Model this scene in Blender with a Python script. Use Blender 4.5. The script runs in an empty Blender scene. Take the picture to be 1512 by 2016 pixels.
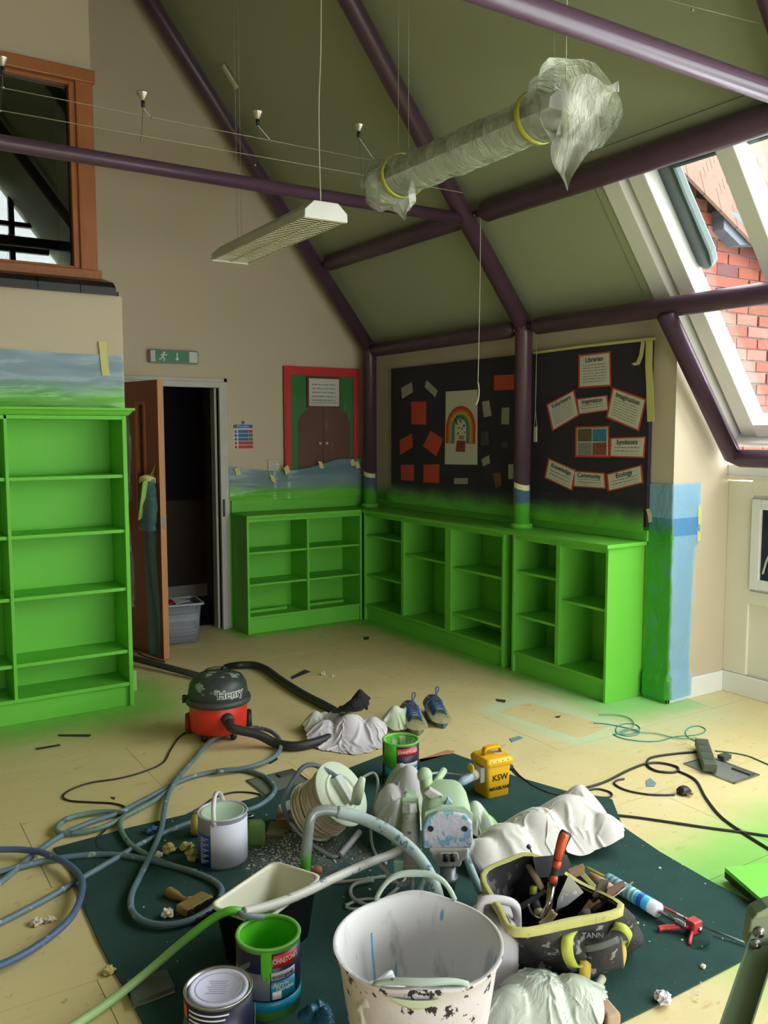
import bpy, bmesh, math, random
import numpy as np
from mathutils import Vector, Matrix, Euler, noise as mnoise

# ------------------------------------------------------------------ camera, sky, light, exposure
scene = bpy.context.scene
COL = scene.collection
CAM_H, CAM_F = 1.6, 1700.0
YAW, PITCH, ROLL = math.radians(32.63), math.radians(5.33), math.radians(-0.066)
_f = Vector((math.sin(YAW)*math.cos(PITCH), math.cos(YAW)*math.cos(PITCH), -math.sin(PITCH)))
_r0 = Vector((math.cos(YAW), -math.sin(YAW), 0)); _u0 = _r0.cross(_f)
_r = _r0*math.cos(ROLL)+_u0*math.sin(ROLL); _u = -_r0*math.sin(ROLL)+_u0*math.cos(ROLL)
cam_data = bpy.data.cameras.new('camera'); cam = bpy.data.objects.new('camera', cam_data); COL.objects.link(cam)
cam_data.sensor_width = 36.0; cam_data.lens = 36.0*CAM_F/2016.0; cam_data.clip_start = 0.05
cam.matrix_world = Matrix(((_r.x, _u.x, -_f.x, 0), (_r.y, _u.y, -_f.y, 0), (_r.z, _u.z, -_f.z, CAM_H), (0, 0, 0, 1)))
scene.camera = cam
scene.view_settings.view_transform = 'Standard'; scene.view_settings.look = 'None'
scene.view_settings.exposure = 0.2; scene.view_settings.gamma = 1.0
scene.view_settings.use_curve_mapping = False
cy = scene.cycles
cy.max_bounces, cy.diffuse_bounces, cy.glossy_bounces, cy.transmission_bounces, cy.transparent_max_bounces = 5, 3, 2, 2, 10
cy.caustics_reflective = cy.caustics_refractive = False; cy.adaptive_threshold = .06

SKY = 9.0                                            # bright overcast sky, white all round
world = bpy.data.worlds.new('overcast_sky'); scene.world = world; world.use_nodes = True
wbg = world.node_tree.nodes['Background']
wbg.inputs[0].default_value = (0.93, 0.97, 1.0, 1); wbg.inputs[1].default_value = SKY

def portal(name, loc, size, rot):
    l = bpy.data.lights.new(name, 'AREA'); l.shape = 'RECTANGLE'; l.size, l.size_y = size
    l.cycles.is_portal = True
    o = bpy.data.objects.new(name, l); COL.objects.link(o); o.location = loc; o.rotation_euler = rot
    return o
SL = math.atan(1.29)                                 # roof pitch
# daylight enters through the sloping dormer glazing and the upper gable panes behind the camera; the low gable strip is added fill
portal('daylight_dormer', (4.33, 0.80, 2.47), (1.95, 4.9), (0, SL, 0))
portal('daylight_gable', (2.55, -1.78, 4.35), (1.1, 1.5), (math.pi/2, 0, 0))
portal('daylight_gable_fill', (2.3, -1.78, .93), (4.2, 1.1), (math.pi/2, 0, 0))  # unseen low strip, added to brighten the near floor and right end

# ------------------------------------------------------------------ helpers
def S(r, g, b):
    return tuple((c/12.92 if c <= .04045 else ((c+.055)/1.055)**2.4) for c in (r/255, g/255, b/255))
def ray(px, py): return _f + _r*((px-756)/CAM_F) - _u*((py-1008)/CAM_F)
def G(px, py, z=0.0):                                # point of a horizontal plane
    d = ray(px, py); return Vector((0, 0, CAM_H)) + d*((z-CAM_H)/d.z)
def GX(px, py, x):
    d = ray(px, py); return Vector((0, 0, CAM_H)) + d*(x/d.x)
def GY(px, py, y):
    d = ray(px, py); return Vector((0, 0, CAM_H)) + d*(y/d.y)

class NT:
    """small node DSL on one material"""
    def __init__(s, name):
        s.m = bpy.data.materials.new(name); s.m.use_nodes = True
        s.t = s.m.node_tree; s.N = s.t.nodes; s.L = s.t.links
        s.b = s.N['Principled BSDF']; s.out = s.N['Material Output']
    def put(s, sock, v):
        if hasattr(v, 'is_output') or hasattr(v, 'links'): s.L.new(v, sock)
        elif isinstance(v, (tuple, list)): sock.default_value = (*v, 1) if len(v) == 3 and len(sock.default_value) == 4 else v
        else: sock.default_value = v
    def math(s, op, a, b=0.0, clamp=False):
        n = s.N.new('ShaderNodeMath'); n.operation = op; n.use_clamp = clamp
        s.put(n.inputs[0], a); s.put(n.inputs[1], b); return n.outputs[0]
    def pos(s): return s.N.new('ShaderNodeNewGeometry').outputs['Position']
    def obj(s): return s.N.new('ShaderNodeTexCoord').outputs['Object']
    def uv(s): return s.N.new('ShaderNodeTexCoord').outputs['UV']
    def xyz(s, v):
        n = s.N.new('ShaderNodeSeparateXYZ'); s.put(n.inputs[0], v); return n.outputs
    def scale(s, v, k):
        n = s.N.new('ShaderNodeVectorMath'); n.operation = 'MULTIPLY'; s.put(n.inputs[0], v); n.inputs[1].default_value = k; return n.outputs[0]
    def noise(s, v, sc, det=3.0, rough=.55, dist=0.0):
        n = s.N.new('ShaderNodeTexNoise'); s.put(n.inputs['Vector'], v); n.inputs['Scale'].default_value = sc
        n.inputs['Detail'].default_value = det; n.inputs['Roughness'].default_value = rough; n.inputs['Distortion'].default_value = dist
        return n.outputs[0]
    def vor(s, v, sc, feat='F1'):
        n = s.N.new('ShaderNodeTexVoronoi'); n.feature = feat; s.put(n.inputs['Vector'], v); n.inputs['Scale'].default_value = sc
        return n.outputs[0]
    def ramp(s, v, a, b):                            # smooth 0..1 as v goes a..b
        n = s.N.new('ShaderNodeMapRange'); n.interpolation_type = 'SMOOTHSTEP'; s.put(n.inputs[0], v)
        n.inputs[1].default_value = a; n.inputs[2].default_value = b; return n.outputs[0]
    def mix(s, f, a, b):
        n = s.N.new('ShaderNodeMix'); n.data_type = 'RGBA'; s.put(n.inputs[0], f); s.put(n.inputs[6], a); s.put(n.inputs[7], b); return n.outputs[2]
    def bump(s, h, strength=.3, dist=.01):
        n = s.N.new('ShaderNodeBump'); n.inputs['Strength'].default_value = strength; n.inputs['Distance'].default_value = dist
        s.put(n.inputs['Height'], h); s.L.new(n.outputs[0], s.b.inputs['Normal']); return n.outputs[0]
    def col(s, c): s.put(s.b.inputs['Base Color'], c); return s
    def set(s, rough=.5, metal=0.0, spec=.5):
        s.put(s.b.inputs['Roughness'], rough); s.put(s.b.inputs['Metallic'], metal); s.put(s.b.inputs['Specular IOR Level'], spec); return s
    def see_through(s, alpha):                       # mixes the surface with plain transparency
        tr = s.N.new('ShaderNodeBsdfTransparent'); mx = s.N.new('ShaderNodeMixShader'); s.put(mx.inputs[0], alpha)
        s.L.new(tr.outputs[0], mx.inputs[1]); s.L.new(s.b.outputs[0], mx.inputs[2]); s.L.new(mx.outputs[0], s.out.inputs[0])
        return tr
def M(name, c, rough=.5, metal=0.0, var=.12, sc=6.0, bump=0.0, bsc=60.0, spots=None, spot_amt=.62, spot_sc=30.0, space='pos', spec=.5):
    """plain paint/plastic/metal with grain, optional splashes of another colour"""
    n = NT(name); v = n.pos() if space == 'pos' else n.obj()
    dark = tuple(x*(1-var) for x in c); lite = tuple(min(1, x*(1+var)) for x in c)
    k = n.mix(n.noise(v, sc), dark, lite)
    if spots: k = n.mix(n.ramp(n.noise(v, spot_sc, 4), spot_amt, spot_amt+.04), k, spots)
    n.col(k); n.set(rough, metal, spec)
    if bump: n.bump(n.noise(v, bsc, 4), bump)
    return n.m

class MB:
    """collects geometry for one mesh object"""
    def __init__(s): s.v = []; s.f = []; s.uvs = None
    def add(s, vs, fs):
        k = len(s.v); s.v += [tuple(p) for p in vs]; s.f += [tuple(i+k for i in q) for q in fs]; return s
    def box(s, x0, x1, y0, y1, z0, z1):
        return s.add([(x0,y0,z0),(x1,y0,z0),(x1,y1,z0),(x0,y1,z0),(x0,y0,z1),(x1,y0,z1),(x1,y1,z1),(x0,y1,z1)],
                     [(0,3,2,1),(4,5,6,7),(0,1,5,4),(1,2,6,5),(2,3,7,6),(3,0,4,7)])
    def obox(s, c, e1, e2, e3):                      # box by centre and three half-edge vectors
        c, e1, e2, e3 = Vector(c), Vector(e1), Vector(e2), Vector(e3)
        vs = [c+e1*a+e2*b+e3*d for d in (-1,1) for a,b in ((-1,-1),(1,-1),(1,1),(-1,1))]
        return s.add(vs, [(0,3,2,1),(4,5,6,7),(0,1,5,4),(1,2,6,5),(2,3,7,6),(3,0,4,7)])
    def prism(s, poly, d):                           # polygon (3d points) extruded by vector d
        n = len(poly); d = Vector(d); a = [Vector(p) for p in poly]; b = [p+d for p in a]
        return s.add(a+b, [tuple(range(n))[::-1], tuple(range(n, 2*n))] + [(i, (i+1) % n, n+(i+1) % n, n+i) for i in range(n)])
    def tube(s, pts, r, seg=10, closed=False, cap=True):
        P = [Vector(p) for p in pts]; n = len(P); R = r if hasattr(r, '__len__') else [r]*n
        T = [((P[(i+1) % n]-P[i-1]) if closed else (P[min(i+1, n-1)]-P[max(i-1, 0)])).normalized() for i in range(n)]
        a = Vector((0,0,1)) if abs(T[0].z) < .9 else Vector((1,0,0)); nrm = (a-T[0]*a.dot(T[0])).normalized(); vs = []
        for i in range(n):
            nrm = nrm-T[i]*nrm.dot(T[i])
            nrm = nrm.normalized() if nrm.length > 1e-6 else T[i].orthogonal().normalized()
            bi = T[i].cross(nrm)
            vs += [P[i]+(nrm*math.cos(t)+bi*math.sin(t))*R[i] for t in (2*math.pi*j/seg for j in range(seg))]
        fs = [(i*seg+j, i*seg+(j+1) % seg, ((i+1) % n)*seg+(j+1) % seg, ((i+1) % n)*seg+j) for i in range(n if closed else n-1) for j in range(seg)]
        if cap and not closed: fs += [tuple(range(seg))[::-1], tuple((n-1)*seg+j for j in range(seg))]
        return s.add(vs, fs)
    def lathe(s, prof, seg=32, a0=0.0, a1=2*math.pi, c=(0,0,0), sx=1.0, sy=1.0):
        full = abs(a1-a0-2*math.pi) < 1e-6; m = seg if full else seg+1; vs = []; n = len(prof)
        for j in range(m):
            t = a0+(a1-a0)*j/seg
            vs += [(c[0]+r*math.cos(t)*sx, c[1]+r*math.sin(t)*sy, c[2]+z) for r, z in prof]
        fs = [(j*n+i, ((j+1) % m)*n+i, ((j+1) % m)*n+i+1, j*n+i+1) for j in range(seg) for i in range(n-1)]
        return s.add(vs, fs)
    def grid(s, fn, nu, nv):
        vs = [fn(i/nu, j/nv) for j in range(nv+1) for i in range(nu+1)]; w = nu+1
        return s.add(vs, [(j*w+i, j*w+i+1, (j+1)*w+i+1, (j+1)*w+i) for j in range(nv) for i in range(nu)])
    def ball(s, c, r, seg=12, rings=8):
        rx, ry, rz = r if hasattr(r, '__len__') else (r, r, r)
        prof = [(math.sin(math.pi*i/rings), -math.cos(math.pi*i/rings)) for i in range(rings+1)]
        vs = []; n = rings+1
        for j in range(seg):
            t = 2*math.pi*j/seg; vs += [(c[0]+rx*p*math.cos(t), c[1]+ry*p*math.sin(t), c[2]+rz*q) for p, q in prof]
        return s.add(vs, [(j*n+i, ((j+1) % seg)*n+i, ((j+1) % seg)*n+i+1, j*n+i+1) for j in range(seg) for i in range(rings)])
    def map(s, fn): s.v = [tuple(fn(Vector(p))) for p in s.v]; return s

def smooth_pts(pts, k=6, closed=False):              # Catmull-Rom
    P = [Vector(p) for p in pts]; n = len(P); out = []
    for i in range(n if closed else n-1):
        a, b, c, d = (P[(i-1) % n], P[i], P[(i+1) % n], P[(i+2) % n]) if closed else (P[max(i-1, 0)], P[i], P[i+1], P[min(i+2, n-1)])
        for j in range(k):
            t = j/k; out.append(.5*((2*b)+(c-a)*t+(2*a-5*b+4*c-d)*t*t+(3*b-a-3*c+d)*t**3))
    if not closed: out.append(P[-1])
    return out

def tag(o, label=None, cat=None, group=None, kind=None):
    for k, v in (('label', label), ('category', cat), ('group', group), ('kind', kind)):
        if v: o[k] = v
    return o
def thing(name, label, cat, loc=(0,0,0), rz=0.0, group=None):
    o = bpy.data.objects.new(name, None); COL.objects.link(o); o.location = loc; o.rotation_euler = (0,0,rz); o.empty_display_size = .05
    return tag(o, label, cat, group)
def mk(name, mb, mat, parent=None, smooth=False, bevel=0.0, world=False, sub=0, solid=0.0, label=None, cat=None, group=None, kind=None, loc=None, rz=0.0):
    """links the collected geometry as ONE mesh object; world=True: verts are world coordinates, parent has no rotation"""
    me = bpy.data.meshes.new(name)
    off = Vector((0,0,0))
    if world and parent:
        p = parent
        while p: off += p.location; p = p.parent
    me.from_pydata([tuple(Vector(p)-off) for p in mb.v], [], mb.f); me.materials.append(mat)
    if smooth: me.polygons.foreach_set('use_smooth', [True]*len(me.polygons))
    if mb.uvs:
        ul = me.uv_layers.new(name='UVMap')
        for li, l in enumerate(me.loops): ul.data[li].uv = mb.uvs[l.vertex_index]
    me.update()
    o = bpy.data.objects.new(name, me); COL.objects.link(o)
    if parent: o.parent = parent
    if loc is not None: o.location = loc
    if rz: o.rotation_euler = (0,0,rz)
    if bevel:
        b = o.modifiers.new('bevel', 'BEVEL'); b.width = bevel; b.segments = 2; b.limit_method = 'ANGLE'; b.angle_limit = math.radians(40)
    if solid: sm = o.modifiers.new('solidify', 'SOLIDIFY'); sm.thickness = solid
    if sub: sm = o.modifiers.new('subsurf', 'SUBSURF'); sm.levels = sub; sm.render_levels = sub
    return tag(o, label, cat, group, kind)
def struct(name, mb, mat, **k): return mk(name, mb, mat, kind='structure', **k)
def copy_tree(o, parent=None):
    c = o.copy(); COL.objects.link(c)
    if parent: c.parent = parent
    for ch in list(o.children): copy_tree(ch, c)
    return c
def text_mb(body, size, depth=.0008, align='CENTER', bold=0.0):
    cu = bpy.data.curves.new('txt', 'FONT'); cu.body = body; cu.size = size; cu.extrude = depth; cu.align_x = align; cu.align_y = 'CENTER'
    cu.offset = bold; cu.resolution_u = 3
    ob = bpy.data.objects.new('txt', cu); COL.objects.link(ob)
    dg = bpy.context.evaluated_depsgraph_get(); me = bpy.data.meshes.new_from_object(ob.evaluated_get(dg))
    mb = MB(); mb.add([v.co[:] for v in me.vertices], [tuple(p.vertices) for p in me.polygons])
    bpy.data.objects.remove(ob); bpy.data.curves.remove(cu); bpy.data.meshes.remove(me); return mb
# ------------------------------------------------------------------ shared materials
GREEN = S(114, 202, 70)
def boxd(n, v, lo, hi):                              # distance to an axis-aligned box
    x = n.xyz(v); acc = None
    for i in range(3):
        if lo[i] is None: continue
        c, h = (lo[i]+hi[i])/2, (hi[i]-lo[i])/2
        d = n.math('MAXIMUM', n.math('SUBTRACT', n.math('ABSOLUTE', n.math('SUBTRACT', x[i], c)), h), 0.0)
        q = n.math('MULTIPLY', d, d); acc = q if acc is None else n.math('ADD', acc, q)
    return n.math('SQRT', acc)
def spray(n, v, base, boxes, col=GREEN, soft=.0):    # drifting overspray: boxes = (lo, hi, near, far, strength)
    wob = n.math('MULTIPLY', n.math('SUBTRACT', n.noise(v, 5.0, 3), .5), .16)
    for lo, hi, a, b, st in boxes:
        d = n.math('ADD', boxd(n, v, lo, hi), wob)
        m = n.math('MULTIPLY', n.math('SUBTRACT', 1.0, n.ramp(d, a, b)), st)
        base = n.mix(m, base, col)
    return base

def wall_mat(name, c, boxes=(), rough=.75):
    n = NT(name); v = n.pos()
    k = n.mix(n.noise(v, 1.7, 4), tuple(x*.93 for x in c), c)
    if boxes: k = spray(n, v, k, boxes)
    n.col(k); n.set(rough); n.bump(n.noise(v, 140, 3), .08, .004); return n.m
CREAM = S(208, 193, 167)
M_WALL = wall_mat('cream_wall_paint', CREAM, [((2.715, 6.3, -.1), (4.2, 6.6, .97), .03, .16, 1.0), ((4.0, 3.50, -.1), (4.2, 6.6, .99), .02, .15, 1.0)])
M_RETURN = M_WALL
M_CEIL = wall_mat('sage_ceiling_paint', S(166, 172, 142))
M_WHITE = M('white_gloss_paint', S(238, 238, 232), .35, var=.03)
M_PANEL = M('cream_panel_paint', S(236, 232, 212), .45, var=.03)
M_GREEN = M('fresh_green_paint', GREEN, .5, var=.05, sc=3, spec=.22)
def purple(name, spray_top=None):
    n = NT(name); v = n.pos(); k = n.mix(n.noise(v, 9), S(74, 52, 68), S(90, 64, 82))
    n.col(k); n.set(.36); return n.m
M_PURPLE = purple('purple_gloss_steel')
M_STEEL = M('galvanised_steel', S(150, 150, 150), .35, 1.0, var=.1)
M_BLACK = M('black_rubber', S(28, 28, 30), .5)
M_DARK = M('dark_void', S(30, 27, 26), .8)
M_WOOD = None
def wood_mat(name, c1, c2, rough=.4, sc=3.0, stretch=(14, 14, 1.2)):
    n = NT(name); v = n.scale(n.pos(), stretch); k = n.mix(n.noise(v, sc, 5, .6, .6), c1, c2); n.col(k); n.set(rough); n.bump(n.noise(v, sc*3, 4), .06); return n.m
M_OAK = wood_mat('orange_oak', S(158, 92, 48), S(186, 116, 66))
M_DOOR = wood_mat('brown_door_veneer', S(122, 68, 38), S(148, 86, 50))
M_EDGE = wood_mat('pale_door_edge', S(188, 128, 78), S(208, 150, 98))
def glass_mat(name, tint=(.96, .98, .97), base=.04):
    n = NT(name); n.N.remove(n.b)
    tr = n.N.new('ShaderNodeBsdfTransparent'); tr.inputs[0].default_value = (*tint, 1)
    gl = n.N.new('ShaderNodeBsdfGlossy'); gl.inputs['Roughness'].default_value = 0.0
    lw = n.N.new('ShaderNodeLayerWeight'); lw.inputs[0].default_value = .5
    fac = n.math('ADD', base, n.math('MULTIPLY', n.math('POWER', lw.outputs['Facing'], 5.0), .9))
    mx = n.N.new('ShaderNodeMixShader'); n.L.new(fac, mx.inputs[0]); n.L.new(tr.outputs[0], mx.inputs[1]); n.L.new(gl.outputs[0], mx.inputs[2])
    n.L.new(mx.outputs[0], n.out.inputs[0]); return n.m
M_GLASS = glass_mat('window_glass')

# ------------------------------------------------------------------ floor: sheets of pale ply, overspray in front of the joinery
n = NT('dusty_ply_floor'); v = n.pos()
k = n.mix(n.noise(v, 1.3, 5, .6), S(218, 196, 136), S(238, 219, 164))
k = n.mix(n.ramp(n.noise(n.scale(v, (3, 9, 1)), 2.2, 5, .7), .55, .75), k, S(216, 186, 124))
k = n.mix(n.math('MULTIPLY', n.ramp(n.noise(v, 3.1, 5, .65), .58, .72), .55), k, S(232, 220, 178))
k = n.mix(n.math('MULTIPLY', n.ramp(n.noise(v, 22, 4), .66, .72), .5), k, S(150, 130, 84))
k = n.mix(n.math('MULTIPLY', n.ramp(n.noise(n.scale(v, (1, 1.6, 1)), 7.3, 3), .67, .70), .35), k, S(198, 138, 84))
MINT = S(205, 226, 186)
_c = [G(978, 1403), G(1040, 1380), G(1190, 1431), G(1148, 1452)]
_m = (_c[0]+_c[1]+_c[2]+_c[3])/4; _ax = ((_c[2]-_c[1])+(_c[3]-_c[0])).normalized()
def rotbox(n, v, c, ax, hx, hy):                     # distance to a turned rectangle on the floor
    x = n.xyz(v); dx = n.math('SUBTRACT', x[0], c.x); dy = n.math('SUBTRACT', x[1], c.y)
    a = n.math('ADD', n.math('MULTIPLY', dx, ax.x), n.math('MULTIPLY', dy, ax.y)); b = n.math('SUBTRACT', n.math('MULTIPLY', dy, ax.x), n.math('MULTIPLY', dx, ax.y))
    p = n.math('MAXIMUM', n.math('SUBTRACT', n.math('ABSOLUTE', a), hx), 0.0); q = n.math('MAXIMUM', n.math('SUBTRACT', n.math('ABSOLUTE', b), hy), 0.0)
    return n.math('SQRT', n.math('ADD', n.math('MULTIPLY', p, p), n.math('MULTIPLY', q, q)))
_hx = ((_c[2]-_c[1]).length+(_c[3]-_c[0]).length)/4; _hy = ((_c[1]-_c[0]).length+(_c[2]-_c[3]).length)/4
dr = rotbox(n, v, _m, _ax, _hx, _hy); wob = n.math('MULTIPLY', n.math('SUBTRACT', n.noise(v, 6, 3), .5), .06)
mint = n.math('MULTIPLY', n.math('MULTIPLY', n.ramp(dr, .002, .012), n.math('SUBTRACT', 1.0, n.ramp(n.math('ADD', dr, wob), .01, .16))), .75)
clean = n.ramp(dr, .0, .008)
kk = n.mix(mint, k, MINT)
gb = G(1560, 1760)
ks = spray(n, v, kk, [((.1, 4.93, None), (1.45, 5.3, None), -.02, .52, .85), ((2.68, 6.2, None), (4.1, 6.6, None), .0, .16, .85),
    ((3.74, 3.46, None), (4.1, 6.3, None), -.02, .2, .85), ((3.76, 3.36, None), (4.1, 3.5, None), .02, .30, .9), ((4.08, 3.2, None), (4.16, 3.35, None), .0, .14, .6),
    ((gb.x-.32, gb.y-.30, None), (gb.x+.6, gb.y+.25, None), .0, .42, .85)])
ks = n.mix(n.math('MULTIPLY', n.math('SUBTRACT', 1.0, n.ramp(n.math('ADD', boxd(n, v, (3.5, 3.3, None), (4.1, 3.6, None)), wob), .2, .62)), .35), ks, MINT)
n.col(n.mix(clean, k, ks)); n.set(n.ramp(n.noise(v, 4), -.2, 1.1)); n.bump(n.noise(v, 60, 4), .06, .004)
n.put(n.b.inputs['Roughness'], .42); M_FLOOR = n.m
M_JOINT = M('floor_joint', S(168, 144, 92), .9)
floor = struct('floor', MB().box(-4.3, 4.75, -1.8, 6.74, -.12, -.006), M_JOINT)
sh_w, sh_h = 1.22, .61; g = .0012; row = 0; y = -1.8
while y < 6.72:
    x = -4.3-(row % 2)*sh_w/2
    while x < 4.75:
        x0, x1, y0, y1 = max(x, -4.3)+g, min(x+sh_w, 4.75)-g, y+g, min(y+sh_h, 6.74)-g
        if x1 > x0+.02 and x1 > -1.2 and y0 > -.6: mk('floor_sheet', MB().box(x0, x1, y0, y1, -.012, 0.0), M_FLOOR, floor)
        elif x1 > x0+.02: mk('floor_sheet', MB().box(x0, x1, y0, y1, -.012, 0.0), M_FLOOR, floor)
        x += sh_w
    y += sh_h; row += 1

# ------------------------------------------------------------------ walls
YA, XB = 6.54, 4.09
def roofz(x): return 2.473+1.29*(3.92-abs(x))
DX0, DX1, DZ = 1.80, 2.62, 1.945                     # doorway
w = MB(); w.box(1.2, DX0, YA, YA+.2, 0, 2.25); w.box(DX1, 4.3, YA, YA+.2, 0, 2.25); w.box(DX0, DX1, YA, YA+.2, DZ, 2.25)
w.prism([(1.2, YA, 2.25), (4.09, YA, 2.25), (0, YA, 7.6), (0, YA, 2.25)], (0, .2, 0)); struct('wall_back', w, M_WALL)
struct('wall_right', MB().box(XB, XB+.25, 3.303, YA+.2, 0, 2.35), M_WALL)
w = MB(); w.prism([(XB, 3.29, 0), (4.62, 3.29, 0), (4.62, 3.29, 1.45), (XB, 3.29, 2.34)], (0, .012, 0)); w.prism([(XB+.25, 3.303, 0), (4.62, 3.303, 0), (4.62, 3.303, 1.45), (XB+.25, 3.303, 2.05)], (0, .2, 0)); struct('wall_return', w, M_RETURN)
M_WALLC = wall_mat('cream_wall_paint_warm', CREAM, [((.1, 5.2, 1.70), (1.5, 5.3, 1.76), .03, .13, .85)])
w = MB(); w.box(-4.1, 1.51, 5.25, YA, 0, 2.40); struct('wall_left', w, M_WALLC)
w = MB(); w.box(-4.1, .30, 5.47, YA, 2.4, 7.5); w.box(.30, 1.425, 5.47, YA, 3.73, 7.4); w.box(.30, 1.425, 6.2, YA, 2.4, 3.73); w.box(1.36, 1.425, 5.56, 6.2, 2.4, 3.73)
struct('wall_upper_left', w, M_WALLC)
# ceiling: the slope over the right-hand wall, open at the dormer, and the far slope
M2 = MB()
def slab(mb, x0, x1, y0, y1, t=.12):
    mb.prism([(x0, y0, roofz(x0)), (x1, y0, roofz(x1)), (x1, y1, roofz(x1)), (x0, y1, roofz(x0))], (0, 0, t))
slab(M2, 0, 4.34, 3.40, YA+.2); slab(M2, 0, 3.53, -1.8, 3.40)
struct('ceiling', M2, M_CEIL)
w = MB(); slab(w, 0, -4.34, -1.8, YA+.2); struct('ceiling_far_slope', w, M_CEIL)
struct('wall_far', MB().box(-4.34, -4.09, -1.8, YA, 0, 2.3), M_WALL)
# cupboard-like corridor beyond the doorway
M_CORR = M('gloom_toned_corridor_paint', S(96, 84, 74), .8); M_CORRF = M('dark_corridor_carpet', S(40, 44, 58), .95)  # the corridor's gloom is put into the wall colour
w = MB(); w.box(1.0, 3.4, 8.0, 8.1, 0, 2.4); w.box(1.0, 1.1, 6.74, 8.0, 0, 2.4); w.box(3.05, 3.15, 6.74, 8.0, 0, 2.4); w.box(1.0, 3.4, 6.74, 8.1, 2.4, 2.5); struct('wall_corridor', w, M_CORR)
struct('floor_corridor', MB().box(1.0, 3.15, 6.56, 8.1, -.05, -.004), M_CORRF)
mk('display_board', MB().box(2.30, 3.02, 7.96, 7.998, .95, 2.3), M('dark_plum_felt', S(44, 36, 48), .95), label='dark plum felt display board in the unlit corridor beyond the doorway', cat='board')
# skirting
w = MB(); w.box(XB-.018, XB, 3.272, 3.45, 0, .125); struct('baseboard_right', w, M('green_splashed_skirting', S(88, 176, 84), .4, var=.1))
w = MB(); w.box(XB-.018, 4.6, 3.272, 3.29, 0, .125); struct('baseboard_return', w, M_WHITE, bevel=.004)
w = MB(); w.box(4.582, 4.6, -1.6, 3.272, 0, .125); struct('baseboard_dormer', w, M_WHITE, bevel=.004)
w = MB(); w.box(1.432, 1.53, 5.232, 5.25, 0, .13); w.box(1.51, 1.528, 5.25, YA, 0, .13); struct('baseboard_left', w, M('pale_green_sprayed_skirting', S(150, 205, 120), .5), bevel=.003)
struct('baseboard_corridor', MB().box(2.62, 3.05, 7.98, 8.0, 0, .12), M_WHITE)

# panelled wall under the dormer glazing (x = 4.6), with a small window
w = MB(); w.box(4.62, 4.80, -1.8, 3.29, 0, 1.30); wd = struct('wall_dormer', w, M_PANEL)
def rail(y0, y1, z0, z1, d=.02): return mk('panel_rail', MB().box(4.62-d, 4.62, y0, y1, z0, z1), M_PANEL, wd, bevel=.003)
rail(3.13, 3.29, .125, 1.30); rail(-1.6, 3.13, 1.22, 1.31); rail(-1.6, 3.13, .565, .645); rail(1.95, 2.1, .125, 1.25); rail(-1.6, 3.29, 1.31, 1.335, .05)
w = MB(); w.box(4.585, 4.62, -1.6, 3.29, 1.335, 1.40); struct('trim_1', w, M_WHITE, bevel=.004)
f = MB()
for a, b, c, d in ((3.06, 3.12, .66, 1.2), (2.10, 2.16, .66, 1.2), (2.16, 3.06, 1.14, 1.2), (2.16, 3.06, .66, .72)): f.box(4.585, 4.62, a, b, c, d)
wn = struct('window_3', f, M_WHITE, bevel=.004)
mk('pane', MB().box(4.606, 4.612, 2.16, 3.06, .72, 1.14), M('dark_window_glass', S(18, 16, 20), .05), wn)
tb = MB(); tb.tube(smooth_pts([(4.60, 2.98, 1.13), (4.598, 3.0, 1.02), (4.596, 2.96, .95), (4.598, 3.01, .86), (4.6, 3.04, .76)], 5), .006, 6)
mk('cable', tb, M('pale_cable', S(190, 186, 176), .5), label='pale loose cable in front of the small dark window', cat='cable')

# ------------------------------------------------------------------ door, frame
fr = MB(); fr.box(DX1, DX1+.045, YA-.03, YA+.2, 0, DZ+.045); fr.box(DX0-.045, DX0, YA-.03, YA+.2, 0, DZ+.045); fr.box(DX0, DX1, YA-.03, YA+.2, DZ, DZ+.045)
fr.box(DX1+.045, DX1+.075, YA-.015, YA, 0, DZ+.075); fr.box(DX0-.045, DX1+.075, YA-.015, YA, DZ+.045, DZ+.075); fr.box(DX1-.02, DX1, YA+.03, YA+.12, 0, DZ)
struct('trim_2', fr, M('grey_white_door_frame', S(196, 192, 180), .5), bevel=.003)
mk('hinge', MB().box(DX1+.012, DX1+.03, YA-.036, YA-.028, .92, 1.06), M_BLACK, bpy.data.objects['trim_2'])
hx, hy = 1.815, 6.50; fx, fy = 1.945, 5.853
ang = math.atan2(fy-hy, fx-hx); LW = math.hypot(fx-hx, fy-hy)
door = thing('door_1', 'open brown veneered door with a slim vision panel and pale edge', 'door', (hx, hy, 0), ang); door['kind'] = 'structure'; del door['category']
DT = .044
lf = MB()   # leaf with an opening for the glass; local x along the leaf, y = thickness
a0, a1, z0, z1 = LW-.30, LW-.18, .98, 1.80
lf.box(0, a0, -DT, 0, .006, 1.955); lf.box(a1, LW, -DT, 0, .006, 1.955); lf.box(a0, a1, -DT, 0, .006, z0); lf.box(a0, a1, -DT, 0, z1, 1.955)
mk('leaf', lf, M_DOOR, door)
mk('edge_lipping', MB().box(LW, LW+.006, -DT, 0, .006, 1.955), M_EDGE, door)
bd = MB()
for a, b, c, d in ((a0-.012, a0+.012, z0, z1), (a1-.012, a1+.012, z0, z1), (a0, a1, z0-.012, z0+.012), (a0, a1, z1-.012, z1+.012)): bd.box(a, b, -DT-.008, .008, c, d)
mk('glazing_bead', bd, M_OAK, door); mk('pane', MB().box(a0, a1, -DT/2-.003, -DT/2+.003, z0, z1), M('smoked_vision_glass', S(70, 50, 36), .08), door)
mk('latch_plate', MB().box(LW+.005, LW+.008, -.034, -.012, .93, 1.02), M_STEEL, door)
hd = MB(); hd.tube([(LW-.06, .0, 1.0), (LW-.06, .055, 1.0), (LW-.17, .055, 1.0)], .009, 8); mk('handle', hd, M_STEEL, door, True)
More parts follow.
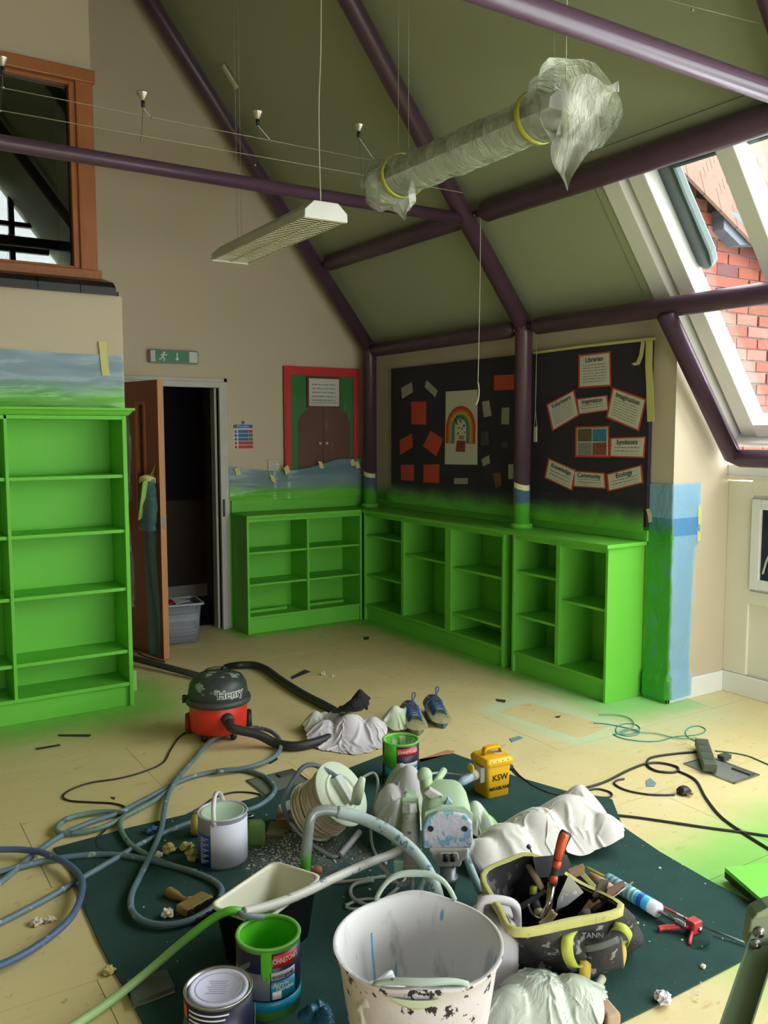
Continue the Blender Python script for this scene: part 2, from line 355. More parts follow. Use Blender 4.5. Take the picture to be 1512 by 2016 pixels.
mk('notice', MB().box(LW-.50, LW-.38, -DT-.002, -DT, 1.10, 1.22), M('faded_notice_paper', S(150, 130, 112), .8), door)

# ------------------------------------------------------------------ timber window high on the left wall, on a black tile ledge
led = struct('trim_3', MB().box(-4.0, 1.49, 5.24, 5.46, 2.40, 2.425), M_BLACK)
M_TILE = M('black_quarry_tile', S(44, 42, 42), .3, var=.15)
i = 0; x1 = 1.492
while x1 > -.6:
    x0 = x1-.232
    t = MB(); t.prism([(x0+.002, 5.195, 2.395), (x0+.002, 5.195, 2.44), (x0+.002, 5.235, 2.475), (x0+.002, 5.46, 2.53), (x0+.002, 5.46, 2.42), (x0+.002, 5.25, 2.40)], (x1-x0-.004 if i else .2, 0, 0))
    if i == 0: t.map(lambda p: Vector((min(p.x, 1.492-(.035 if p.z > 2.45 else 0)), p.y, p.z)))
    mk('tile', t, M_TILE, led); x1 = x0; i += 1
wl, wr, wz0, wz1, wy = .30, 1.425, 2.53, 3.72, 5.45
f = MB(); f.box(wr-.10, wr, wy-.02, wy+.11, wz0, wz1); f.box(wl, wl+.1, wy-.02, wy+.11, wz0, wz1); f.box(wl, wr+.012, wy-.035, wy+.11, wz1-.065, wz1+.01); f.box(wl, wr+.018, wy-.04, wy+.11, wz0-.03, wz0+.04)
wn = struct('window_2', f, M_OAK, bevel=.006)
f = MB(); f.box(wr-.135, wr-.10, wy+.0, wy+.06, wz0+.04, wz1-.065); f.box(wl+.1, wl+.135, wy, wy+.06, wz0+.04, wz1-.065); f.box(wl+.135, wr-.135, wy, wy+.06, wz0+.04, wz0+.06); f.box(wl+.135, wr-.135, wy, wy+.06, wz1-.085, wz1-.065)
mk('sash', f, M_OAK, wn, bevel=.003)
mk('pane', MB().box(wl+.135, wr-.135, wy+.045, wy+.051, wz0+.06, wz1-.085), glass_mat('reflecting_inner_glass', (.5, .55, .5), .10), wn)
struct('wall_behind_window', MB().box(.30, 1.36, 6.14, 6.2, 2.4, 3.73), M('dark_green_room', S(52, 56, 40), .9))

# ------------------------------------------------------------------ gable behind the camera: upper glazing, plus a low strip added for fill light
yg = -1.7
gw = MB(); gw.box(-4.1, 4.7, yg-.1, yg+.1, 0, .35); gw.box(-4.1, .2, yg-.1, yg+.1, .35, 2.1); gw.box(4.4, 4.8, yg-.1, yg+.1, .35, 1.5); gw.box(.2, 4.4, yg-.1, yg+.1, 1.5, 2.1)
gw.prism([(1.2, yg-.1, 2.1), (-4.2, yg-.1, 2.1), (-4.2, yg-.1, 2.2), (0, yg-.1, roofz(0)), (1.2, yg-.1, roofz(1.2))], (0, .2, 0)); gw.box(1.2, 3.05, yg-.1, yg+.1, 2.1, 3.65); gw.box(1.2, 2.0, yg-.1, yg+.1, 3.65, 5.1)
gw.prism([(3.05, yg-.1, 2.1), (4.2, yg-.1, 2.1), (3.05, yg-.1, roofz(3.05))], (0, .2, 0)); gw.prism([(1.2, yg-.1, 5.1), (2.0, yg-.1, 5.1), (1.2, yg-.1, roofz(1.2))], (0, .2, 0))
struct('wall_front', gw, M_WALL)
fb = MB(); M_MULL = M('black_aluminium', S(26, 26, 28), .4)
for x in (2.2,): fb.box(x-.035, x+.035, yg-.03, yg+.05, 3.65, roofz(x)+.02)
for z, h in ((3.67, .03), (4.09, .085), (4.37, .03)):
    xm = min(3.05, 3.92-(z-2.473)/1.29); fb.box(2.0, xm, yg-.03, yg+.05, z-h, z+h)
[fb.box(x_-.03, x_+.03, yg-.03, yg+.05, .35, 1.5) for x_ in (.23, 1.6, 3.0, 4.37)]; fb.box(.2, 4.4, yg-.03, yg+.05, 1.44, 1.5); fb.box(.2, 4.4, yg-.03, yg+.05, .35, .41)  # bars of the low strip that is added for fill light
wn = struct('window_4', fb, M_MULL)
mk('pane', MB().box(.26, 4.34, yg, yg+.008, .41, 1.44), M_GLASS, wn)  # pane of the added low strip
mk('pane', MB().prism([(2.0, yg, 3.65), (3.05, yg, 3.65), (2.0, yg, roofz(2.0))], (0, .008, 0)), M_GLASS, wn)

# ------------------------------------------------------------------ dormer glazing in the roof slope
e_s = Vector((1, 0, -1.29)).normalized(); e_n = Vector((1.29, 0, 1)).normalized()   # down the slope / outwards
O = Vector((3.49, 0, roofz(3.49)))
LS = 1.86                                             # slope length of the opening
def sl(s, y, nn): return O+e_s*s+Vector((0, y, 0))+e_n*nn
def slbox(mb, s0, s1, y0, y1, n0, n1): return mb.obox(sl((s0+s1)/2, (y0+y1)/2, (n0+n1)/2), e_s*((s1-s0)/2), Vector((0, (y1-y0)/2, 0)), e_n*((n1-n0)/2))
ln = MB(); slbox(ln, -.02, LS, 3.385, 3.45, -.006, .17); slbox(ln, -.05, .02, -1.6, 3.45, -.012, .22); struct('trim_4', ln, M_CEIL)
wn_mb = MB(); slbox(wn_mb, 0, LS+.02, 3.275, 3.392, -.014, .10); window1 = struct('window_1', wn_mb, M_WHITE, bevel=.006)
def bar(name, s0, s1, y0, y1, n0, n1, m=M_WHITE, bev=.006): b = MB(); slbox(b, s0, s1, y0, y1, n0, n1); return mk(name, b, m, window1, bevel=bev)
bar('frame_recess', 0, LS, 3.235, 3.275, .05, .12, M_WHITE); bar('stile', 0, LS, 3.13, 3.235, .01, .13)
for y in (2.66, 2.13, 1.6, 1.07, .54, .01, -.52, -1.05): bar('mullion', 0, LS, y-.05 if y > 2.5 else y-.03, y+.05 if y > 2.5 else y+.03, .01, .13 if y > 2.5 else .08)
bar('bottom_rail', LS-.09, LS, -1.6, 3.235, .01, .13); bar('sill_board', LS, LS+.03, -1.6, 3.40, -.05, .13)
for y0, y1 in ((2.71, 3.13), (2.18, 2.61), (1.65, 2.08), (1.12, 1.55), (.59, 1.02), (.06, .49), (-.47, -.04), (-1.0, -.57)):
    bar('pane', .0, LS-.08, y0, y1, .10, .108, M_GLASS, 0)
M_LEAD = M('dark_green_flashing', S(40, 62, 56), .5)
fl = MB(); pr = [(-.1, 3.15), (.62, 3.15), (.74, 3.145), (.79, 3.12), (.80, 3.085), (.775, 3.05), (.70, 3.035), (.35, 3.04), (-.1, 3.03)]
fl.prism([sl(a_, b_, .112) for a_, b_ in pr], e_n*.075); mk('flashing_roll', fl, M_LEAD, window1, bevel=.025)
fl = MB(); slbox(fl, -.06, .21, -1.6, 3.14, .112, .20); mk('flashing_head', fl, M_LEAD, window1, bevel=.02)

# ------------------------------------------------------------------ outside: brick gable with a tiled roof close to the dormer
M_MORT = M('pale_mortar', S(112, 100, 92), .95)
brick_m = [M('red_brick_%s' % w_, c_, .9, var=.25, sc=30, bump=.3, bsc=90) for w_, c_ in (('orange', S(112, 52, 36)), ('plum', S(80, 44, 40)), ('rust', S(98, 50, 34)), ('pale', S(108, 70, 58)))]
yb = 3.62
wo = struct('wall_outside', MB().prism([(4.45, yb, .2), (6.6, yb, .2), (6.6, yb, 3.15), (5.0, yb, 2.85), (4.3, yb, 3.2), (3.7, yb, 3.55), (3.7, yb, roofz(3.7)+.16), (4.45, yb, roofz(4.45)+.16)], (0, .2, 0)), M_MORT)
rnd = random.Random(4); bl, bh = .215, .065
for r_ in range(int((3.2-1.25)/.075)):
    z = 1.25+r_*.075
    for c_ in range(11):
        x = 3.95+c_*.225+(.1125 if r_ % 2 else 0)
        top = 3.5-.55*(x-3.7) if x < 4.9 else 2.84
        if z+bh > top or x > 6.1 or (x < 4.5 and z < roofz(x)+.18): continue
        t = rnd.uniform(.0, .014)
        mk('brick', MB().box(x+rnd.uniform(-.004, .004), x+bl+rnd.uniform(-.006, .002), yb-.006-t, yb+.02, z, z+bh+rnd.uniform(-.004, .003)), brick_m[rnd.choice((0, 0, 2, 2, 1, 3))], wo)
M_RT = M('weathered_clay_tile', S(92, 66, 52), .9, var=.3, sc=12)
rt = struct('roof_outside', MB().prism([(3.75, yb+.03, 3.48), (4.98, yb+.03, 2.84), (6.6, yb+.03, 2.0), (7.4, yb+1.5, 4.6), (4.6, yb+1.5, 6.0)], (0, .02, .02)), M_RT)
e1 = Vector((1.0, -.02, -.50)).normalized(); e2 = Vector((.20, .50, .84)).normalized(); e3 = e1.cross(e2).normalized()
for r_ in range(12):
    for c_ in range(14):
        p = Vector((3.85, yb-.05, 3.46))+e1*(c_*.178+(.09 if r_ % 2 else 0))+e2*(r_*.115)+e3*.02
        mk('tile', MB().obox(p, e1*.086, e2*.09+e3*.008, e3*.009), M_RT, rt)
lead = MB(); lead.prism([(4.78, yb-.10, 2.98), (5.3, yb-.10, 2.94), (5.3, yb-.10, 2.82), (4.95, yb-.10, 2.78), (4.78, yb-.10, 2.86)], (0, .1, 0)); mk('lead_flashing', lead, M('grey_lead', S(70, 76, 84), .5, var=.2), wo)
br = MB(); br.box(4.66, 4.98, yb-.07, yb-.01, 2.08, 2.16); mk('steel_bracket', br, M('pale_blue_bracket', S(96, 122, 128), .5), wo)
br = MB(); br.box(4.60, 4.68, yb-.06, yb-.01, 2.36, 2.56); mk('pipe_clip', br, M('grey_clip', S(86, 94, 106), .5), wo)
rp = MB(); rp.prism([(4.32, yb-.035, 1.35), (4.62, yb-.035, 1.35), (4.60, yb-.035, 1.75), (4.68, yb-.035, 2.0), (4.62, yb-.035, 2.3), (4.45, yb-.035, 2.42), (4.32, yb-.035, 2.3)], (0, .03, 0)); mk('render_patch', rp, M('grey_blue_render', S(96, 108, 112), .9, var=.3, sc=14), wo)
gd = MB()
for k in range(5): gd.tube([(5.02+k*.05, yb-.14, 3.1), (4.98+k*.05, yb-.14, 2.88)], .003, 5)
for k in range(3): gd.tube([(4.98, yb-.14, 2.9+k*.1), (5.3, yb-.14, 2.9+k*.1)], .003, 5)
mk('wire_guard', gd, M_STEEL, wo)

# ------------------------------------------------------------------ purple steelwork
def steel(name, pts, r, label, cat='beam', group=None, taper=False):
    t = thing(name, label, cat, pts[0]); mb = MB(); P = [Vector(p) for p in pts]
    if taper:
        d = (P[1]-P[0]).normalized(); mb.tube([P[0], P[0]+d*.05, P[1]-d*.05, P[1]], [r*.55, r, r, r*.55], 18)
    else: mb.tube(P, r, 20)
    mk('tube', mb, M_PURPLE, t, True, world=True)
    if taper:
        for e, s in ((P[0], -1), (P[1], 1)):
            b = MB(); b.obox(e+d*s*.035, d*.05, Vector((0, 0, .012)), Vector((.03, 0, 0))); mk('cleat', b, M('dark_cleat', S(60, 44, 56), .5), t, world=True)
            for q in (-.018, .018):
                k = MB(); k.lathe([(0, 0), (.011, 0), (.011, .012), (0, .012)], 6, c=(0, 0, 0)); k.map(lambda p: e+d*s*(.05+q)+Vector((-.03+p.x, p.y, p.z-.024))); mk('bolt', k, M_STEEL, t, world=True)
    return t
XR, ZK, RS = 3.92, 2.31, .058
def rafter_pt(x, y): return (x, y, ZK+1.29*(XR-x))
for y, lab in ((6.36, 'purple tubular rafter running up the back gable wall'), (4.41, 'purple tubular rafter with a knee, in front of the display board'), (2.15, 'purple tubular rafter beyond the right edge, over the dormer'), (.1, 'purple tubular rafter above and behind the viewer')):
    steel('rafter', [rafter_pt(.1, y), rafter_pt(XR, y)], RS, lab, group='purple roof steelwork')
def column(x, y, z0, label):
    t = thing('steel_column', label, 'column', (x, y, z0))
    n = NT('column_paint_and_film'); v = n.pos(); z = n.xyz(v)[2]
    wob = n.math('ADD', z, n.math('MULTIPLY', n.math('SUBTRACT', n.noise(n.scale(v, (1, 1, .6)), 12, 3), .5), .12))
    k = n.mix(n.ramp(wob, 1.09, 1.13), S(98, 190, 60), n.mix(n.ramp(z, 1.235, 1.245), S(92, 112, 146), n.mix(n.noise(v, 9), S(74, 52, 68), S(90, 64, 82))))
    n.col(k); n.set(.28)
    mk('shaft', MB().tube([(0, 0, 0), (0, 0, ZK-z0), (-.03, 0, ZK-z0+.035)], RS, 22), n.m, t, True)
    mk('base_collar', MB().lathe([(RS, .0), (.075, .0), (.075, .03), (RS, .035)], 28), M_GREEN, t, True)
    tp = MB(); tp.lathe([(RS+.001, -.018), (RS+.0022, -.018), (RS+.0022, .018), (RS+.001, .018)], 8, math.radians(170), math.radians(285)); tp.map(lambda p: Vector((p.x, p.y, p.z+.295+.02*math.sin(math.atan2(p.y, p.x))))); mk('masking_tape', tp, M('cream_masking_tape', S(222, 214, 160), .7), t)
    return t
column(3.93, 4.41, .945, 'purple steel column rising from the worktop in front of the display board')
column(3.93, 6.36, .945, 'purple steel column in the back corner beside the red noticeboard')
steel('eave_purlin', [(3.93, 6.30, 2.285), (3.93, 4.50, 2.285)], .056, 'purple eave purlin between the corner column and the middle column', group='purple roof steelwork', taper=True)
steel('eave_purlin', [(3.93, 4.32, 2.285), (3.93, 2.24, 2.275)], .056, 'purple eave purlin running from the middle column across the dormer glazing', group='purple roof steelwork', taper=True)
steel('roof_purlin', [(3.475, 6.28, 2.955), (3.475, 4.50, 2.95)], .062, 'upper purple purlin joining the back rafter to the middle rafter', group='purple roof steelwork', taper=True)
steel('roof_purlin', [(3.475, 4.30, 2.95), (3.475, 2.24, 2.94)], .066, 'upper purple purlin along the head of the dormer glazing', group='purple roof steelwork', taper=True)
steel('tie_rod', [(-3.4, 4.41, 2.925), (3.41, 4.41, 2.925)], .0355, 'thin purple horizontal tie meeting the middle rafter', group='purple roof steelwork')
steel('tie_rod', [(-3.4, 2.15, 2.925), (3.41, 2.15, 2.925)], .040, 'thin purple horizontal tie crossing the top right corner', group='purple roof steelwork')
steel('dormer_rail', [(3.875, 3.20, 2.235), (4.50, 3.20, 1.455), (4.51, 3.15, 1.44), (4.51, -1.5, 1.44)], .052, 'purple rail sloping down the dormer jamb and turning along the sill', group='purple roof steelwork')
# ------------------------------------------------------------------ green joinery
def cab(parent, name, x0, x1, y0, y1, z0, z1, m=None, bev=.0025): return mk(name, MB().box(x0, x1, y0, y1, z0, z1), m or M_GREEN, parent, bevel=bev, world=True)
T = .019
# tall bookcase against the left wall
y0, y1 = 4.953, 5.232; tz = 1.69
t = thing('tall_bookcase', 'tall bright green bookcase with a flared cornice against the left wall', 'bookcase', (.8, 5.1, 0))
for a, b in ((.145, .168), (.780, .798), (1.406, 1.43)): cab(t, 'side_panel' if a != .780 else 'divider', a, b, y0, y1, .0 if a != .780 else .14, tz)
cab(t, 'back_panel', .168, 1.406, y1-.008, y1-.001, .1, tz)
cab(t, 'top_panel', .168, 1.406, y0, y1-.008, tz-.022, tz)
for a, b in ((.168, .780), (.798, 1.406)):
    for z in (1.347, 1.031, .693, .325): cab(t, 'shelf', a, b, y0+.012, y1-.008, z-.010, z+.010)
cab(t, 'base_shelf', .168, 1.406, y0+.003, y1-.008, .122, .144); cab(t, 'plinth', .168, 1.406, y0+.022, y0+.04, 0, .122)
c = MB()
prof = [(0, 0), (.012, .004), (.03, .026), (.04, .030), (.04, .043), (0, .043)]
def ring(d, z): return [(.145-d, y1), (.145-d, y0-d), (1.43+d, y0-d), (1.43+d, y1)], tz+z
vs = []; fs = []
for d, z in prof:
    pts, zz = ring(d, z); vs += [(p[0], p[1], zz) for p in pts]
for i in range(len(prof)-1):
    for j in range(3): fs.append((i*4+j, i*4+j+1, (i+1)*4+j+1, (i+1)*4+j))
fs.append((16, 17, 18, 19)); c.add(vs, fs); mk('cornice', c, M_GREEN, t, world=True)

def low_case(name, label, axis, front, back, lo, hi, divs, bays, top, loc, wide=()):
    """axis 'x': runs along x, front is a y value;  axis 'y': runs along y, front is an x value"""
    t = thing(name, label, 'bookcase', loc)
    def B(nm, a, b, f0, f1, z0, z1):
        f0, f1 = min(f0, f1), max(f0, f1)
        return cab(t, nm, a, b, f0, f1, z0, z1) if axis == 'x' else cab(t, nm, f0, f1, a, b, z0, z1)
    B('side_panel', lo, lo+.02, front, back, 0, top); B('side_panel', hi-.02, hi, front, back, 0, top)
    s = 1 if back > front else -1
    B('back_panel', lo+.02, hi-.02, back-s*.010, back-s*.002, .1, top); B('top_rail', lo+.02, hi-.02, front+s*.004, front+s*.022, top-.03, top)
    B('base_shelf', lo+.02, hi-.02, front+s*.004, back-s*.01, .118, .138); B('plinth', lo+.02, hi-.02, front+s*.02, front+s*.036, 0, .118)
    edges = [lo+.02]
    for a, b in divs: B('divider', a, b, front+s*.002, back-s*.01, .138, top); edges += [a, b]
    edges.append(hi-.02)
    for k, zs in enumerate(bays):
        for z in zs: B('shelf', edges[2*k], edges[2*k+1], front+s*.015, back-s*.01, z-.009, z+.009)
    return t
A = low_case('low_bookcase', 'low green bookcase of six pigeonholes against the back wall', 'x', 6.225, 6.538, 2.712, 3.765, [(3.242, 3.262)], [(.643, .388), (.643, .388)], .92, (3.2, 6.4, 0))
for a, b in ((2.733, 3.12), (3.263, 3.66)): cab(A, 'lipping_strip', a, b, 6.36, 6.375, .139, .162)
cab(None, 'worktop', 2.705, 3.745, 6.205, 6.536, .921, .945).name = 'worktop'
tag(bpy.data.objects['worktop'], 'green worktop of the six-hole bookcase on the back wall', 'worktop')
o = cab(None, 'upstand', 2.712, 4.07, 6.518, 6.539, .946, 1.045); tag(o, 'green upstand board along the back wall above the worktop', 'upstand')
low_case('low_bookcase', 'low green three-bay bookcase under the display board, from the corner', 'y', 3.775, 4.085, 4.405, 6.218, [(4.995, 5.069), (5.614, 5.65)], [(.606, .271), (.629,), (.724, .39)], .92, (3.93, 5.3, 0))
low_case('low_bookcase', 'low green two-bay bookcase at the near end of the display wall', 'y', 3.775, 4.085, 3.481, 4.318, [(3.877, 3.912)], [(.549,), (.674, .381)], .92, (3.93, 3.9, 0))
o = cab(None, 'infill_panel', 3.95, 3.97, 4.32, 4.403, 0, .918); tag(o, 'shadowed green infill between the two bookcases under the column', 'panel')
o = cab(None, 'worktop', 3.747, 4.086, 3.462, 6.517, .921, .945, bev=.004); tag(o, 'long green worktop over the two bookcases under the display board', 'worktop')
o = cab(None, 'upstand', 4.066, 4.088, 3.45, 6.515, .946, 1.012); tag(o, 'green upstand board along the display wall', 'upstand')

# ------------------------------------------------------------------ films and sheets
def film_mat(name, col, alpha, boxes=None, zgrad=None, rough=.25, wr=(1, 1, 1), wsc=4.0, bump=.6):
    n = NT(name); v = n.pos(); k = n.mix(n.noise(v, 5, 3), tuple(x*.85 for x in col), col)
    al = alpha
    if zgrad:
        z = n.xyz(v)[2]; zz = n.math('ADD', z, n.math('MULTIPLY', n.math('SUBTRACT', n.noise(n.scale(v, (1, 1, .8)), 3, 2), .5), zgrad[2]*2))
        m = n.math('SUBTRACT', 1.0, n.ramp(zz, zgrad[0], zgrad[1])); k = n.mix(m, k, GREEN)
        al = n.math('MAXIMUM', n.math('MULTIPLY', m, .96), alpha)
    n.col(k); n.set(rough, 0, .5)
    n.bump(n.noise(n.scale(v, wr), wsc, 4, .6, 1.2), bump, .03); n.see_through(al); return n.m
def sheet(fn, nu, nv, amp, seed, dirv, sc=(1, 1)):
    """wrinkled film: fn(u, v) -> point, pushed along dirv by folds that radiate from the fixings"""
    def f(u, v):
        p = Vector(fn(u, v)); q = Vector((u*sc[0]*3+seed, v*sc[1]*3, seed*1.7))
        h = 1-abs(mnoise.noise(q)+.5*mnoise.noise(q*2.3)); return p+Vector(dirv)*(amp*h)
    return MB().grid(f, nu, nv)
BLUE = S(150, 190, 214)
def lerp(a, b, t): return Vector(a)*(1-t)+Vector(b)*t
# above the tall bookcase
def fa(u, v):
    x = .1+1.405*u; top = 2.045+.012*math.sin(u*5)+.02*u; return (x, 5.246, 1.738+(top-1.738)*v)
mk('masking_film', sheet(fa, 60, 24, -.010, 2.0, (0, 1, 0), (.9, 1.6)), film_mat('blue_film_green_below', BLUE, .62, zgrad=(1.79, 1.93, .06), wr=(.35, 1, 1.6), bump=.25), smooth=True, label='pale blue masking film on the wall above the tall green bookcase', cat='plastic film')
tapes = []
M_TAPE = M('cream_masking_tape_loose', S(214, 206, 130), .7, var=.06)
def tape(pts, w, up, label, parent=None, th=.0012):
    P = [Vector(p) for p in pts]; up = Vector(up)*(w/2); mb = MB(); vs = [q for p in P for q in (p-up, p+up)]
    mb.add(vs, [(2*i, 2*i+1, 2*i+3, 2*i+2) for i in range(len(P)-1)])
    return mk('masking_tape', mb, M_TAPE, parent, solid=th, world=bool(parent), label=None if parent else label, cat=None if parent else 'tape')
tape([(1.385, 5.237, 2.13), (1.39, 5.236, 2.05), (1.395, 5.236, 1.98), (1.40, 5.232, 1.93)], .045, (1, 0, 0), 'strip of yellowed masking tape pinning the film by the wall corner')
# side of the left wall, hanging down past the bookcase
mk('masking_film', sheet(lambda u, v: (1.515+.012*math.sin(v*9), 5.26+.10*u, 1.72-1.2*v), 6, 40, .02, 7, (1, 0, 0), (1, 5)), film_mat('pale_film_scrap', S(170, 196, 206), .55), smooth=True, label='narrow strip of pale film hanging down the wall end beside the bookcase', cat='plastic film')
# back wall, above the six-hole bookcase
def fb_(u, v):
    x = 2.695+1.22*u; sag = .075*math.sin(math.pi*min(u*1.25, 1))+.05*max(0, u-.8); top = 1.325-sag*.9+(.05*u); return (x, 6.528-.02*v*math.sin(u*9)**2-.055*min(1, max(0, (x-3.10)/.1)), 1.045+(top-1.045)*v)
mk('masking_film', sheet(fb_, 70, 26, -.012, 5.0, (0, 1, 0), (.9, 1.5)), film_mat('blue_film_back_wall', S(128, 170, 190), .62, zgrad=(1.09, 1.19, .05), wr=(.5, 1, 1.6), bump=.3), smooth=True, label='sagging blue masking film taped to the back wall above the bookcase', cat='plastic film')
for px, py, r_ in ((468, 928, .3), (537, 942, -.5), (565, 925, .6), (632, 915, -.2), (704, 915, .1), (694, 910, -.1)):
    p = GY(px, py, 6.505 if px < 560 else 6.445); tape([p+Vector((-.012, 0, .028)), p, p+Vector((.008, 0, -.03))], .04, (1, 0, r_), 'small cream tape tab at pixel', None)
for i, o in enumerate([o for o in bpy.data.objects if o.get('label') == 'small cream tape tab at pixel']):
    o['label'] = ['cream tape tab at the left of the sagging blue film', 'cream tape tab below the wall socket', 'cream tape tab under the corner of the red noticeboard', 'cream tape tab below the middle of the noticeboard', 'cream tape tab at the right end of the blue film by the column', 'cream tape tab beside the right foot of the red noticeboard'][i]; o['group'] = 'tape tabs on the blue film'
# pillar at the end of the display wall
zs = (.0, 1.285)
def fp(u, v):
    z = .02+1.27*v+.008*u
    if u < .42: p = Vector((4.084, 3.455-(3.455-3.283)*(u/.42), z))
    else: p = Vector((4.084+(u-.42)/.58*(.245 if v > .70 else .185+.03*v), 3.283, z))
    if v < .11: p += (Vector((-.022, 0, 0)) if u < .42 else Vector((0, -.022, 0)))
    return p
def fold(p):
    return p
pm = MB().grid(lambda u, v: fp(u, v)+Vector((-.006, -.006, 0))*(1-abs(mnoise.noise(Vector((u*3, v*9, 3))))), 24, 50)
n = NT('blue_film_on_pillar'); v = n.pos(); x = n.xyz(v)
m = n.math('MULTIPLY', n.math('SUBTRACT', 1.0, n.ramp(n.math('ADD', x[2], n.math('MULTIPLY', n.math('SUBTRACT', n.noise(v, 6, 3), .5), .15)), .98, 1.12)), n.math('SUBTRACT', 1.0, n.ramp(n.math('ADD', x[0], n.math('MULTIPLY', n.math('SUBTRACT', n.noise(v, 9, 3), .5), .03)), 4.078, 4.10)))
band = n.math('MULTIPLY', n.ramp(x[2], .985, .995), n.math('SUBTRACT', 1.0, n.ramp(x[2], 1.09, 1.10)))
k = n.mix(band, S(142, 196, 232), S(74, 156, 218)); k = n.mix(m, k, S(70, 160, 60)); n.col(k); n.set(.2)
n.bump(n.noise(n.scale(v, (1, 1, .6)), 6, 4, .6, 1.5), .5, .03); n.see_through(n.math('MAXIMUM', .72, m))
mk('masking_film', pm, n.m, smooth=True, label='bright blue masking film wrapped round the white pillar', cat='plastic film')
for a, b in ((1.17, 1.05), (1.02, .95), (.19, .14)):
    tape([(4.318 if a > .5 else 4.268, 3.279, a), (4.322 if a > .5 else 4.27, 3.278, b)], .03, (1, 0, .1), {1.17: 'long yellow tape strip on the edge of the blue pillar film', 1.02: 'short yellow tape strip halfway up the blue pillar film', .19: 'yellow tape scrap above the skirting by the pillar'}[a])

# ------------------------------------------------------------------ boards, papers and signs
def quad_paper(name, px, plane, off, m, label, cat, group=None, th=.0015, parent=None):
    """sheet pinned flat on a wall: corners (tl, tr, br, bl) measured in the photograph, put on the wall plane"""
    P = [(GX(a, b, plane-off) if plane == XB else GY(a, b, plane-off)) for a, b in px]
    nrm = Vector((-1, 0, 0)) if plane == XB else Vector((0, -1, 0))
    mb = MB(); mb.prism(P, nrm*(th)); mb.uvs = [(0, 1), (1, 1), (1, 0), (0, 0)]*2
    return mk(name, mb, m, parent, label=label, cat=cat, group=group), P, nrm
def print_mat(name, base, ink, rows=9, head=.8, margin=.09, blocks=None):
    """sheet of typed lines; blocks = list of (u0,u1,v0,v1,colour) printed areas"""
    n = NT(name); uv = n.xyz(n.uv()); u, v = uv[0], uv[1]
    rowf = n.math('FRACT', n.math('MULTIPLY', v, rows)); line = n.math('MULTIPLY', n.ramp(rowf, .30, .36), n.math('SUBTRACT', 1.0, n.ramp(rowf, .58, .64)))
    cv = n.N.new('ShaderNodeCombineXYZ'); n.put(cv.inputs[0], n.math('MULTIPLY', u, 26)); n.put(cv.inputs[1], n.math('FLOOR', n.math('MULTIPLY', v, rows)))
    word = n.ramp(n.noise(cv.outputs[0], 1.0, 1), .42, .5)
    box = n.math('MULTIPLY', n.math('MULTIPLY', n.ramp(u, margin, margin+.01), n.math('SUBTRACT', 1.0, n.ramp(u, .9-margin/2, 1-margin))), n.math('MULTIPLY', n.ramp(v, margin, margin+.02), n.math('SUBTRACT', 1.0, n.ramp(v, head, head+.01))))
    k = n.mix(n.math('MULTIPLY', n.math('MULTIPLY', line, word), n.math('MULTIPLY', box, .75)), base, ink)
    for (u0, u1, v0, v1, c) in (blocks or []):
        m = n.math('MULTIPLY', n.math('MULTIPLY', n.math('GREATER_THAN', u, u0), n.math('LESS_THAN', u, u1)), n.math('MULTIPLY', n.math('GREATER_THAN', v, v0), n.math('LESS_THAN', v, v1)))
        k = n.mix(m, k, c)
    n.col(k); n.set(.6); return n.m
def lay_text(body, P, nrm, u, v, size, m, name='lettering', parent=None, off=.0022, rot=0.0):
    ex = (P[1]-P[0]).normalized(); ey = nrm.cross(ex); ey = ey if ey.z > 0 else -ey
    c = lerp(lerp(P[3], P[2], u), lerp(P[0], P[1], u), v)+nrm*off
    mb = text_mb(body, size, .0004, bold=size*.012); mb.map(lambda p: c+ex*p.x+ey*p.y+nrm*p.z); return mk(name, mb, m, parent)
M_INK = M('black_ink', S(34, 32, 34), .6); M_WHITEINK = M('white_print', S(236, 236, 232), .6)
# dark display board
bd = mk('display_board', MB().box(XB-.03, XB-.001, 3.455, 6.225, 1.03, 2.128), M('black_plum_felt', S(44, 36, 46), .95, bump=.2, bsc=200), label='long dark plum display board on the wall over the worktop', cat='board')
M_CARD = print_mat('typed_white_card', S(226, 222, 206), S(60, 56, 56), 11, .72)
M_CARD2 = print_mat('typed_white_strip', S(226, 222, 206), S(60, 56, 56), 5, .62)
M_ORB = M('orange_card_border', S(206, 74, 40), .7)
off = .034
cards = [('Librarian', [(1142, 702), (1199, 695), (1200, 757), (1142, 761)], 'topmost white card with orange border, headed Librarian', M_CARD),
 ('Volunteers', [(1079, 798), (1128, 771), (1138, 816), (1090, 845)], 'tilted white card left of the short strip, pointing down left', M_CARD),
 ('Inspiration', [(1138, 787), (1193, 780), (1196, 806), (1141, 814)], 'short white strip between the two tilted cards', M_CARD2),
 ('Imagination', [(1208, 766), (1269, 788), (1255, 845), (1197, 820)], 'large white card tilted clockwise at the right of the board', M_CARD),
 ('Symbiosis', [(1204, 864), (1268, 862), (1265, 899), (1203, 897)], 'white strip headed Symbiosis beside the four photographs', M_CARD2),
 ('Knowledge', [(1082, 905), (1131, 927), (1124, 963), (1075, 939)], 'white card tilted clockwise at the bottom left of the ring', M_CARD2),
 ('Community', [(1132, 929), (1188, 933), (1190, 960), (1131, 956)], 'level white card in the middle of the bottom row', M_CARD2),
 ('Ecology', [(1197, 935), (1260, 918), (1263, 949), (1200, 965)], 'white card headed Ecology tilted up at the bottom right', M_CARD2)]
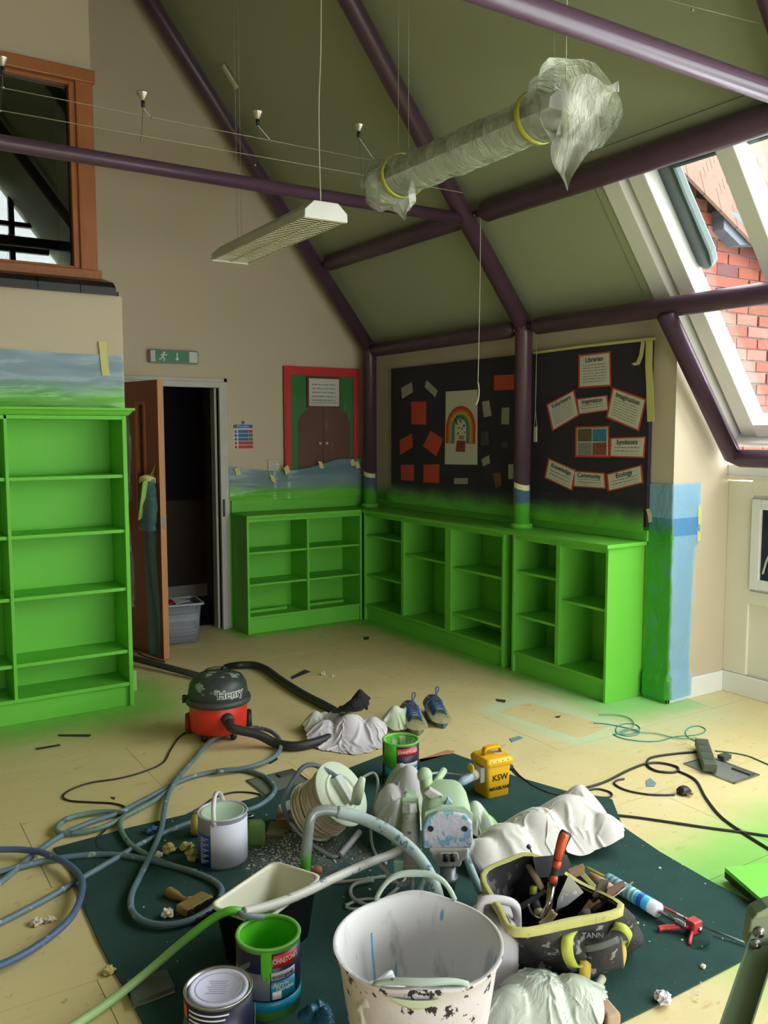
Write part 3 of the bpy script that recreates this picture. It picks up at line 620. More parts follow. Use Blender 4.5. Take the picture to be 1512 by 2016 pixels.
for hd_, q, lab, m_ in cards:
    cx_, cy_ = sum(a for a, b in q)/4, sum(b for a, b in q)/4
    big = [(cx_+(a-cx_)*1.06+math.copysign(1.6, a-cx_), cy_+(b-cy_)*1.06+math.copysign(1.6, b-cy_)) for a, b in q]
    t, _, _ = quad_paper('paper_card', big, XB, off, M_ORB, lab, 'paper', 'white cards on the display board')
    s_, P, nn = quad_paper('sheet', q, XB, off+.002, m_, None, None, parent=t)
    lay_text(hd_, P, nn, .5, .85 if m_ is M_CARD else .78, .042, M_INK, parent=t)
# four photographs
q = [(1136, 843), (1196, 841), (1197, 897), (1135, 896)]; t, _, _ = quad_paper('photo_card', [(1133, 840), (1199, 838), (1200, 901), (1132, 900)], XB, off, M_ORB, 'orange-bordered card with four colour photographs', 'photo card')
quad_paper('sheet', q, XB, off+.002, M('pale_mount', S(206, 204, 196), .6), None, None, parent=t)
for nm, c, u0, v0 in (('brown', S(110, 92, 62), 0, 0), ('sea', S(54, 140, 170), 1, 0), ('grey', S(150, 146, 138), 0, 1), ('market', S(146, 84, 54), 1, 1)):
    a, b = 1138+u0*29, 845+v0*27; quad_paper('photograph', [(a, b), (a+27, b-1), (a+27, b+24), (a, b+24)], XB, off+.004, M('photo_'+nm, c, .4, var=.5, sc=40), None, None, parent=t)
M_OR = M('orange_paper', S(214, 76, 46), .7)
for q, lab in (([(973, 739), (1012, 737), (1012, 767), (973, 769)], 'orange sheet near the top, just left of the column'), ([(810, 791), (839, 790), (839, 836), (810, 835)], 'upright orange sheet left of the rainbow picture'),
        ([(848, 848), (873, 864), (859, 898), (833, 878)], 'orange sheet tilted clockwise left of the rainbow picture'), ([(787, 867), (811, 853), (813, 880), (788, 896)], 'orange sheet tilted anticlockwise at the left edge of the board'),
        ([(789, 915), (815, 915), (815, 947), (790, 945)], 'lower orange sheet nearest the left edge of the board'), ([(834, 915), (865, 914), (865, 951), (834, 950)], 'lower orange sheet second from the left edge of the board'), ([(970, 932), (985, 930), (988, 955), (976, 962)], 'small crumpled orange and brown card near the film bottom')):
    quad_paper('orange_sheet', q, XB, off, M_OR if 'brown' not in lab else M('brown_card', S(130, 82, 58), .8, var=.4, sc=30), lab, 'paper', 'orange sheets on the display board')
M_GREY = M('grey_print_paper', S(176, 172, 156), .7, var=.3, sc=60)
for q, lab in (([(790, 764), (811, 752), (813, 772), (792, 785)], 'small pale card tilted left at the top left of the board'), ([(840, 748), (862, 769), (857, 782), (836, 762)], 'small pale card tilted right near the top left of the board'),
        ([(949, 791), (963, 788), (968, 818), (953, 822)], 'tiny drawing just right of the rainbow picture'), ([(988, 803), (1003, 802), (1002, 836), (987, 835)], 'small upright photograph left of the column'),
        ([(947, 850), (962, 849), (962, 876), (947, 877)], 'small dark photograph with a pale top beside the rainbow'), ([(988, 869), (1000, 868), (1000, 882), (988, 882)], 'tiny dark picture close to the column'),
        ([(948, 904), (963, 896), (965, 912), (951, 918)], 'small tilted picture below right of the rainbow'), ([(1001, 914), (1011, 914), (1011, 943), (1001, 943)], 'narrow black and white card touching the column'), ([(894, 941), (921, 941), (921, 953), (894, 953)], 'pale caption strip under the rainbow picture')):
    quad_paper('small_picture', q, XB, off, M_GREY if 'dark' not in lab else M('dark_photo', S(70, 66, 54), .4, var=.4, sc=50), lab, 'picture', 'small pictures on the display board')
# rainbow picture
q = [(878, 771), (940, 767), (940, 915), (876, 914)]
t, P, nn = quad_paper('rainbow_picture', q, XB, off, M('white_drawing_paper', S(222, 218, 198), .7, var=.04), 'tall white drawing of a rainbow on the display board', 'drawing')
ex = (P[1]-P[0]); ey = (P[0]-P[3]); o_ = P[3]+nn*.003
def arch(r0, r1, m, nm):
    mb = MB(); N_ = 28; pts = []
    for i in range(N_+1):
        a = math.pi*i/N_
        for r in (r0, r1): pts.append(o_+ex*(.5+r*.94*math.cos(a))+ey*(.50+r*.66*math.sin(a)*.9))
    for s, i0 in ((1, 0), (-1, N_)):   # straight legs
        pass
    mb.add(pts, [(2*i, 2*i+1, 2*i+3, 2*i+2) for i in range(N_)])
    for i0 in (0, N_):
        a_, b_ = pts[2*i0], pts[2*i0+1]; mb.add([a_, b_, b_-ey*.21, a_-ey*.21], [(0, 1, 2, 3)])
    mk(nm, mb, m, t, solid=.0006)
for r0, r1, c in ((.42, .50, S(206, 66, 44)), (.36, .42, S(222, 130, 50)), (.31, .36, S(206, 190, 70)), (.26, .31, S(96, 150, 80)), (.20, .26, S(74, 128, 150))): arch(r0, r1, M('felt_pen_%d' % int(r0*100), c, .7, var=.12, sc=80), 'arch_stripe')
bx_ = MB(); bx_.prism([o_+ex*.36+ey*.18, o_+ex*.66+ey*.18, o_+ex*.66+ey*.33, o_+ex*.40+ey*.33], nn*.001); mk('drawn_house', bx_, M('brown_felt_pen', S(136, 64, 48), .7, var=.3, sc=60), t)
bx_ = MB(); bx_.prism([o_+ex*.46+ey*.345, o_+ex*.62+ey*.345, o_+ex*.62+ey*.40, o_+ex*.46+ey*.40], nn*.001); mk('drawn_sign', bx_, M('pink_felt_pen', S(186, 120, 108), .7), t)
rr = random.Random(3)
fg = MB()
for i in range(16):
    u_, v_ = rr.uniform(.32, .68), rr.uniform(.42, .66); c = o_+ex*u_+ey*v_+nn*.001; fg.obox(c, ex*.018, ey*rr.uniform(.006, .014), nn*.0006)
mk('ink_marks', fg, M_INK, t)['kind'] = 'stuff'
# clear film over the display board, with tape round its edge
n = NT('clear_dust_film'); v = n.pos(); zz = n.math('ADD', n.xyz(v)[2], n.math('MULTIPLY', n.math('SUBTRACT', n.noise(n.scale(v, (1, 1, .5)), 4, 2), .5), .10))
m = n.math('SUBTRACT', 1.0, n.ramp(zz, 1.02, 1.20)); n.col(n.mix(m, S(120, 118, 124), GREEN)); n.set(.18)
streak = n.ramp(n.noise(n.scale(v, (1, 1, 4.5)), 2.6, 4, .6, 1.6), .60, .70)
n.bump(n.noise(n.scale(v, (1, 1, 3)), 3.2, 4, .6, 1.6), .5, .03)
n.see_through(n.math('MAXIMUM', n.math('MULTIPLY', m, .97), n.math('ADD', .07, n.math('MULTIPLY', streak, .13))))
mk('dust_film', sheet(lambda u, v: (XB-.05, 6.24-2.79*u, 1.0+1.125*v), 70, 34, -.012, 9, (1, 0, 0), (2, 2)), n.m, smooth=True, label='clear film over the display board, sprayed green along its foot', cat='plastic film')
def tape_px(pts, plane, w, label, up=None, off=.055):
    P = [GX(a, b, plane-off) for a, b in pts]; d = (P[-1]-P[0]).normalized(); u_ = up or Vector((1, 0, 0)).cross(d)
    return tape(P, w, u_, label)
tape_px([(1278, 668), (1277, 720), (1279, 760), (1280, 800), (1281, 830)], XB, .05, 'wide masking tape strip down the right edge of the display board')
tape_px([(1266, 672), (1262, 700), (1256, 715), (1246, 718)], XB, .03, 'curled loose tape end at the top right of the display board')
tape_px([(1050, 695), (1150, 682), (1240, 672), (1290, 667)], XB, .016, 'thin tape line along the top edge of the display board')
tape_px([(1275, 1002), (1279, 1015), (1280, 1028)], XB, .025, 'short tape end at the bottom right corner of the display board')

# red-framed noticeboard on the back wall
q = [(556, 719), (704, 727), (704, 930), (560, 935)]
Pn = [GY(a, b, YA-.02) for a, b in q]; x0, x1, z0, z1 = 3.19, 3.915, 1.235, 2.14
t = thing('noticeboard', 'red-framed noticeboard with a paper door on green backing', 'noticeboard', (3.55, YA, 1.2))
mk('backing', MB().box(x0, x1, YA-.02, YA-.001, z0, z1), M('green_backing_paper', S(50, 118, 56), .7), t, world=True)
f = MB(); f.box(x0, x0+.06, YA-.032, YA-.02, z0, z1); f.box(x1-.06, x1, YA-.032, YA-.02, z0, z1); f.box(x0+.06, x1-.06, YA-.032, YA-.02, z1-.07, z1); mk('frame', f, M('scarlet_border_paper', S(206, 44, 48), .6), t, world=True)
arc = [(x0+.13, YA-.022, z0), (x1-.09, YA-.022, z0)]+[(x1-.09-.505*(.5-.5*math.cos(math.pi*i/14)), YA-.022, 1.67+.15*math.sin(math.pi*i/14)) for i in range(15)]
mk('paper_door', MB().prism(arc, (0, -.004, 0)), M('brown_craft_paper', S(104, 62, 46), .7), t, world=True)
mk('door_gap', MB().box(3.553, 3.557, YA-.0275, YA-.026, z0, 1.80), M_DARK, t, world=True)
for dx in (-.035, .03): mk('knob', MB().ball((3.555+dx, YA-.036, 1.50), .012, 10, 6), M('white_knob', S(226, 220, 210), .4), t, True, world=True)
mk('notice_frame', MB().box(3.40, 3.72, YA-.038, YA-.021, 1.80, 2.06), M('dark_red_mount', S(120, 30, 30), .6), t, world=True)
mb = MB(); mb.prism([(3.415, YA-.0395, 2.045), (3.705, YA-.0395, 2.045), (3.705, YA-.0395, 1.815), (3.415, YA-.0395, 1.815)], (0, -.002, 0)); mb.uvs = [(0, 1), (1, 1), (1, 0), (0, 0)]*2
mk('notice', mb, print_mat('pale_notice', S(206, 206, 200), S(70, 80, 70), 7, .85, blocks=[(.08, .92, .1, .13, S(150, 160, 140))]), t)
bpy.data.objects['notice.001'].location = -t.location if 'notice.001' in bpy.data.objects else (0, 0, 0)
n = NT('clear_film_on_noticeboard'); v = n.pos(); n.col(S(170, 170, 160)); n.set(.15); n.bump(n.noise(n.scale(v, (3, 1, 1)), 4, 4, .6, 2), .6, .03)
n.see_through(n.math('ADD', .06, n.math('MULTIPLY', n.ramp(n.noise(n.scale(v, (2.2, 1, .8)), 3, 3, .6, 2), .6, .7), .16)))
mk('dust_film', sheet(lambda u, v: (x0+.01+(x1-x0)*u, YA-.055, z0-.04+.70*v), 36, 30, -.015, 4, (0, 1, 0), (2, 1)), n.m, smooth=True, label='clear film draped over the lower part of the red noticeboard', cat='plastic film')
# fire exit sign
t = thing('exit_sign', 'green running man emergency exit sign in a grey case above the doorway', 'sign', (2.255, YA, 2.17))
mk('case', MB().box(-.195, .195, -.06, -.001, -.05, .05), M('clear_sign_case', S(150, 150, 140), .35), t, bevel=.012)
mk('panel', MB().box(-.15, .11, -.064, -.06, -.04, .04), M('exit_green', S(10, 120, 72), .4), t)
mk('end_reflector', MB().box(.112, .175, -.064, -.06, -.04, .04), M('pale_diffuser', S(200, 204, 196), .4), t); mk('end_reflector', MB().box(-.188, -.152, -.064, -.06, -.04, .04), M('pale_diffuser_b', S(186, 190, 182), .4), t)
man = MB(); Z_ = -.0652
def limb(a, b, w_): 
    a, b = Vector((a[0], Z_, a[1])), Vector((b[0], Z_, b[1])); d = (b-a).normalized(); man.obox((a+b)/2, (b-a)/2, d.cross(Vector((0, 1, 0)))*w_, Vector((0, .0006, 0)))
man.lathe([(0, 0), (.008, 0)], 12); man.map(lambda p: Vector((p.x-.085, Z_-.0006, p.y+.027)))
limb((-.09, .016), (-.098, -.008), .007); limb((-.098, -.008), (-.082, -.018), .004); limb((-.082, -.018), (-.088, -.034), .004); limb((-.098, -.008), (-.112, -.022), .004); limb((-.112, -.022), (-.128, -.022), .004); limb((-.088, .014), (-.07, .008), .0032); limb((-.07, .008), (-.062, .016), .003); limb((-.094, .014), (-.112, .006), .0032)
mk('running_figure', man, M_WHITEINK, t)
ar = MB(); ar.prism([(.012, Z_, .028), (.02, Z_, .028), (.02, Z_, -.012), (.032, Z_, -.012), (.016, Z_, -.032), (0, Z_, -.012), (.012, Z_, -.012)], (0, -.0008, 0)); mk('arrow', ar, M_WHITEINK, t)
# fire action notice
x0, x1 = GY(459, 840, YA).x, GY(497, 840, YA).x
t = thing('fire_notice', 'small blue and red fire action notice on the wall beside the doorway', 'notice', ((x0+x1)/2, YA, 1.57))
hw = (x1-x0)/2; M_FB, M_FR, M_FG = M('notice_blue', S(44, 96, 160), .5), M('notice_red', S(190, 44, 48), .5), M('notice_green', S(40, 130, 80), .5)
mk('sheet', MB().box(-hw, hw, -.002, 0, -.105, .088), M('notice_white', S(214, 210, 196), .5), t)
mk('heading', MB().box(-hw, hw, -.0034, -.002, .058, .086), M_FB, t)
for i in range(5):
    z = .03-i*.031; m_ = M_FB if i < 3 else M_FR; mk('instruction_bar', MB().box(-hw*.5, hw*(.55 if i < 3 else 1), -.0034, -.002, z-.012, z+.014), m_, t)
    mk('icon', MB().lathe([(0, -.0034), (.012, -.0034), (.012, -.002)], 14, c=(0, 0, 0)).map(lambda p: Vector((p.x-hw*.76, p.z, p.y+z))), M_FB if i < 3 else M_FR, t)
    if i < 3: mk('pictogram', MB().box(hw*.58, hw, -.0034, -.002, z-.012, z+.014), (M_FR, M_FG, M_FG)[i], t)
mk('icon', MB().lathe([(0, -.0034), (.014, -.0034), (.014, 0)], 14).map(lambda p: Vector((p.x, p.z, p.y+.103))), M_FB, t)
tm = text_mb('Fire action', .024, .0003); tm.map(lambda p: Vector((p.x, -.0038-p.z, p.y+.072))); mk('lettering', tm, M_WHITEINK, t)
# socket box with faint dots
t = thing('wall_socket', 'white twin socket plate on the back wall left of the noticeboard', 'socket', (3.105, YA, 1.30))
mk('plate', MB().box(-.062, .062, -.014, -.001, -.07, .07), M('aged_white_plastic', S(196, 188, 166), .4), t, bevel=.004)
for zz in (-.03, .0, .03):
    mk('switch', MB().box(-.035, -.02, -.018, -.014, zz-.008, zz+.008), M('switch_white', S(206, 200, 180), .4), t); mk('switch', MB().box(.012, .027, -.018, -.014, zz-.008, zz+.008), M_WHITE, t)
# loose strip on the wall between column and board
mk('wall_scuff', MB().box(XB-.004, XB-.001, 6.36, 6.375, 1.48, 1.60), M('torn_tape_grey', S(190, 184, 160), .7), label='torn pale tape scrap on the wall between column and display board', cat='tape')
# film wrapped on the door handle
n = NT('film_on_door'); v = n.pos(); n.col(n.mix(n.noise(v, 9, 3), S(60, 88, 102), S(88, 134, 120))); n.set(.2); n.bump(n.noise(v, 14, 4, .6, 1.5), .7, .03); n.see_through(.72)
M_DFILM = n.m
def door_pt(a, d, z): return Vector((hx+math.cos(ang)*a+math.sin(ang)*d, hy+math.sin(ang)*a-math.cos(ang)*d, z))
dl = MB().grid(lambda u, v: door_pt(LW-.17+.18*u+.012*math.sin(v*7), .030+.045+.02*math.sin(u*7+v*5)*math.sin(math.pi*u), .03+1.0*v), 12, 40)
mk('door_film', dl, M_DFILM, smooth=True, label='grey-green film hanging down the open door to the floor', cat='plastic film')
bg = MB()
for k in range(21):
    v_ = k/20; z = 1.28-.36*v_; w_ = .06+.035*math.sin(v_*2.4)+.006*math.sin(k*1.7); cx_ = LW-.06+.06*math.sin(v_*1.5)-.08*v_
    bg.v += [tuple(door_pt(cx_+w_*math.cos(2*math.pi*j/18)*(1+.10*math.sin(3*j+k)), .10+.045*math.sin(2*math.pi*j/18)*(1+.15*math.sin(2*j+k*.6)), z)) for j in range(18)]
bg.f += [(k*18+j, k*18+(j+1) % 18, (k+1)*18+(j+1) % 18, (k+1)*18+j) for k in range(20) for j in range(18)]
t = mk('handle_bag', bg, M_DFILM, smooth=True, label='crumpled film bag taped over the door handle', cat='plastic film')
mt = MB()
for j in range(19): a = 2*math.pi*j/18; p = door_pt(LW-.06+.064*math.cos(a), .10+.052*math.sin(a), 1.275+.012*math.sin(2*a)); mt.v += [tuple(p+Vector((0, 0, .018))), tuple(p-Vector((0, 0, .022)))]
mt.f += [(2*j, 2*j+1, 2*j+3, 2*j+2) for j in range(18)]; mk('tape_band', mt, M_TAPE, t, solid=.001)
tp2 = MB(); P = [door_pt(LW+.02-.10*s, .158-.01*s, 1.27-.27*s) for s in np.linspace(0, 1, 8)]; tp2.v += [tuple(q+Vector((d*.018, 0, d*.01))) for q in P for d in (-1, 1)]; tp2.f += [(2*i, 2*i+1, 2*i+3, 2*i+2) for i in range(7)]; mk('tape_edge', tp2, M('lime_stained_tape', S(160, 196, 96), .7), t, solid=.001)
tp3 = MB(); P = [door_pt(LW-.03-.05*s, .012+.06*s, 1.43-.16*s) for s in np.linspace(0, 1, 5)]; tp3.v += [tuple(q+Vector((d*.014, d*.01, 0))) for q in P for d in (-1, 1)]; tp3.f += [(2*i, 2*i+1, 2*i+3, 2*i+2) for i in range(4)]; mk('tape_hanger', tp3, M('dull_tape', S(150, 130, 92), .7), t, solid=.001)

# ------------------------------------------------------------------ lights, wires, cords
def line(name, pts, r, m, label, cat='cable', group=None, seg=5): return mk(name, MB().tube(pts, r, seg), m, smooth=True, label=label, cat=cat, group=group)
M_WIRE = M('dull_wire', S(150, 146, 120), .5, .3); M_CORD = M('white_cord', S(206, 200, 176), .6)
# hanging louvred fluorescent fitting: bottom-face corners seen at (435,512)-(470,522) and (640,428)-(672,418)
def fitting(zc):
    pa, pb = G(453, 515, zc), G(640, 424, zc); return pa, pb
zc = 2.54
pa, pb = G(453, 516, zc), G(641, 432, zc); dv = (pb-pa); LL = dv.length; e1 = dv.normalized(); e2 = Vector((0, 0, 1)).cross(e1)
t = thing('louvre_light', 'hanging white louvred fluorescent light below the rafters', 'ceiling light', ((pa+pb)/2), math.atan2(e1.y, e1.x))
L2, W2 = LL/2, .105
hs = MB(); prof = [(-W2, 0), (-W2*.98, .035), (-W2*.55, .075), (W2*.55, .075), (W2*.98, .035), (W2, 0)]
for s in (-1, 1):
    hs.v += [(s*L2*.985, a, b) for a, b in prof]
hs.f += [(i, i+1, i+7, i+6) for i in range(5)]; mk('housing', hs, M('white_enamel', S(196, 196, 184), .4), t, solid=.002)
for s in (-1, 1):
    ec = MB(); ec.prism([(s*L2*.985, a*1.03, b*1.05-.004) for a, b in prof], (s*.018, 0, 0)); mk('end_cap', ec, M('pale_end_cap', S(222, 222, 214), .4), t, bevel=.003)
mk('back_reflector', MB().box(-L2*.97, L2*.97, -W2*.93, W2*.93, .030, .033), M('gap_shade_tone', S(70, 66, 48), .5), t)  # dark plate added so the gaps between blades read as shade
mk('centre_rail', MB().box(-L2*.98, L2*.98, -.006, .006, -.001, .004), M('warm_white_louvre', S(214, 206, 172), .4), t)
M_LOUV = M('bright_louvre', S(214, 206, 172), .3)
for k in range(34):
    x = -L2*.95+k*(L2*1.9)/33; mk('louvre_blade', MB().box(x-.0035, x+.0035, -W2*.93, W2*.93, .0, .0028), M_LOUV, t)
for s in (-1, 1): mk('tube', MB().tube([(-L2*.94, s*.05, .048), (L2*.94, s*.05, .048)], .008, 8), M('unlit_tube', S(226, 224, 214), .3), t, True)
mk('side_reflector', MB().box(-L2*.97, L2*.97, -W2*.96, -W2*.94, 0, .006), M_LOUV, t); mk('side_reflector', MB().box(-L2*.97, L2*.97, W2*.94, W2*.96, 0, .006), M_LOUV, t)
M_RIB = None
def up_to_roof(p): return Vector((p.x, p.y, roofz(p.x)-.002))
for s, lab in ((-.8, 'thin suspension wire at the far end of the louvred light'), (-.7, 'second thin suspension wire at the far end of the louvred light')):
    p = (pa+pb)/2+e1*(s*L2)+Vector((0, 0, .077)); line('suspension_wire', [p, up_to_roof(p)], .0012, M_WIRE, lab, 'wire', 'light suspension wires')
p = (pa+pb)/2+e1*(.92*L2)+Vector((0, 0, .077)); q_ = up_to_roof(p); line('supply_flex', smooth_pts([p, p+Vector((-.004, .003, .4)), p+Vector((.01, 0, .9)), q_], 6), .003, M_CORD, 'pale supply flex rising from the louvred light to the ceiling', 'cable')
# junction box on the slope above, plus a batten on the ceiling
p = up_to_roof(p); mk('ceiling_rose', MB().tube([p+Vector((.0, .08, .0)), p+Vector((0, -.12, -.01))], .03, 14), M('dull_ceiling_rose', S(150, 150, 120), .5), smooth=True, label='dull cylindrical ceiling fitting beside the middle rafter', cat='fitting')
d_ = ray(455, 150); tt = (2.473+1.29*3.92-.01-CAM_H)/(d_.z+1.29*d_.x); p = Vector((0, 0, CAM_H))+d_*tt
mk('ceiling_batten', MB().obox(p-e_n*.012, e_s*.09, Vector((0, .022, 0)), e_n*.010), M('cream_batten', S(206, 200, 168), .5), bevel=.006, label='small cream batten fixed on the ceiling slope by the back rafter', cat='fitting')
# film-wrapped twin of the light
zc = 2.70
pa, pb = G(765, 372, zc), G(1120, 222, zc); dv = pb-pa; L2 = dv.length/2; e1 = dv.normalized(); e2 = Vector((0, 0, 1)).cross(e1); mid = (pa+pb)/2
t = thing('wrapped_light', 'hanging fluorescent light wrapped in cloudy film with yellow tape', 'ceiling light', mid, math.atan2(e1.y, e1.x))
mk('housing', MB().prism([(-L2, a, b) for a, b in ((-.095, 0), (-.09, .035), (-.05, .07), (.05, .07), (.09, .035), (.095, 0))], (2*L2, 0, 0)), M('white_enamel_housing', S(196, 196, 184), .4), t)
n = NT('cloudy_wrap'); v = n.obj(); n.col(S(188, 196, 172)); n.set(.22); n.bump(n.noise(n.scale(v, (5, 1.5, 1.5)), 4, 4, .65, 1.5), .9, .03)
n.see_through(n.math('ADD', .42, n.math('MULTIPLY', n.ramp(n.noise(n.scale(v, (6, 2, 2)), 3, 4), .45, .65), .35))); M_WRAP = n.m
wr_ = MB(); NS, NR = 70, 22
def wr_r(s): 
    b = .088
    if s < .08: b = .125-.03*(s/.08)
    if s > .88: b = .09+.09*((s-.88)/.12)
    return b
for k in range(NS+1):
    s = k/NS; x = -L2*1.06+2.12*L2*s; b = wr_r(s)
    for j in range(NR):
        a = 2*math.pi*j/NR; cr = mnoise.noise(Vector((s*16, math.cos(a)*1.3, math.sin(a)*1.3)))*.18+mnoise.noise(Vector((s*40, math.cos(a)*3, math.sin(a)*3)))*.08
        rr_ = b*(1+cr*(1.7 if s < .1 or s > .88 else .6)); wr_.v.append((x+.02*mnoise.noise(Vector((a, s*9, 2))), math.cos(a)*rr_*1.12, .03+math.sin(a)*rr_*(.82 if math.sin(a) > 0 else .95)))
wr_.f += [(k*NR+j, k*NR+(j+1) % NR, (k+1)*NR+(j+1) % NR, (k+1)*NR+j) for k in range(NS) for j in range(NR)]
mk('film_wrap', wr_, M_WRAP, t, True)
for x, lab in ((-L2*.80, None), (L2*.74, None)):
    tb_ = MB()
    for j in range(23): a = 2*math.pi*j/22; tb_.v += [(x+.014+.01*math.sin(a), math.cos(a)*.112, .03+math.sin(a)*.092), (x-.014+.01*math.sin(a), math.cos(a)*.112, .03+math.sin(a)*.092)]
    tb_.f += [(2*j, 2*j+1, 2*j+3, 2*j+2) for j in range(22)]; mk('tape_band', tb_, M('yellow_tape', S(206, 206, 90), .6), t, True, solid=.001)
# loose film skirts at both ends
n = NT('loose_white_film'); v = n.obj(); n.col(S(216, 218, 204)); n.set(.25); n.bump(n.noise(n.scale(v, (3, 3, 1)), 8, 4, .6, 1.5), .7, .03); n.see_through(.62); M_LOOSE = n.m
def skirt(x0, x1, drop, seed, nm='film_tail'):
    mb = MB().grid(lambda u, v: (x0+(x1-x0)*u+.03*math.sin(v*5+seed), .10*math.cos(u*4+seed)*(1-.5*v)+.03*mnoise.noise(Vector((u*4, v*4, seed))), .06-drop*v*(.45+.55*math.exp(-((u-.5)*3.2)**2))+.03*mnoise.noise(Vector((u*6, v*5, seed+3)))), 26, 26); mk(nm, mb, M_LOOSE, t, True)
skirt(L2*.92, L2*1.26, .34, 1.2); skirt(-L2*1.08, -L2*.72, .20, 4.0)
p2 = mid+e1*(L2*1.0)+Vector((0, 0, .06)); line('supply_flex', smooth_pts([p2, p2+Vector((-.01, .01, .25)), up_to_roof(p2)], 6), .0028, M_CORD, 'pale flex rising from the film-wrapped light', 'cable')
p3 = mid+e1*(L2*.86)+Vector((0, 0, .06)); line('suspension_wire', [p3, up_to_roof(p3)], .0012, M_WIRE, 'suspension wire at the near end of the film-wrapped light', 'wire', 'light suspension wires')
for s_, lab in ((-.86, 'suspension wire at the far end of the film-wrapped light'), (-.72, 'second suspension wire at the far end of the film-wrapped light')):
    p3 = mid+e1*(L2*s_)+Vector((0, 0, .08)); line('suspension_wire', [p3, up_to_roof(p3)], .0012, M_WIRE, lab, 'wire', 'light suspension wires')
# low voltage track wires with spot lamps
def wpt(px, py, y): return GY(px, py, y)
w1a, w1b = GY(0, 172, 3.9), GY(545, 279, 3.9); w2a, w2b = GY(0, 217, 3.75), GY(555, 316, 3.75)
M_TRK = M('pale_track_wire', S(170, 160, 130), .4, .4)
def ext(a, b, x): return a+(b-a)*((x-a.x)/(b.x-a.x))
line('track_wire', [ext(w1a, w1b, -.4), ext(w1a, w1b, 2.9)], .0018, M_TRK, 'upper taut lighting wire across the left of the room', 'wire', 'taut lighting wires'); line('track_wire', [ext(w2a, w2b, -.4), ext(w2a, w2b, 2.9)], .0018, M_TRK, 'lower taut lighting wire across the left of the room', 'wire', 'taut lighting wires')
M_CHR = M('bright_lamp_metal', S(206, 202, 190), .25, .8)
for (lx, ly), (ax, ay), (bx_, by_), lab in (((4, 122), (6, 172), (1, 218), 'spot lamp on the lighting wires by the timber window'), ((281, 190), (298, 232), (278, 274), 'spot lamp second along the lighting wires'), ((507, 227), (533, 277), (502, 325), 'spot lamp third along the lighting wires'), ((706, 252), (735, 312), (712, 345), 'spot lamp nearest the middle rafter')):
    p = GY(lx, ly, 3.88); t = thing('spot_lamp', lab, 'lamp', p, 0, 'spot lamps on wires')
    mk('reflector', MB().lathe([(.006, -.018), (.012, -.012), (.024, .012), (.027, .018), (.022, .018), (0, .006)], 16), M_CHR, t, True)
    mk('lamp_holder', MB().lathe([(0, -.045), (.008, -.045), (.009, -.02), (0, -.018)], 10), M_BLACK, t, True)
    qa, qb = GY(ax, ay, 3.9), GY(bx_, by_, 3.75)
    mk('contact_rod', MB().tube([p+Vector((0, 0, -.045)), qa], .0014, 5), M_STEEL, t, world=True); mk('contact_rod', MB().tube([p+Vector((0, 0, -.045)), qb], .0012, 5), M_STEEL, t, world=True)
    mk('clamp', MB().ball(qa, .006, 8, 6), M_STEEL, t, world=True); mk('clamp', MB().ball(qb, .005, 8, 6), M_STEEL, t, world=True)
a_, b_ = GY(1280, -8, 2.2), GY(1530, 55, 2.2); line('track_wire', [a_, b_], .0015, M_WIRE, 'dark taut wire crossing the ceiling at the top right corner', 'wire', 'taut lighting wires')
a_ = GY(1363, 20, 2.2); mk('wire_clamp', MB().obox(a_, (.006, 0, 0), (0, .004, 0), (0, 0, .004)).tube([a_+Vector((0, 0, .06)), a_-Vector((0, 0, .03))], .0012, 5), M_WIRE, label='tiny clamp on the dark wire at the top right', cat='clamp')
# pull cords
p0 = GY(946, 430, 4.27); p1 = GY(941, 752, 4.27); ln_ = [p0, lerp(p0, p1, .5)+Vector((.004, 0, 0)), p1]
t = thing('pull_cord', 'long white pull cord hanging from the purlin with a bare hook end', 'cord', p1); mk('cord', MB().tube(smooth_pts(ln_, 6), .0024, 6), M_CORD, t, True, world=True)
e_ = [GY(941, 752, 4.27), GY(943, 770, 4.27), GY(941, 788, 4.27), GY(937, 797, 4.27)]; mk('cord_end', MB().tube(smooth_pts(e_, 5), .004, 7), M_CORD, t, True, world=True)
p0 = GX(1057, 668, 4.02); p1 = GX(1054, 805, 4.02)
t = thing('pull_cord', 'short white pull cord with a rectangular toggle in front of the display board', 'cord', p1); mk('cord', MB().tube([p0, p1], .0018, 6), M_CORD, t, True, world=True)
a_, b_, c_ = GX(1052, 840, 4.02), GX(1057, 840, 4.02), GX(1054, 855, 4.02)
mk('cord_loop', MB().tube([p1, a_], .0015, 5).tube([p1, b_], .0015, 5), M_CORD, t, True, world=True); mk('toggle', MB().obox(c_, (.003, 0, 0), (0, .016, 0), (0, 0, .052)), M('cream_toggle', S(216, 208, 178), .5), t, bevel=.003, world=True)
# thin cable stapled along the middle rafter
line('rafter_cable', [rafter_pt(2.40, 4.48), rafter_pt(2.9, 4.475), rafter_pt(3.35, 4.475)], .004, M_CORD, 'thin pale cable running along the middle rafter', 'cable')
# ------------------------------------------------------------------ things on the floor
RZ = -YAW                                             # many things were set down facing the viewer
def floor_xy(px, py, z=0.0, base=0.0): p = G(px, py, z); return Vector((p.x, p.y, base))
def cable(name, px, r, m, label, cat='cable', closed=False, k=7, lift=0.0, group=None, parent=None, seg=8):
    """cable lying on the floor; points (px, py[, z]) read off the photograph and put on the floor plane"""
    P = [G(p[0], p[1], (p[2] if len(p) > 2 else r+lift)) for p in px]
    return mk(name, MB().tube(smooth_pts(P, k, closed), r, seg, closed), m, parent, True, label=label, cat=cat, group=group, world=bool(parent))

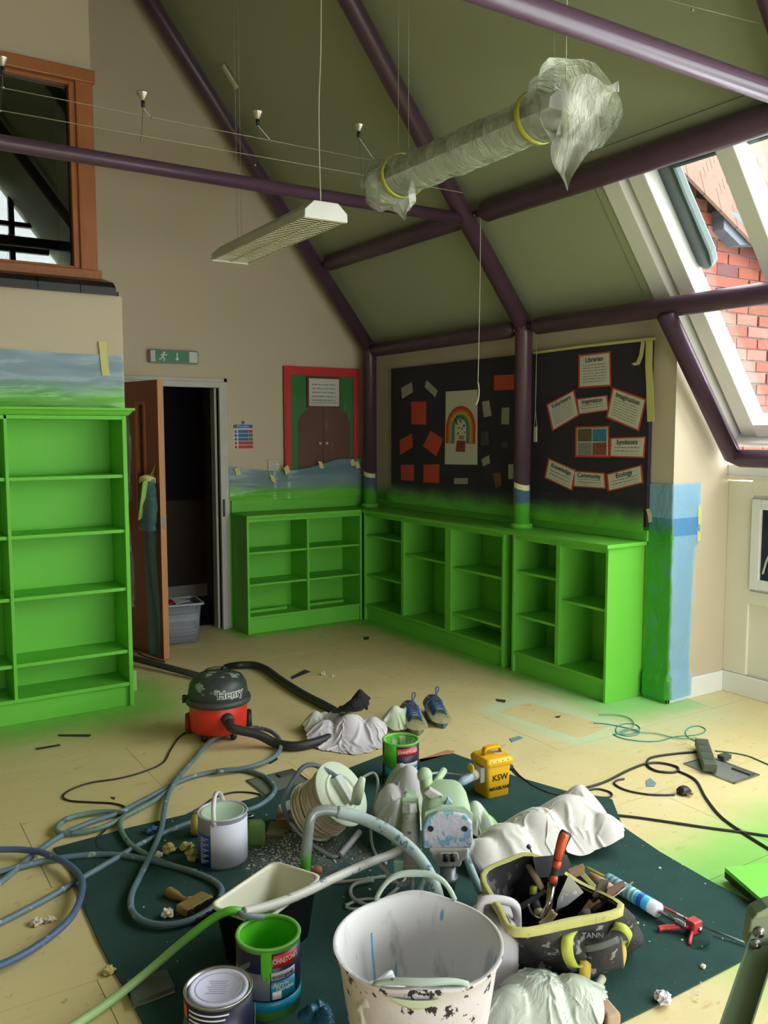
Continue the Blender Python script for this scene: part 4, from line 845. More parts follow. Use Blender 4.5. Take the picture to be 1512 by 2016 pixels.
def pbd(P0, W, H, rest_k, seed, lam=.09, amp=.02, steps=70, iters=4, keep=.03, floor_z=.004, lumps=(), bend=.15):
    """cloth settling under gravity over a lumpy support (position based): returns points of a W x H grid"""
    rs = np.random.RandomState(seed); P = np.array([tuple(p) for p in P0], float); X0 = P.copy(); idx = np.arange(W*H).reshape(H, W)
    def sup(Q):
        z = np.zeros(len(Q))
        for cx, cy, r, h in lumps: z = np.maximum(z, h*np.exp(-(((Q[:, 0]-cx)**2+(Q[:, 1]-cy)**2)/(r*r))**1.0))
        return z+floor_z
    th = rs.uniform(0, 6.28)
    for i in range(len(P)):
        q = Vector((X0[i, 0]*4+seed, X0[i, 1]*4, seed*.3)); w1 = mnoise.noise(q); w2 = mnoise.noise(q*1.7+Vector((9, 0, 0)))
        t_ = (X0[i, 0]*math.cos(th+w1*.9)+X0[i, 1]*math.sin(th+w1*.9))/lam+1.6*w1+1.1*w2
        P[i, 2] += amp*(1-abs(math.sin(math.pi*t_)))*(.6+.8*abs(w2))+amp*.8*abs(mnoise.noise(q*3.1))
    P[:, 2] += sup(P)-floor_z
    B = []
    def addb(a, b, st):
        a, b = a.ravel(), b.ravel(); L = np.linalg.norm(X0[a]-X0[b], axis=1)*rest_k; B.append((a, b, L, st))
    for o in (0, 1):
        addb(idx[:, o:-1:2], idx[:, o+1::2][:, :idx[:, o:-1:2].shape[1]], 1.0); addb(idx[o:-1:2], idx[o+1::2][:idx[o:-1:2].shape[0]], 1.0)
        addb(idx[o:-1:2, :-1], idx[o+1::2, 1:][:idx[o:-1:2].shape[0]], .5); addb(idx[o:-1:2, 1:], idx[o+1::2, :-1][:idx[o:-1:2].shape[0]], .5)
    for o in (0, 1, 2, 3):
        a, b = idx[:, o:-2:4], idx[:, o+2::4]; m = min(a.shape[1], b.shape[1]); addb(a[:, :m], b[:, :m], bend)
        a, b = idx[o:-2:4], idx[o+2::4]; m = min(len(a), len(b)); addb(a[:m], b[:m], bend)
    V = np.zeros_like(P)
    for s in range(steps):
        Q = P.copy(); V[:, 2] -= .0009; P = P+V*.9
        for _ in range(iters):
            for a, b, L, st in B:
                d = P[b]-P[a]; l = np.linalg.norm(d, axis=1)+1e-9; c = ((l-L)/l*.5*st)[:, None]*d; P[a] += c; P[b] -= c
            P[:, 2] = np.maximum(P[:, 2], sup(P))
        P[:, :2] += (X0[:, :2]-P[:, :2])*keep
        V = np.clip(P-Q, -.012, .012); g = P[:, 2] < floor_z+.002; V[g] *= .3
    return P
def blob_grid(c, outline, W):                         # square grid laid over a star-shaped outline
    c = Vector(c); O_ = [Vector(p)-c for p in outline]; A_ = sorted((math.atan2(o.y, o.x), o.length) for o in O_)
    an = [a for a, _ in A_]; rn = [r for _, r in A_]; an = [an[-1]-2*math.pi]+an+[an[0]+2*math.pi]; rn = [rn[-1]]+rn+[rn[0]]
    out = []
    for j in range(W):
        for i in range(W):
            u, v = 2*i/(W-1)-1, 2*j/(W-1)-1; m = max(abs(u), abs(v)); l = math.hypot(u, v) or 1; th = math.atan2(v, u); R = np.interp(th, an, rn)
            out.append((c.x+math.cos(th)*m*R, c.y+math.sin(th)*m*R, .006))
    return out
def cloth_px(name, pxs, m, label, cat='cloth', W=44, rest_k=1.2, seed=1, lam=.09, amp=.02, sub=1, lumps=(), keep=.03, bend=.15, steps=70, base=0.0, solid=.002, group=None, noisy=.0):
    """lumps: (px, py, radius, height) of what lies underneath"""
    pts = [G(a, b) for a, b in pxs]; c = sum(pts, Vector((0, 0, 0)))/len(pts)
    lw = [(G(a, b).x, G(a, b).y, r, h) for a, b, r, h in lumps]
    P = pbd(blob_grid(c, pts, W), W, W, rest_k, seed, lam, amp, steps, keep=keep, lumps=lw, bend=bend, floor_z=.004+base)
    mb = MB(); mb.v = [tuple(p) for p in P]; mb.f = [(j*W+i, j*W+i+1, (j+1)*W+i+1, (j+1)*W+i) for j in range(W-1) for i in range(W-1)]
    return mk(name, mb, m, None, True, sub=sub, solid=solid, label=label, cat=cat, group=group)
def fabric(name, c, dirt=None, amt=.6, rough=.85, sc=6, bump=.25):
    n = NT(name); v = n.pos(); k = n.mix(n.noise(v, 5, 4), tuple(x*.88 for x in c), c)
    if dirt: k = n.mix(n.math('MULTIPLY', n.ramp(n.noise(v, sc, 4), amt, amt+.14), .7), k, dirt)
    n.col(k); n.set(rough); n.bump(n.noise(v, 260, 2), bump, .003); return n.m

# ---------------- the dark green carpet offcut
n = NT('dark_green_carpet'); v = n.pos(); k = n.mix(n.noise(v, 9, 4), S(42, 68, 64), S(58, 88, 82)); k = n.mix(n.math('MULTIPLY', n.ramp(n.noise(v, 300, 2), .45, .7), .35), k, S(84, 114, 106))
dc = G(560, 1672); ds = boxd(n, v, (dc.x-.10, dc.y-.16, None), (dc.x+.16, dc.y+.06, None)); dn = n.math('ADD', ds, n.math('MULTIPLY', n.math('SUBTRACT', n.noise(v, 9, 4), .5), .3))
k = n.mix(n.math('MULTIPLY', n.math('SUBTRACT', 1.0, n.ramp(dn, -.04, .20)), n.ramp(n.noise(v, 160, 5, .7), .40, .68)), k, S(176, 174, 166))
k = n.mix(n.ramp(n.noise(v, 70, 2), .765, .785), k, S(206, 212, 200))
n.col(k); n.set(.97, 0, .1); n.bump(n.noise(v, 420, 3), .6, .004); M_CARPET = n.m
mat_px = [(105, 1669), (259, 1628), (389, 1598), (492, 1573), (668, 1519), (753, 1486), (800, 1499), (893, 1483), (960, 1507), (1014, 1528), (1150, 1567), (1205, 1580), (1222, 1624), (1300, 1677), (1397, 1733), (1505, 1790), (1577, 1829), (1454, 1893), (1312, 1967), (1213, 2016), (1140, 2060), (900, 2110), (420, 2120), (281, 2013), (255, 1961), (222, 1906), (193, 1850), (163, 1780), (141, 1717)]
mp = [G(a, b, .007) for a, b in mat_px]
mb = MB(); mb.prism([(p.x, p.y, .001) for p in mp][::-1], (0, 0, .006)); mk('carpet_offcut', mb, M_CARPET, label='dark green carpet offcut spread on the floor under the tools', cat='carpet')

# ---------------- vacuum cleaner
p = G(431, 1447); to_cam = math.atan2(-p.y, -p.x)
t = thing('vacuum_cleaner', 'red drum vacuum cleaner with a dusty black lid and white-outlined lettering', 'vacuum cleaner', (p.x, p.y, 0), to_cam)   # local +x faces the viewer
M_RED = M('red_vacuum_plastic', S(222, 52, 32), .4, var=.08); M_LID = M('dusty_black_plastic', S(54, 60, 54), .45, var=.35, sc=9, spots=S(140, 158, 134), spot_amt=.57, spot_sc=14)
mk('drum', MB().lathe([(0, .035), (.125, .035), (.146, .05), (.152, .19), (.146, .196), (0, .196)], 48), M_RED, t, True)
mk('bumper_rim', MB().lathe([(.150, .186), (.168, .188), (.172, .202), (.168, .216), (.150, .220)], 48), M('grey_bumper', S(64, 68, 66), .5), t, True)
mk('lid', MB().lathe([(.152, .216), (.155, .24), (.148, .285), (.128, .318), (.09, .338), (.05, .346), (0, .348)], 48), M_LID, t, True)
mk('lid_ring', MB().lathe([(.062, .346), (.066, .350), (.070, .3455)], 32, c=(-.02, .0, -.002)), M_BLACK, t, True); mk('switch_knob', MB().lathe([(0, .362), (.012, .360), (.016, .346), (.0, .344)], 14, c=(-.03, .03, 0)), M_BLACK, t, True)
cb = MB(); cb.tube(smooth_pts([(.05, .10, .318), (.02, .12, .318), (-.02, .11, .326), (0, .08, .337), (.04, .075, .333)], 5, True), .004, 6, True); mk('carry_clip', cb, M_BLACK, t, True)
for s in (-1, 1): mk('wheel', MB().lathe([(0, -.016), (.05, -.016), (.056, 0), (.05, .016), (0, .016)], 24).map(lambda q: Vector((q.x-.06, s*.158+q.z, q.y+.056))), M('red_black_wheel', S(150, 40, 28), .5) if s < 0 else M_BLACK, t, True)
for s in (-1, 1):
    cs = mk('caster', MB().ball((.09, s*.075, .022), (.022, .018, .022), 14, 8), M_BLACK, t, True)
mk('latch', MB().box(-.02, .02, -.185, -.166, .19, .225), M_BLACK, t, bevel=.004)
na = math.radians(17)
nz = MB(); nz.tube([(.13, 0, .135), (.172, 0, .128), (.185, 0, .126)], [.033, .032, .027], 18); nz.map(lambda q: Vector((q.x*math.cos(na)-q.y*math.sin(na), q.x*math.sin(na)+q.y*math.cos(na), q.z))); mk('hose_socket', nz, M('grey_hose_socket', S(66, 62, 58), .5), t, True)
for body_, mm_, r0, bold in (('Henry', M_WHITEINK, .1565, .0035), ('Henry', M_INK, .1578, .0)):
    tm = text_mb('Henry', .060, .0006, bold=bold)
    def wrap(q, r0=r0):
        a = math.radians(26)+q.x/.155; z = .2585+q.y*.92; rr_ = r0-.004*max(0, (z-.24)/.045)**2*1.4+q.z; return Vector((rr_*math.cos(a), rr_*math.sin(a), z))
    mk('lettering', tm.map(wrap), mm_, t)
M_HOSE = M('black_ribbed_hose', S(46, 46, 46), .5)
n0 = Vector((p.x, p.y, 0))+Matrix.Rotation(to_cam+na, 3, 'Z')@Vector((.18, 0, .128))
hp = [n0, n0+Matrix.Rotation(to_cam+na, 3, 'Z')@Vector((.05, 0, -.02)), G(507, 1446, .07), G(540, 1462, .03), G(575, 1469, .026), G(612, 1464, .026), G(650, 1450, .026), G(672, 1430, .026), G(664, 1405, .026), G(640, 1389, .026), G(603, 1370, .026), G(570, 1350, .026), G(545, 1333, .026), G(523, 1317, .028), G(500, 1309, .030), G(478, 1309, .027)]
t2 = thing('vacuum_hose', 'black flexible vacuum hose curling under the white rags to a crevice nozzle', 'hose', (hp[4].x, hp[4].y, 0)); mk('hose', MB().tube(smooth_pts(hp, 6), .0235, 12), M_HOSE, t2, True, world=True)
cz = MB(); P = [G(480, 1309, .027), G(465, 1310, .026), G(452, 1310, .018), G(441, 1311, .012)]; cz.tube(P, [.026, .024, .018, .008], 12); mk('crevice_nozzle', cz, M_BLACK, t2, True, world=True)
wp = [G(266, 1297, .05), G(330, 1313, .035), G(402, 1333, .028)]
t3 = thing('vacuum_wand', 'straight black vacuum tube lying between the bookcase and the vacuum', 'tube', (wp[0].x, wp[0].y, 0)); mk('tube', MB().tube([lerp(wp[0], wp[2], -.3), wp[0], wp[2]], .021, 14), M_HOSE, t3, True, world=True); mk('collar', MB().tube([wp[2], wp[2]+(wp[2]-wp[0]).normalized()*.06], .026, 14), M('yellowed_collar', S(150, 140, 90), .5), t3, True, world=True)
M_BLKC = M('black_flex', S(36, 36, 34), .5)
def c8(pts): return [(x/2.7, 1480+y/2.7) for x, y in pts]
def c7(pts): return [(880+x/2.392, 1360+y/2.392) for x, y in pts]
cable('mains_flex', [(372, 1438), (352, 1452), (335, 1478)]+c8([(870, 55), (780, 100), (640, 140), (480, 165), (380, 200), (335, 235), (370, 260), (480, 268), (600, 275), (665, 298), (640, 350), (560, 415), (512, 470), (530, 520), (620, 536), (740, 528)]), .0042, M_BLKC, 'thin black flex snaking from the vacuum onto the carpet offcut')
cable('mains_flex', [(263, 1277), (280, 1290), (300, 1297), (325, 1303)], .005, M_BLKC, 'short black flex by the foot of the open door')
cable('mains_flex', c8([(1385, 260), (1375, 225), (1250, 215), (1140, 245), (1060, 300), (930, 365), (840, 395), (760, 420)])+c8([(760, 450), (830, 480), (920, 475), (1010, 440)]), .004, M_BLKC, 'thin black flex passing behind the white paint can')
# ---------------- paint hoses on the left
M_HB = M('blue_grey_hose', S(104, 126, 138), .45, var=.25, sc=10, spots=S(170, 186, 176), spot_amt=.62, spot_sc=26)
A1 = c8([(0, 695), (140, 580), (300, 460), (480, 375), (620, 330), (740, 270), (890, 190), (1000, 140), (1150, 104), (1280, 95), (1400, 130), (1458, 190), (1440, 240), (1370, 290), (1290, 318), (1160, 345), (1030, 372), (900, 420), (750, 490), (620, 565), (440, 670), (250, 780), (0, 910)])
cable('paint_hose', [(-30, 1752)]+A1+[(-40, 1835)], .0115, M_HB, 'blue-grey paint hose looping round behind the white can and back left', 'hose', group='paint hoses')
B1 = [(426, 1519), (481, 1512), (519, 1501), (545, 1485), (553, 1466), (546, 1450), (526, 1437), (491, 1432), (446, 1443), (411, 1462), (385, 1492)]+c8([(1000, 75), (930, 160), (890, 240), (870, 330), (855, 420), (800, 550), (740, 670), (700, 760), (700, 840), (760, 900), (880, 922), (1000, 900), (1100, 850)])+[(420, 1785)]
cable('paint_hose', B1, .0112, M_HB, 'blue-grey paint hose looping beside the vacuum down to the brush', 'hose', group='paint hoses', lift=.012)
C1 = c8([(1040, 640), (900, 600), (780, 548), (690, 490), (645, 420), (640, 370), (665, 335), (600, 318), (480, 325), (360, 355), (305, 400), (320, 432), (440, 425), (560, 395), (690, 330), (800, 272), (900, 205)])
cable('paint_hose', C1, .0108, M('green_grey_hose', S(112, 140, 128), .45, var=.25, sc=10, spots=S(80, 100, 130), spot_amt=.6, spot_sc=20), 'green-grey paint hose making a small loop on the bare floor', 'hose', group='paint hoses', lift=.006)
D1 = c8([(0, 640), (150, 600), (280, 572), (480, 548), (640, 550), (780, 575), (960, 620), (1100, 670), (1165, 712), (1178, 750)])
cable('paint_hose', [(-30, 1722)]+D1+[(432, 1770)], .0115, M_HB, 'blue-grey paint hose running straight across the carpet towards the scuttle', 'hose', group='paint hoses', lift=.004)
E1 = c8([(0, 520), (100, 520), (220, 535), (350, 592), (430, 670), (432, 760), (385, 870), (290, 965), (150, 1062), (0, 1135)])
cable('paint_hose', [(-30, 1672)]+E1+[(-30, 1908)], .0118, M('deep_blue_hose', S(84, 104, 140), .45, var=.25, sc=10, spots=S(150, 160, 176), spot_amt=.62, spot_sc=26), 'deep blue hose bending in a wide arc at the left edge', 'hose', group='paint hoses', lift=.02)

# ---------------- paint cans
M_TIN = M('bright_tin', S(190, 190, 186), .3, .9, var=.06); M_NAVY = M('navy_label', S(28, 30, 62), .4); M_TEAL = M('teal_label', S(20, 140, 170), .4); M_CREY = M('grey_label', S(120, 124, 134), .45); M_REDL = M('red_logo', S(214, 48, 40), .4); M_PAINT = M('wet_green_paint', S(96, 206, 50), .22, var=.04)
M_LILAC = M('lilac_white_lid', S(214, 210, 232), .35, var=.03)
def patch(r, z0, z1, a0, a1, seg=20, th=.0006): return MB().lathe([(r, z0), (r+th, z0), (r+th, z1), (r, z1)], seg, math.radians(a0), math.radians(a1))
def wrap_text(body, size, r, z, a, m, parent, bold=.0, squash=1.0):
    tm = text_mb(body, size, .0004, bold=bold)
    tm.map(lambda q: Vector(((r+q.z)*math.cos(math.radians(a)+q.x*squash/r), (r+q.z)*math.sin(math.radians(a)+q.x*squash/r), z+q.y))); return mk('lettering', tm, m, parent)
def can_body(t, r, h, m, open_=True, inner=None):
    if open_:
        mk('tin', MB().lathe([(0, .003), (r-.004, .003), (r, 0), (r, h-.006), (r+.003, h-.003), (r+.001, h), (r-.008, h-.001), (r-.009, h-.006), (r-.004, h-.012), (r-.004, .012), (0, .012)], 48), m, t, True)
    else:
        mk('tin', MB().lathe([(0, .003), (r-.004, .003), (r, 0), (r, h-.006), (r+.003, h-.003), (r+.001, h), (r-.004, h-.002), (r-.006, h-.009), (0, h-.009)], 48), m, t, True)
def handle(t, r, z, lean, m, drop=.0, th=.0022, ear=True):
    P = []
    for i in range(17):
        a = math.pi*i/16; P.append((math.cos(a)*(r+.006), math.sin(a)*(r+.01)*math.sin(lean), z+math.sin(a)*(r+.01)*math.cos(lean)))
    mk('wire_handle', MB().tube(P, th, 7), m, t, True)
    if ear:
        for s in (-1, 1): mk('handle_ear', MB().lathe([(0, 0), (.011, .0), (.011, .005), (0, .008)], 14).map(lambda q: Vector((s*(r+q.z-.001), q.x, q.y+z))), M_TIN, t, True)
# open green can (front)
R_, H_ = .0885, .205; p = floor_xy(528, 1838, H_)
t = thing('paint_can', 'open paint can full of bright green at the front of the carpet', 'paint can', (p.x, p.y, .007), RZ-math.pi/2, 'green paint cans')   # local +x faces the viewer
can_body(t, R_, H_, M('green_edged_tin', S(120, 190, 84), .35, var=.3, sc=14)); mk('paint', MB().lathe([(0, .115), (R_-.0045, .115)], 40), M_PAINT, t); mk('paint_coat', MB().lathe([(R_-.0055, .115), (R_-.0055, H_-.014)], 40), M_PAINT, t, True)
mk('label', patch(R_, .03, .190, 0, 360, 48), M_NAVY, t, True); mk('label_band', patch(R_+.0007, .026, .055, 0, 360, 48), M_TEAL, t, True); mk('label_field', patch(R_+.0007, .060, .135, -75, 10), M_CREY, t, True)
mk('label_field', patch(R_+.0007, .115, .138, 12, 60), M('silver_label', S(186, 188, 192), .4), t, True); mk('label_field', patch(R_+.0007, .062, .112, 12, 60), M_TEAL, t, True); mk('label_field', patch(R_+.0014, .062, .084, 14, 30), M('white_label', S(228, 228, 232), .4), t, True)
mk('logo_panel', patch(R_+.0012, .150, .186, 16, 62), M_REDL, t, True); wrap_text("JOHNSTONE'S", .021, R_+.0024, .168, 40, M_WHITEINK, t, squash=.62); wrap_text('ecological', .016, R_+.002, .126, 34, M_INK, t); wrap_text('Acrylic', .017, R_+.002, .102, 30, M_WHITEINK, t); wrap_text('Durable', .017, R_+.002, .088, 38, M_WHITEINK, t)
dr_ = MB(); N_ = 14
for i, (a, z0) in enumerate(((-3, .135), (0, .118), (4, .128), (8, .112), (11, .140))): dr_.add([(( R_+.0022)*math.cos(math.radians(q)), (R_+.0022)*math.sin(math.radians(q)), z) for q, z in ((a-2.2, z0), (a+2.2, z0), (a+2.2, .199), (a-2.2, .199))], [(0, 1, 2, 3)])
mk('paint_drip', dr_, M_PAINT, t, solid=.001)
mk('handle_strap', MB().obox((R_*.80+.012, -.052, .155), (.012, -.018, -.006), (.004, .003, .002), (0, .003, .009)), M_TIN, t)
# lidded can at the very front
R_, H_ = .084, .20; p = floor_xy(430, 1946, H_)
t = thing('paint_can', 'closed paint can with a lilac-white lid and teal label, nearest the viewer', 'paint can', (p.x, p.y, .007), RZ-math.pi/2); can_body(t, R_, H_, M_TIN, False)
mk('lid', MB().lathe([(0, H_-.004), (R_-.020, H_-.004), (R_-.018, H_-.0015), (R_-.010, H_-.002), (R_-.007, H_-.008)], 48), M_LILAC, t, True)
lt = MB()
for i in range(7): lt.box(-.024+i*.008-.0012, -.024+i*.008+.0012, -.028+.004*(i % 3), .026-.004*((i+1) % 3), H_-.0039, H_-.0034)
mk('stamped_lettering', lt, M('lid_print', S(168, 164, 188), .5), t); mk('stamped_ring', MB().lathe([(.056, H_-.0039), (.0575, H_-.0033), (.059, H_-.0039)], 40), M('lid_print_ring', S(170, 166, 190), .5), t)
mk('label', patch(R_, .012, .188, 0, 360, 48), M_NAVY, t, True); mk('label_field', patch(R_+.0007, .02, .128, -95, 40), M_TEAL, t, True); mk('label_field', patch(R_+.0012, .02, .10, -35, 20), M('teal_light', S(60, 170, 196), .4), t, True); mk('logo_panel', patch(R_+.0012, .150, .184, -75, -52), M('orange_logo', S(206, 84, 50), .4), t, True)
tl = MB()
for i in range(4): z = .140+i*.012; tl.lathe([(R_+.0012, z), (R_+.002, z), (R_+.002, z+.004), (R_+.0012, z+.004)], 14, math.radians(-46), math.radians(28-6*(3-i)))
for i in range(6): z = .105-i*.013; tl.lathe([(R_+.0016, z), (R_+.0024, z), (R_+.0024, z+.004), (R_+.0016, z+.004)], 10, math.radians(-50), math.radians(-38+5*(i % 3)))
mk('small_print', tl, M_WHITEINK, t)['kind'] = 'stuff'
P = [(math.cos(math.radians(a))*(R_+.006), math.sin(math.radians(a))*(R_+.006), .135-.13*math.sin(math.radians((a+110)*180/220))) for a in range(-110, 111, 10)]
mk('wire_handle', MB().tube([(x*1.0+0, y_, z) for x, y_, z in P], .0022, 7), M('grey_wire', S(110, 112, 116), .4, .6), t, True)
# white can with a white strap handle
R_, H_ = .0905, .192; p = floor_xy(438, 1598, H_)
t = thing('paint_can', 'tall white paint can with a raised white strap handle on the carpet edge', 'paint can', (p.x, p.y, .007), RZ-math.pi/2); can_body(t, R_, H_, M('pale_metal_can', S(206, 206, 216), .35, .3, var=.06), False)
mk('lid', MB().lathe([(0, H_-.006), (R_-.016, H_-.006), (R_-.013, H_-.003), (R_-.007, H_-.008)], 40), M('mint_dusted_lid', S(190, 212, 184), .5), t, True)
mk('label', patch(R_, .01, .172, -18, 120, 30), print_mat('fine_print_label', S(222, 220, 236), S(150, 150, 176), 34, .97, .03), t, True)
for o in [t.children[-1]]:
    ul = o.data.uv_layers.new(name='UVMap')
    for li, l in enumerate(o.data.loops): c_ = o.data.vertices[l.vertex_index].co; ul.data[li].uv = (math.degrees(math.atan2(c_.y, c_.x))/138+.13, (c_.z-.01)/.162)
mk('label', patch(R_+.0004, .01, .130, -92, -19, 24), M('cobalt_label', S(34, 74, 170), .4), t, True)
tl = MB()
for i in range(15): z = .02+i*.0068; tl.lathe([(R_+.0012, z), (R_+.0018, z), (R_+.0018, z+.0026), (R_+.0012, z+.0026)], 6, math.radians(-50), math.radians(-40+8*((i*7) % 3)))
mk('small_print', tl, M_WHITEINK, t)['kind'] = 'stuff'
st = MB(); P = []
for i in range(17): a = math.pi*i/16; P.append(Vector((math.cos(a)*(R_+.006)*.96, -.012-.012*math.sin(a), H_-.022+math.sin(a)*.085)))
for q in P: st.v += [tuple(q+Vector((0, -.008, 0))), tuple(q+Vector((0, .008, 0)))]
st.f += [(2*i, 2*i+1, 2*i+3, 2*i+2) for i in range(16)]; mk('strap_handle', st, M('white_strap', S(228, 226, 230), .4), t, True, solid=.003)
# johnstone's can at the back, green inside
R_, H_ = .083, .195; p = floor_xy(789, 1457, H_)
t = thing('paint_can', 'open half-empty paint can with green runs behind the sprayer', 'paint can', (p.x, p.y, .007), RZ-math.pi/2, 'green paint cans'); can_body(t, R_, H_, M('green_edged_tin_b', S(130, 196, 92), .35, var=.3, sc=14))
n = NT('runs_inside_can'); v = n.obj(); k = n.mix(n.ramp(n.noise(n.scale(v, (1, 1, .25)), 26, 3), .53, .58), S(226, 228, 212), S(96, 190, 56)); n.col(k); n.set(.3); mk('paint_coat', MB().lathe([(0, .02), (R_-.006, .02), (R_-.006, H_-.014)], 40), n.m, t, True)
mk('label', patch(R_, .02, .184, 0, 360, 48), M_NAVY, t, True); mk('label_field', patch(R_+.0007, .085, .108, -60, 62), M('silver_label_b', S(180, 182, 186), .4), t, True); mk('label_field', patch(R_+.0007, .02, .082, -60, 62), M_TEAL, t, True); mk('logo_panel', patch(R_+.0012, .142, .176, -12, 58), M_REDL, t, True)
wrap_text("JOHNSTONE'S", .020, R_+.0024, .159, 24, M_WHITEINK, t, squash=.8); wrap_text('ecological', .016, R_+.002, .097, 12, M_INK, t); mk('label_badge', patch(R_+.0014, .055, .070, 20, 44), M_NAVY, t, True)
mk('paint_drip', patch(R_+.0015, .09, .194, -62, -14, 14), M_PAINT, t, True)

# ---------------- paint scuttle with the suction tube
zt = .19
c4 = [G(404, 1778, zt), G(546, 1696, zt), G(628, 1722, zt), G(520, 1822, zt)]   # near-left, far-left, far-right, near-right rim corners
cc = sum(c4, Vector((0, 0, 0)))/4; ex_ = ((c4[1]-c4[0])+(c4[2]-c4[3])).normalized(); ey_ = Vector((-ex_.y, ex_.x, 0))
hl, hw_ = ((c4[1]-c4[0]).length+(c4[2]-c4[3]).length)/4, ((c4[3]-c4[0]).length+(c4[2]-c4[1]).length)/4
t = thing('paint_scuttle', 'black plastic paint scuttle, cream inside with green paint at the bottom', 'paint scuttle', (cc.x, cc.y, .007), math.atan2(ex_.y, ex_.x))
def rr_ring(hx_, hy_, z, r=.03, k=5):
    out = []
    for sx_, sy_, a0 in ((1, 1, 0), (-1, 1, 90), (-1, -1, 180), (1, -1, 270)):
        for i in range(k+1): a = math.radians(a0+90*i/k); out.append((sx_*(hx_-r)+r*math.cos(a), sy_*(hy_-r)+r*math.sin(a), z))
    return out
def shell(rings, cap0=False, cap1=False):
    mb = MB(); m_ = len(rings[0])
    for rg in rings: mb.v += [tuple(q) for q in rg]
    mb.f += [(i*m_+j, i*m_+(j+1) % m_, (i+1)*m_+(j+1) % m_, (i+1)*m_+j) for i in range(len(rings)-1) for j in range(m_)]
    if cap0: mb.f.append(tuple(range(m_))[::-1])
    if cap1: mb.f.append(tuple((len(rings)-1)*m_+j for j in range(m_)))
    return mb
zr = zt-.007
mk('tub', shell([rr_ring(hl*.80, hw_*.78, 0), rr_ring(hl*.96, hw_*.94, zr-.012), rr_ring(hl*1.0, hw_*1.0, zr-.01)], True), M('black_splashed_plastic', S(26, 26, 28), .4, spots=S(210, 210, 206), spot_amt=.70, spot_sc=18), t, True)
n = NT('cream_scuttle_inside'); v = n.obj(); z_ = n.xyz(v)[2]; n.col(n.mix(n.ramp(n.math('ADD', z_, n.math('MULTIPLY', n.noise(v, 9, 3), .05)), .05, .11), S(170, 205, 120), S(232, 228, 206))); n.set(.4)
mk('lining', shell([rr_ring(hl*1.0, hw_*1.0, zr-.01), rr_ring(hl*1.01, hw_*1.01, zr), rr_ring(hl*.955, hw_*.93, zr), rr_ring(hl*.93, hw_*.90, zr-.012), rr_ring(hl*.78, hw_*.75, .02)], False, True), n.m, t, True)
mk('paint', MB().add(rr_ring(hl*.84, hw_*.80, .05), [tuple(range(24))]), M('pale_green_paint', S(160, 200, 116), .25), t)
mk('wire_handle', MB().tube([(-hl*1.0, -hw_*.6, .15), (-hl*1.06, -hw_*.75, .10), (-hl*1.02, -hw_*.85, .07)], .003, 6), M_STEEL, t, True)
# ---------------- suction tube: rigid bend out of the scuttle, into a pale hose that arcs to the sprayer
M_SUC = M('paint_streaked_hose', S(176, 192, 190), .4, var=.2, sc=14, spots=S(96, 130, 150), spot_amt=.60, spot_sc=24)
t = thing('suction_tube', 'bent steel suction tube standing in the scuttle, with a pale hose arching to the sprayer', 'hose', (cc.x, cc.y, 0))
b0 = G(600, 1745, .10); bt = Vector((b0.x, b0.y, 0))
def at_depth(px, py, d): return Vector((0, 0, CAM_H))+ray(px, py)*d
dep = (b0-Vector((0, 0, CAM_H))).dot(_f)
n = NT('green_dipped_steel'); v = n.pos(); n.col(n.mix(n.ramp(n.math('ADD', n.xyz(v)[2], n.math('MULTIPLY', n.noise(v, 20), .06)), .20, .27), S(90, 180, 50), n.mix(n.noise(v, 12), S(120, 126, 124), S(176, 184, 180)))); n.set(.35, .2)
P = [at_depth(598, 1752, dep), at_depth(601, 1700, dep), at_depth(607, 1640, dep), at_depth(610, 1615, dep), at_depth(618, 1601, dep+.01), at_depth(640, 1595, dep+.02), at_depth(668, 1599, dep+.03)]
mk('dip_tube', MB().tube(smooth_pts(P, 4), .0175, 12), n.m, t, True)
for o in t.children: o.location = -t.location
P = [at_depth(664, 1598, dep+.03), at_depth(712, 1611, dep+.03), at_depth(760, 1634, dep), at_depth(805, 1668, dep-.05), at_depth(838, 1708, dep-.10), at_depth(858, 1752, dep-.16), at_depth(868, 1800, dep-.16)]
mk('pale_hose', MB().tube(smooth_pts(P, 6), .0205, 14), M_SUC, t, True, world=True)
P = [at_depth(806, 1663, 2.96), at_depth(770, 1682, 2.92), at_depth(728, 1698, 2.86), at_depth(660, 1728, 2.74), at_depth(600, 1757, 2.63), at_depth(545, 1779, 2.55), at_depth(505, 1790, 2.50), at_depth(480, 1796, 2.47)]
tg = thing('return_tube', 'white-splashed return tube resting on the scuttle rim', 'hose', (cc.x, cc.y, 0)); mk('tube', MB().tube(smooth_pts(P, 6), [.0145]*43 if False else .0145, 12), M('white_splashed_tube', S(206, 204, 196), .45, spots=S(120, 140, 150), spot_amt=.6, spot_sc=24), tg, True, world=True); mk('tip', MB().tube([at_depth(484, 1795, 2.475), at_depth(472, 1799, 2.46), at_depth(480, 1803, 2.46), at_depth(520, 1806, 2.47)], .009, 9), M('grey_tip', S(120, 128, 130), .5), tg, True, world=True)
# the bright green hose leaving over the near rim
P = [G(512, 1806, .16), G(480, 1796, .19), G(455, 1793, .205), G(430, 1802, .19), G(400, 1822, .16), G(350, 1862, .10), G(300, 1905, .055), G(245, 1950, .03), G(190, 1990, .02), G(120, 2036, .015), G(60, 2075, .015)]
n = NT('green_coated_hose'); v = n.pos(); n.col(n.mix(n.ramp(n.xyz(v)[2], .03, .18), S(170, 206, 140), S(104, 200, 58))); n.set(.4); mk('paint_hose', MB().tube(smooth_pts(P, 6), .0125, 12), n.m, smooth=True, label='bright green paint-coated hose leaving the scuttle to the lower left', cat='hose', group='paint hoses')
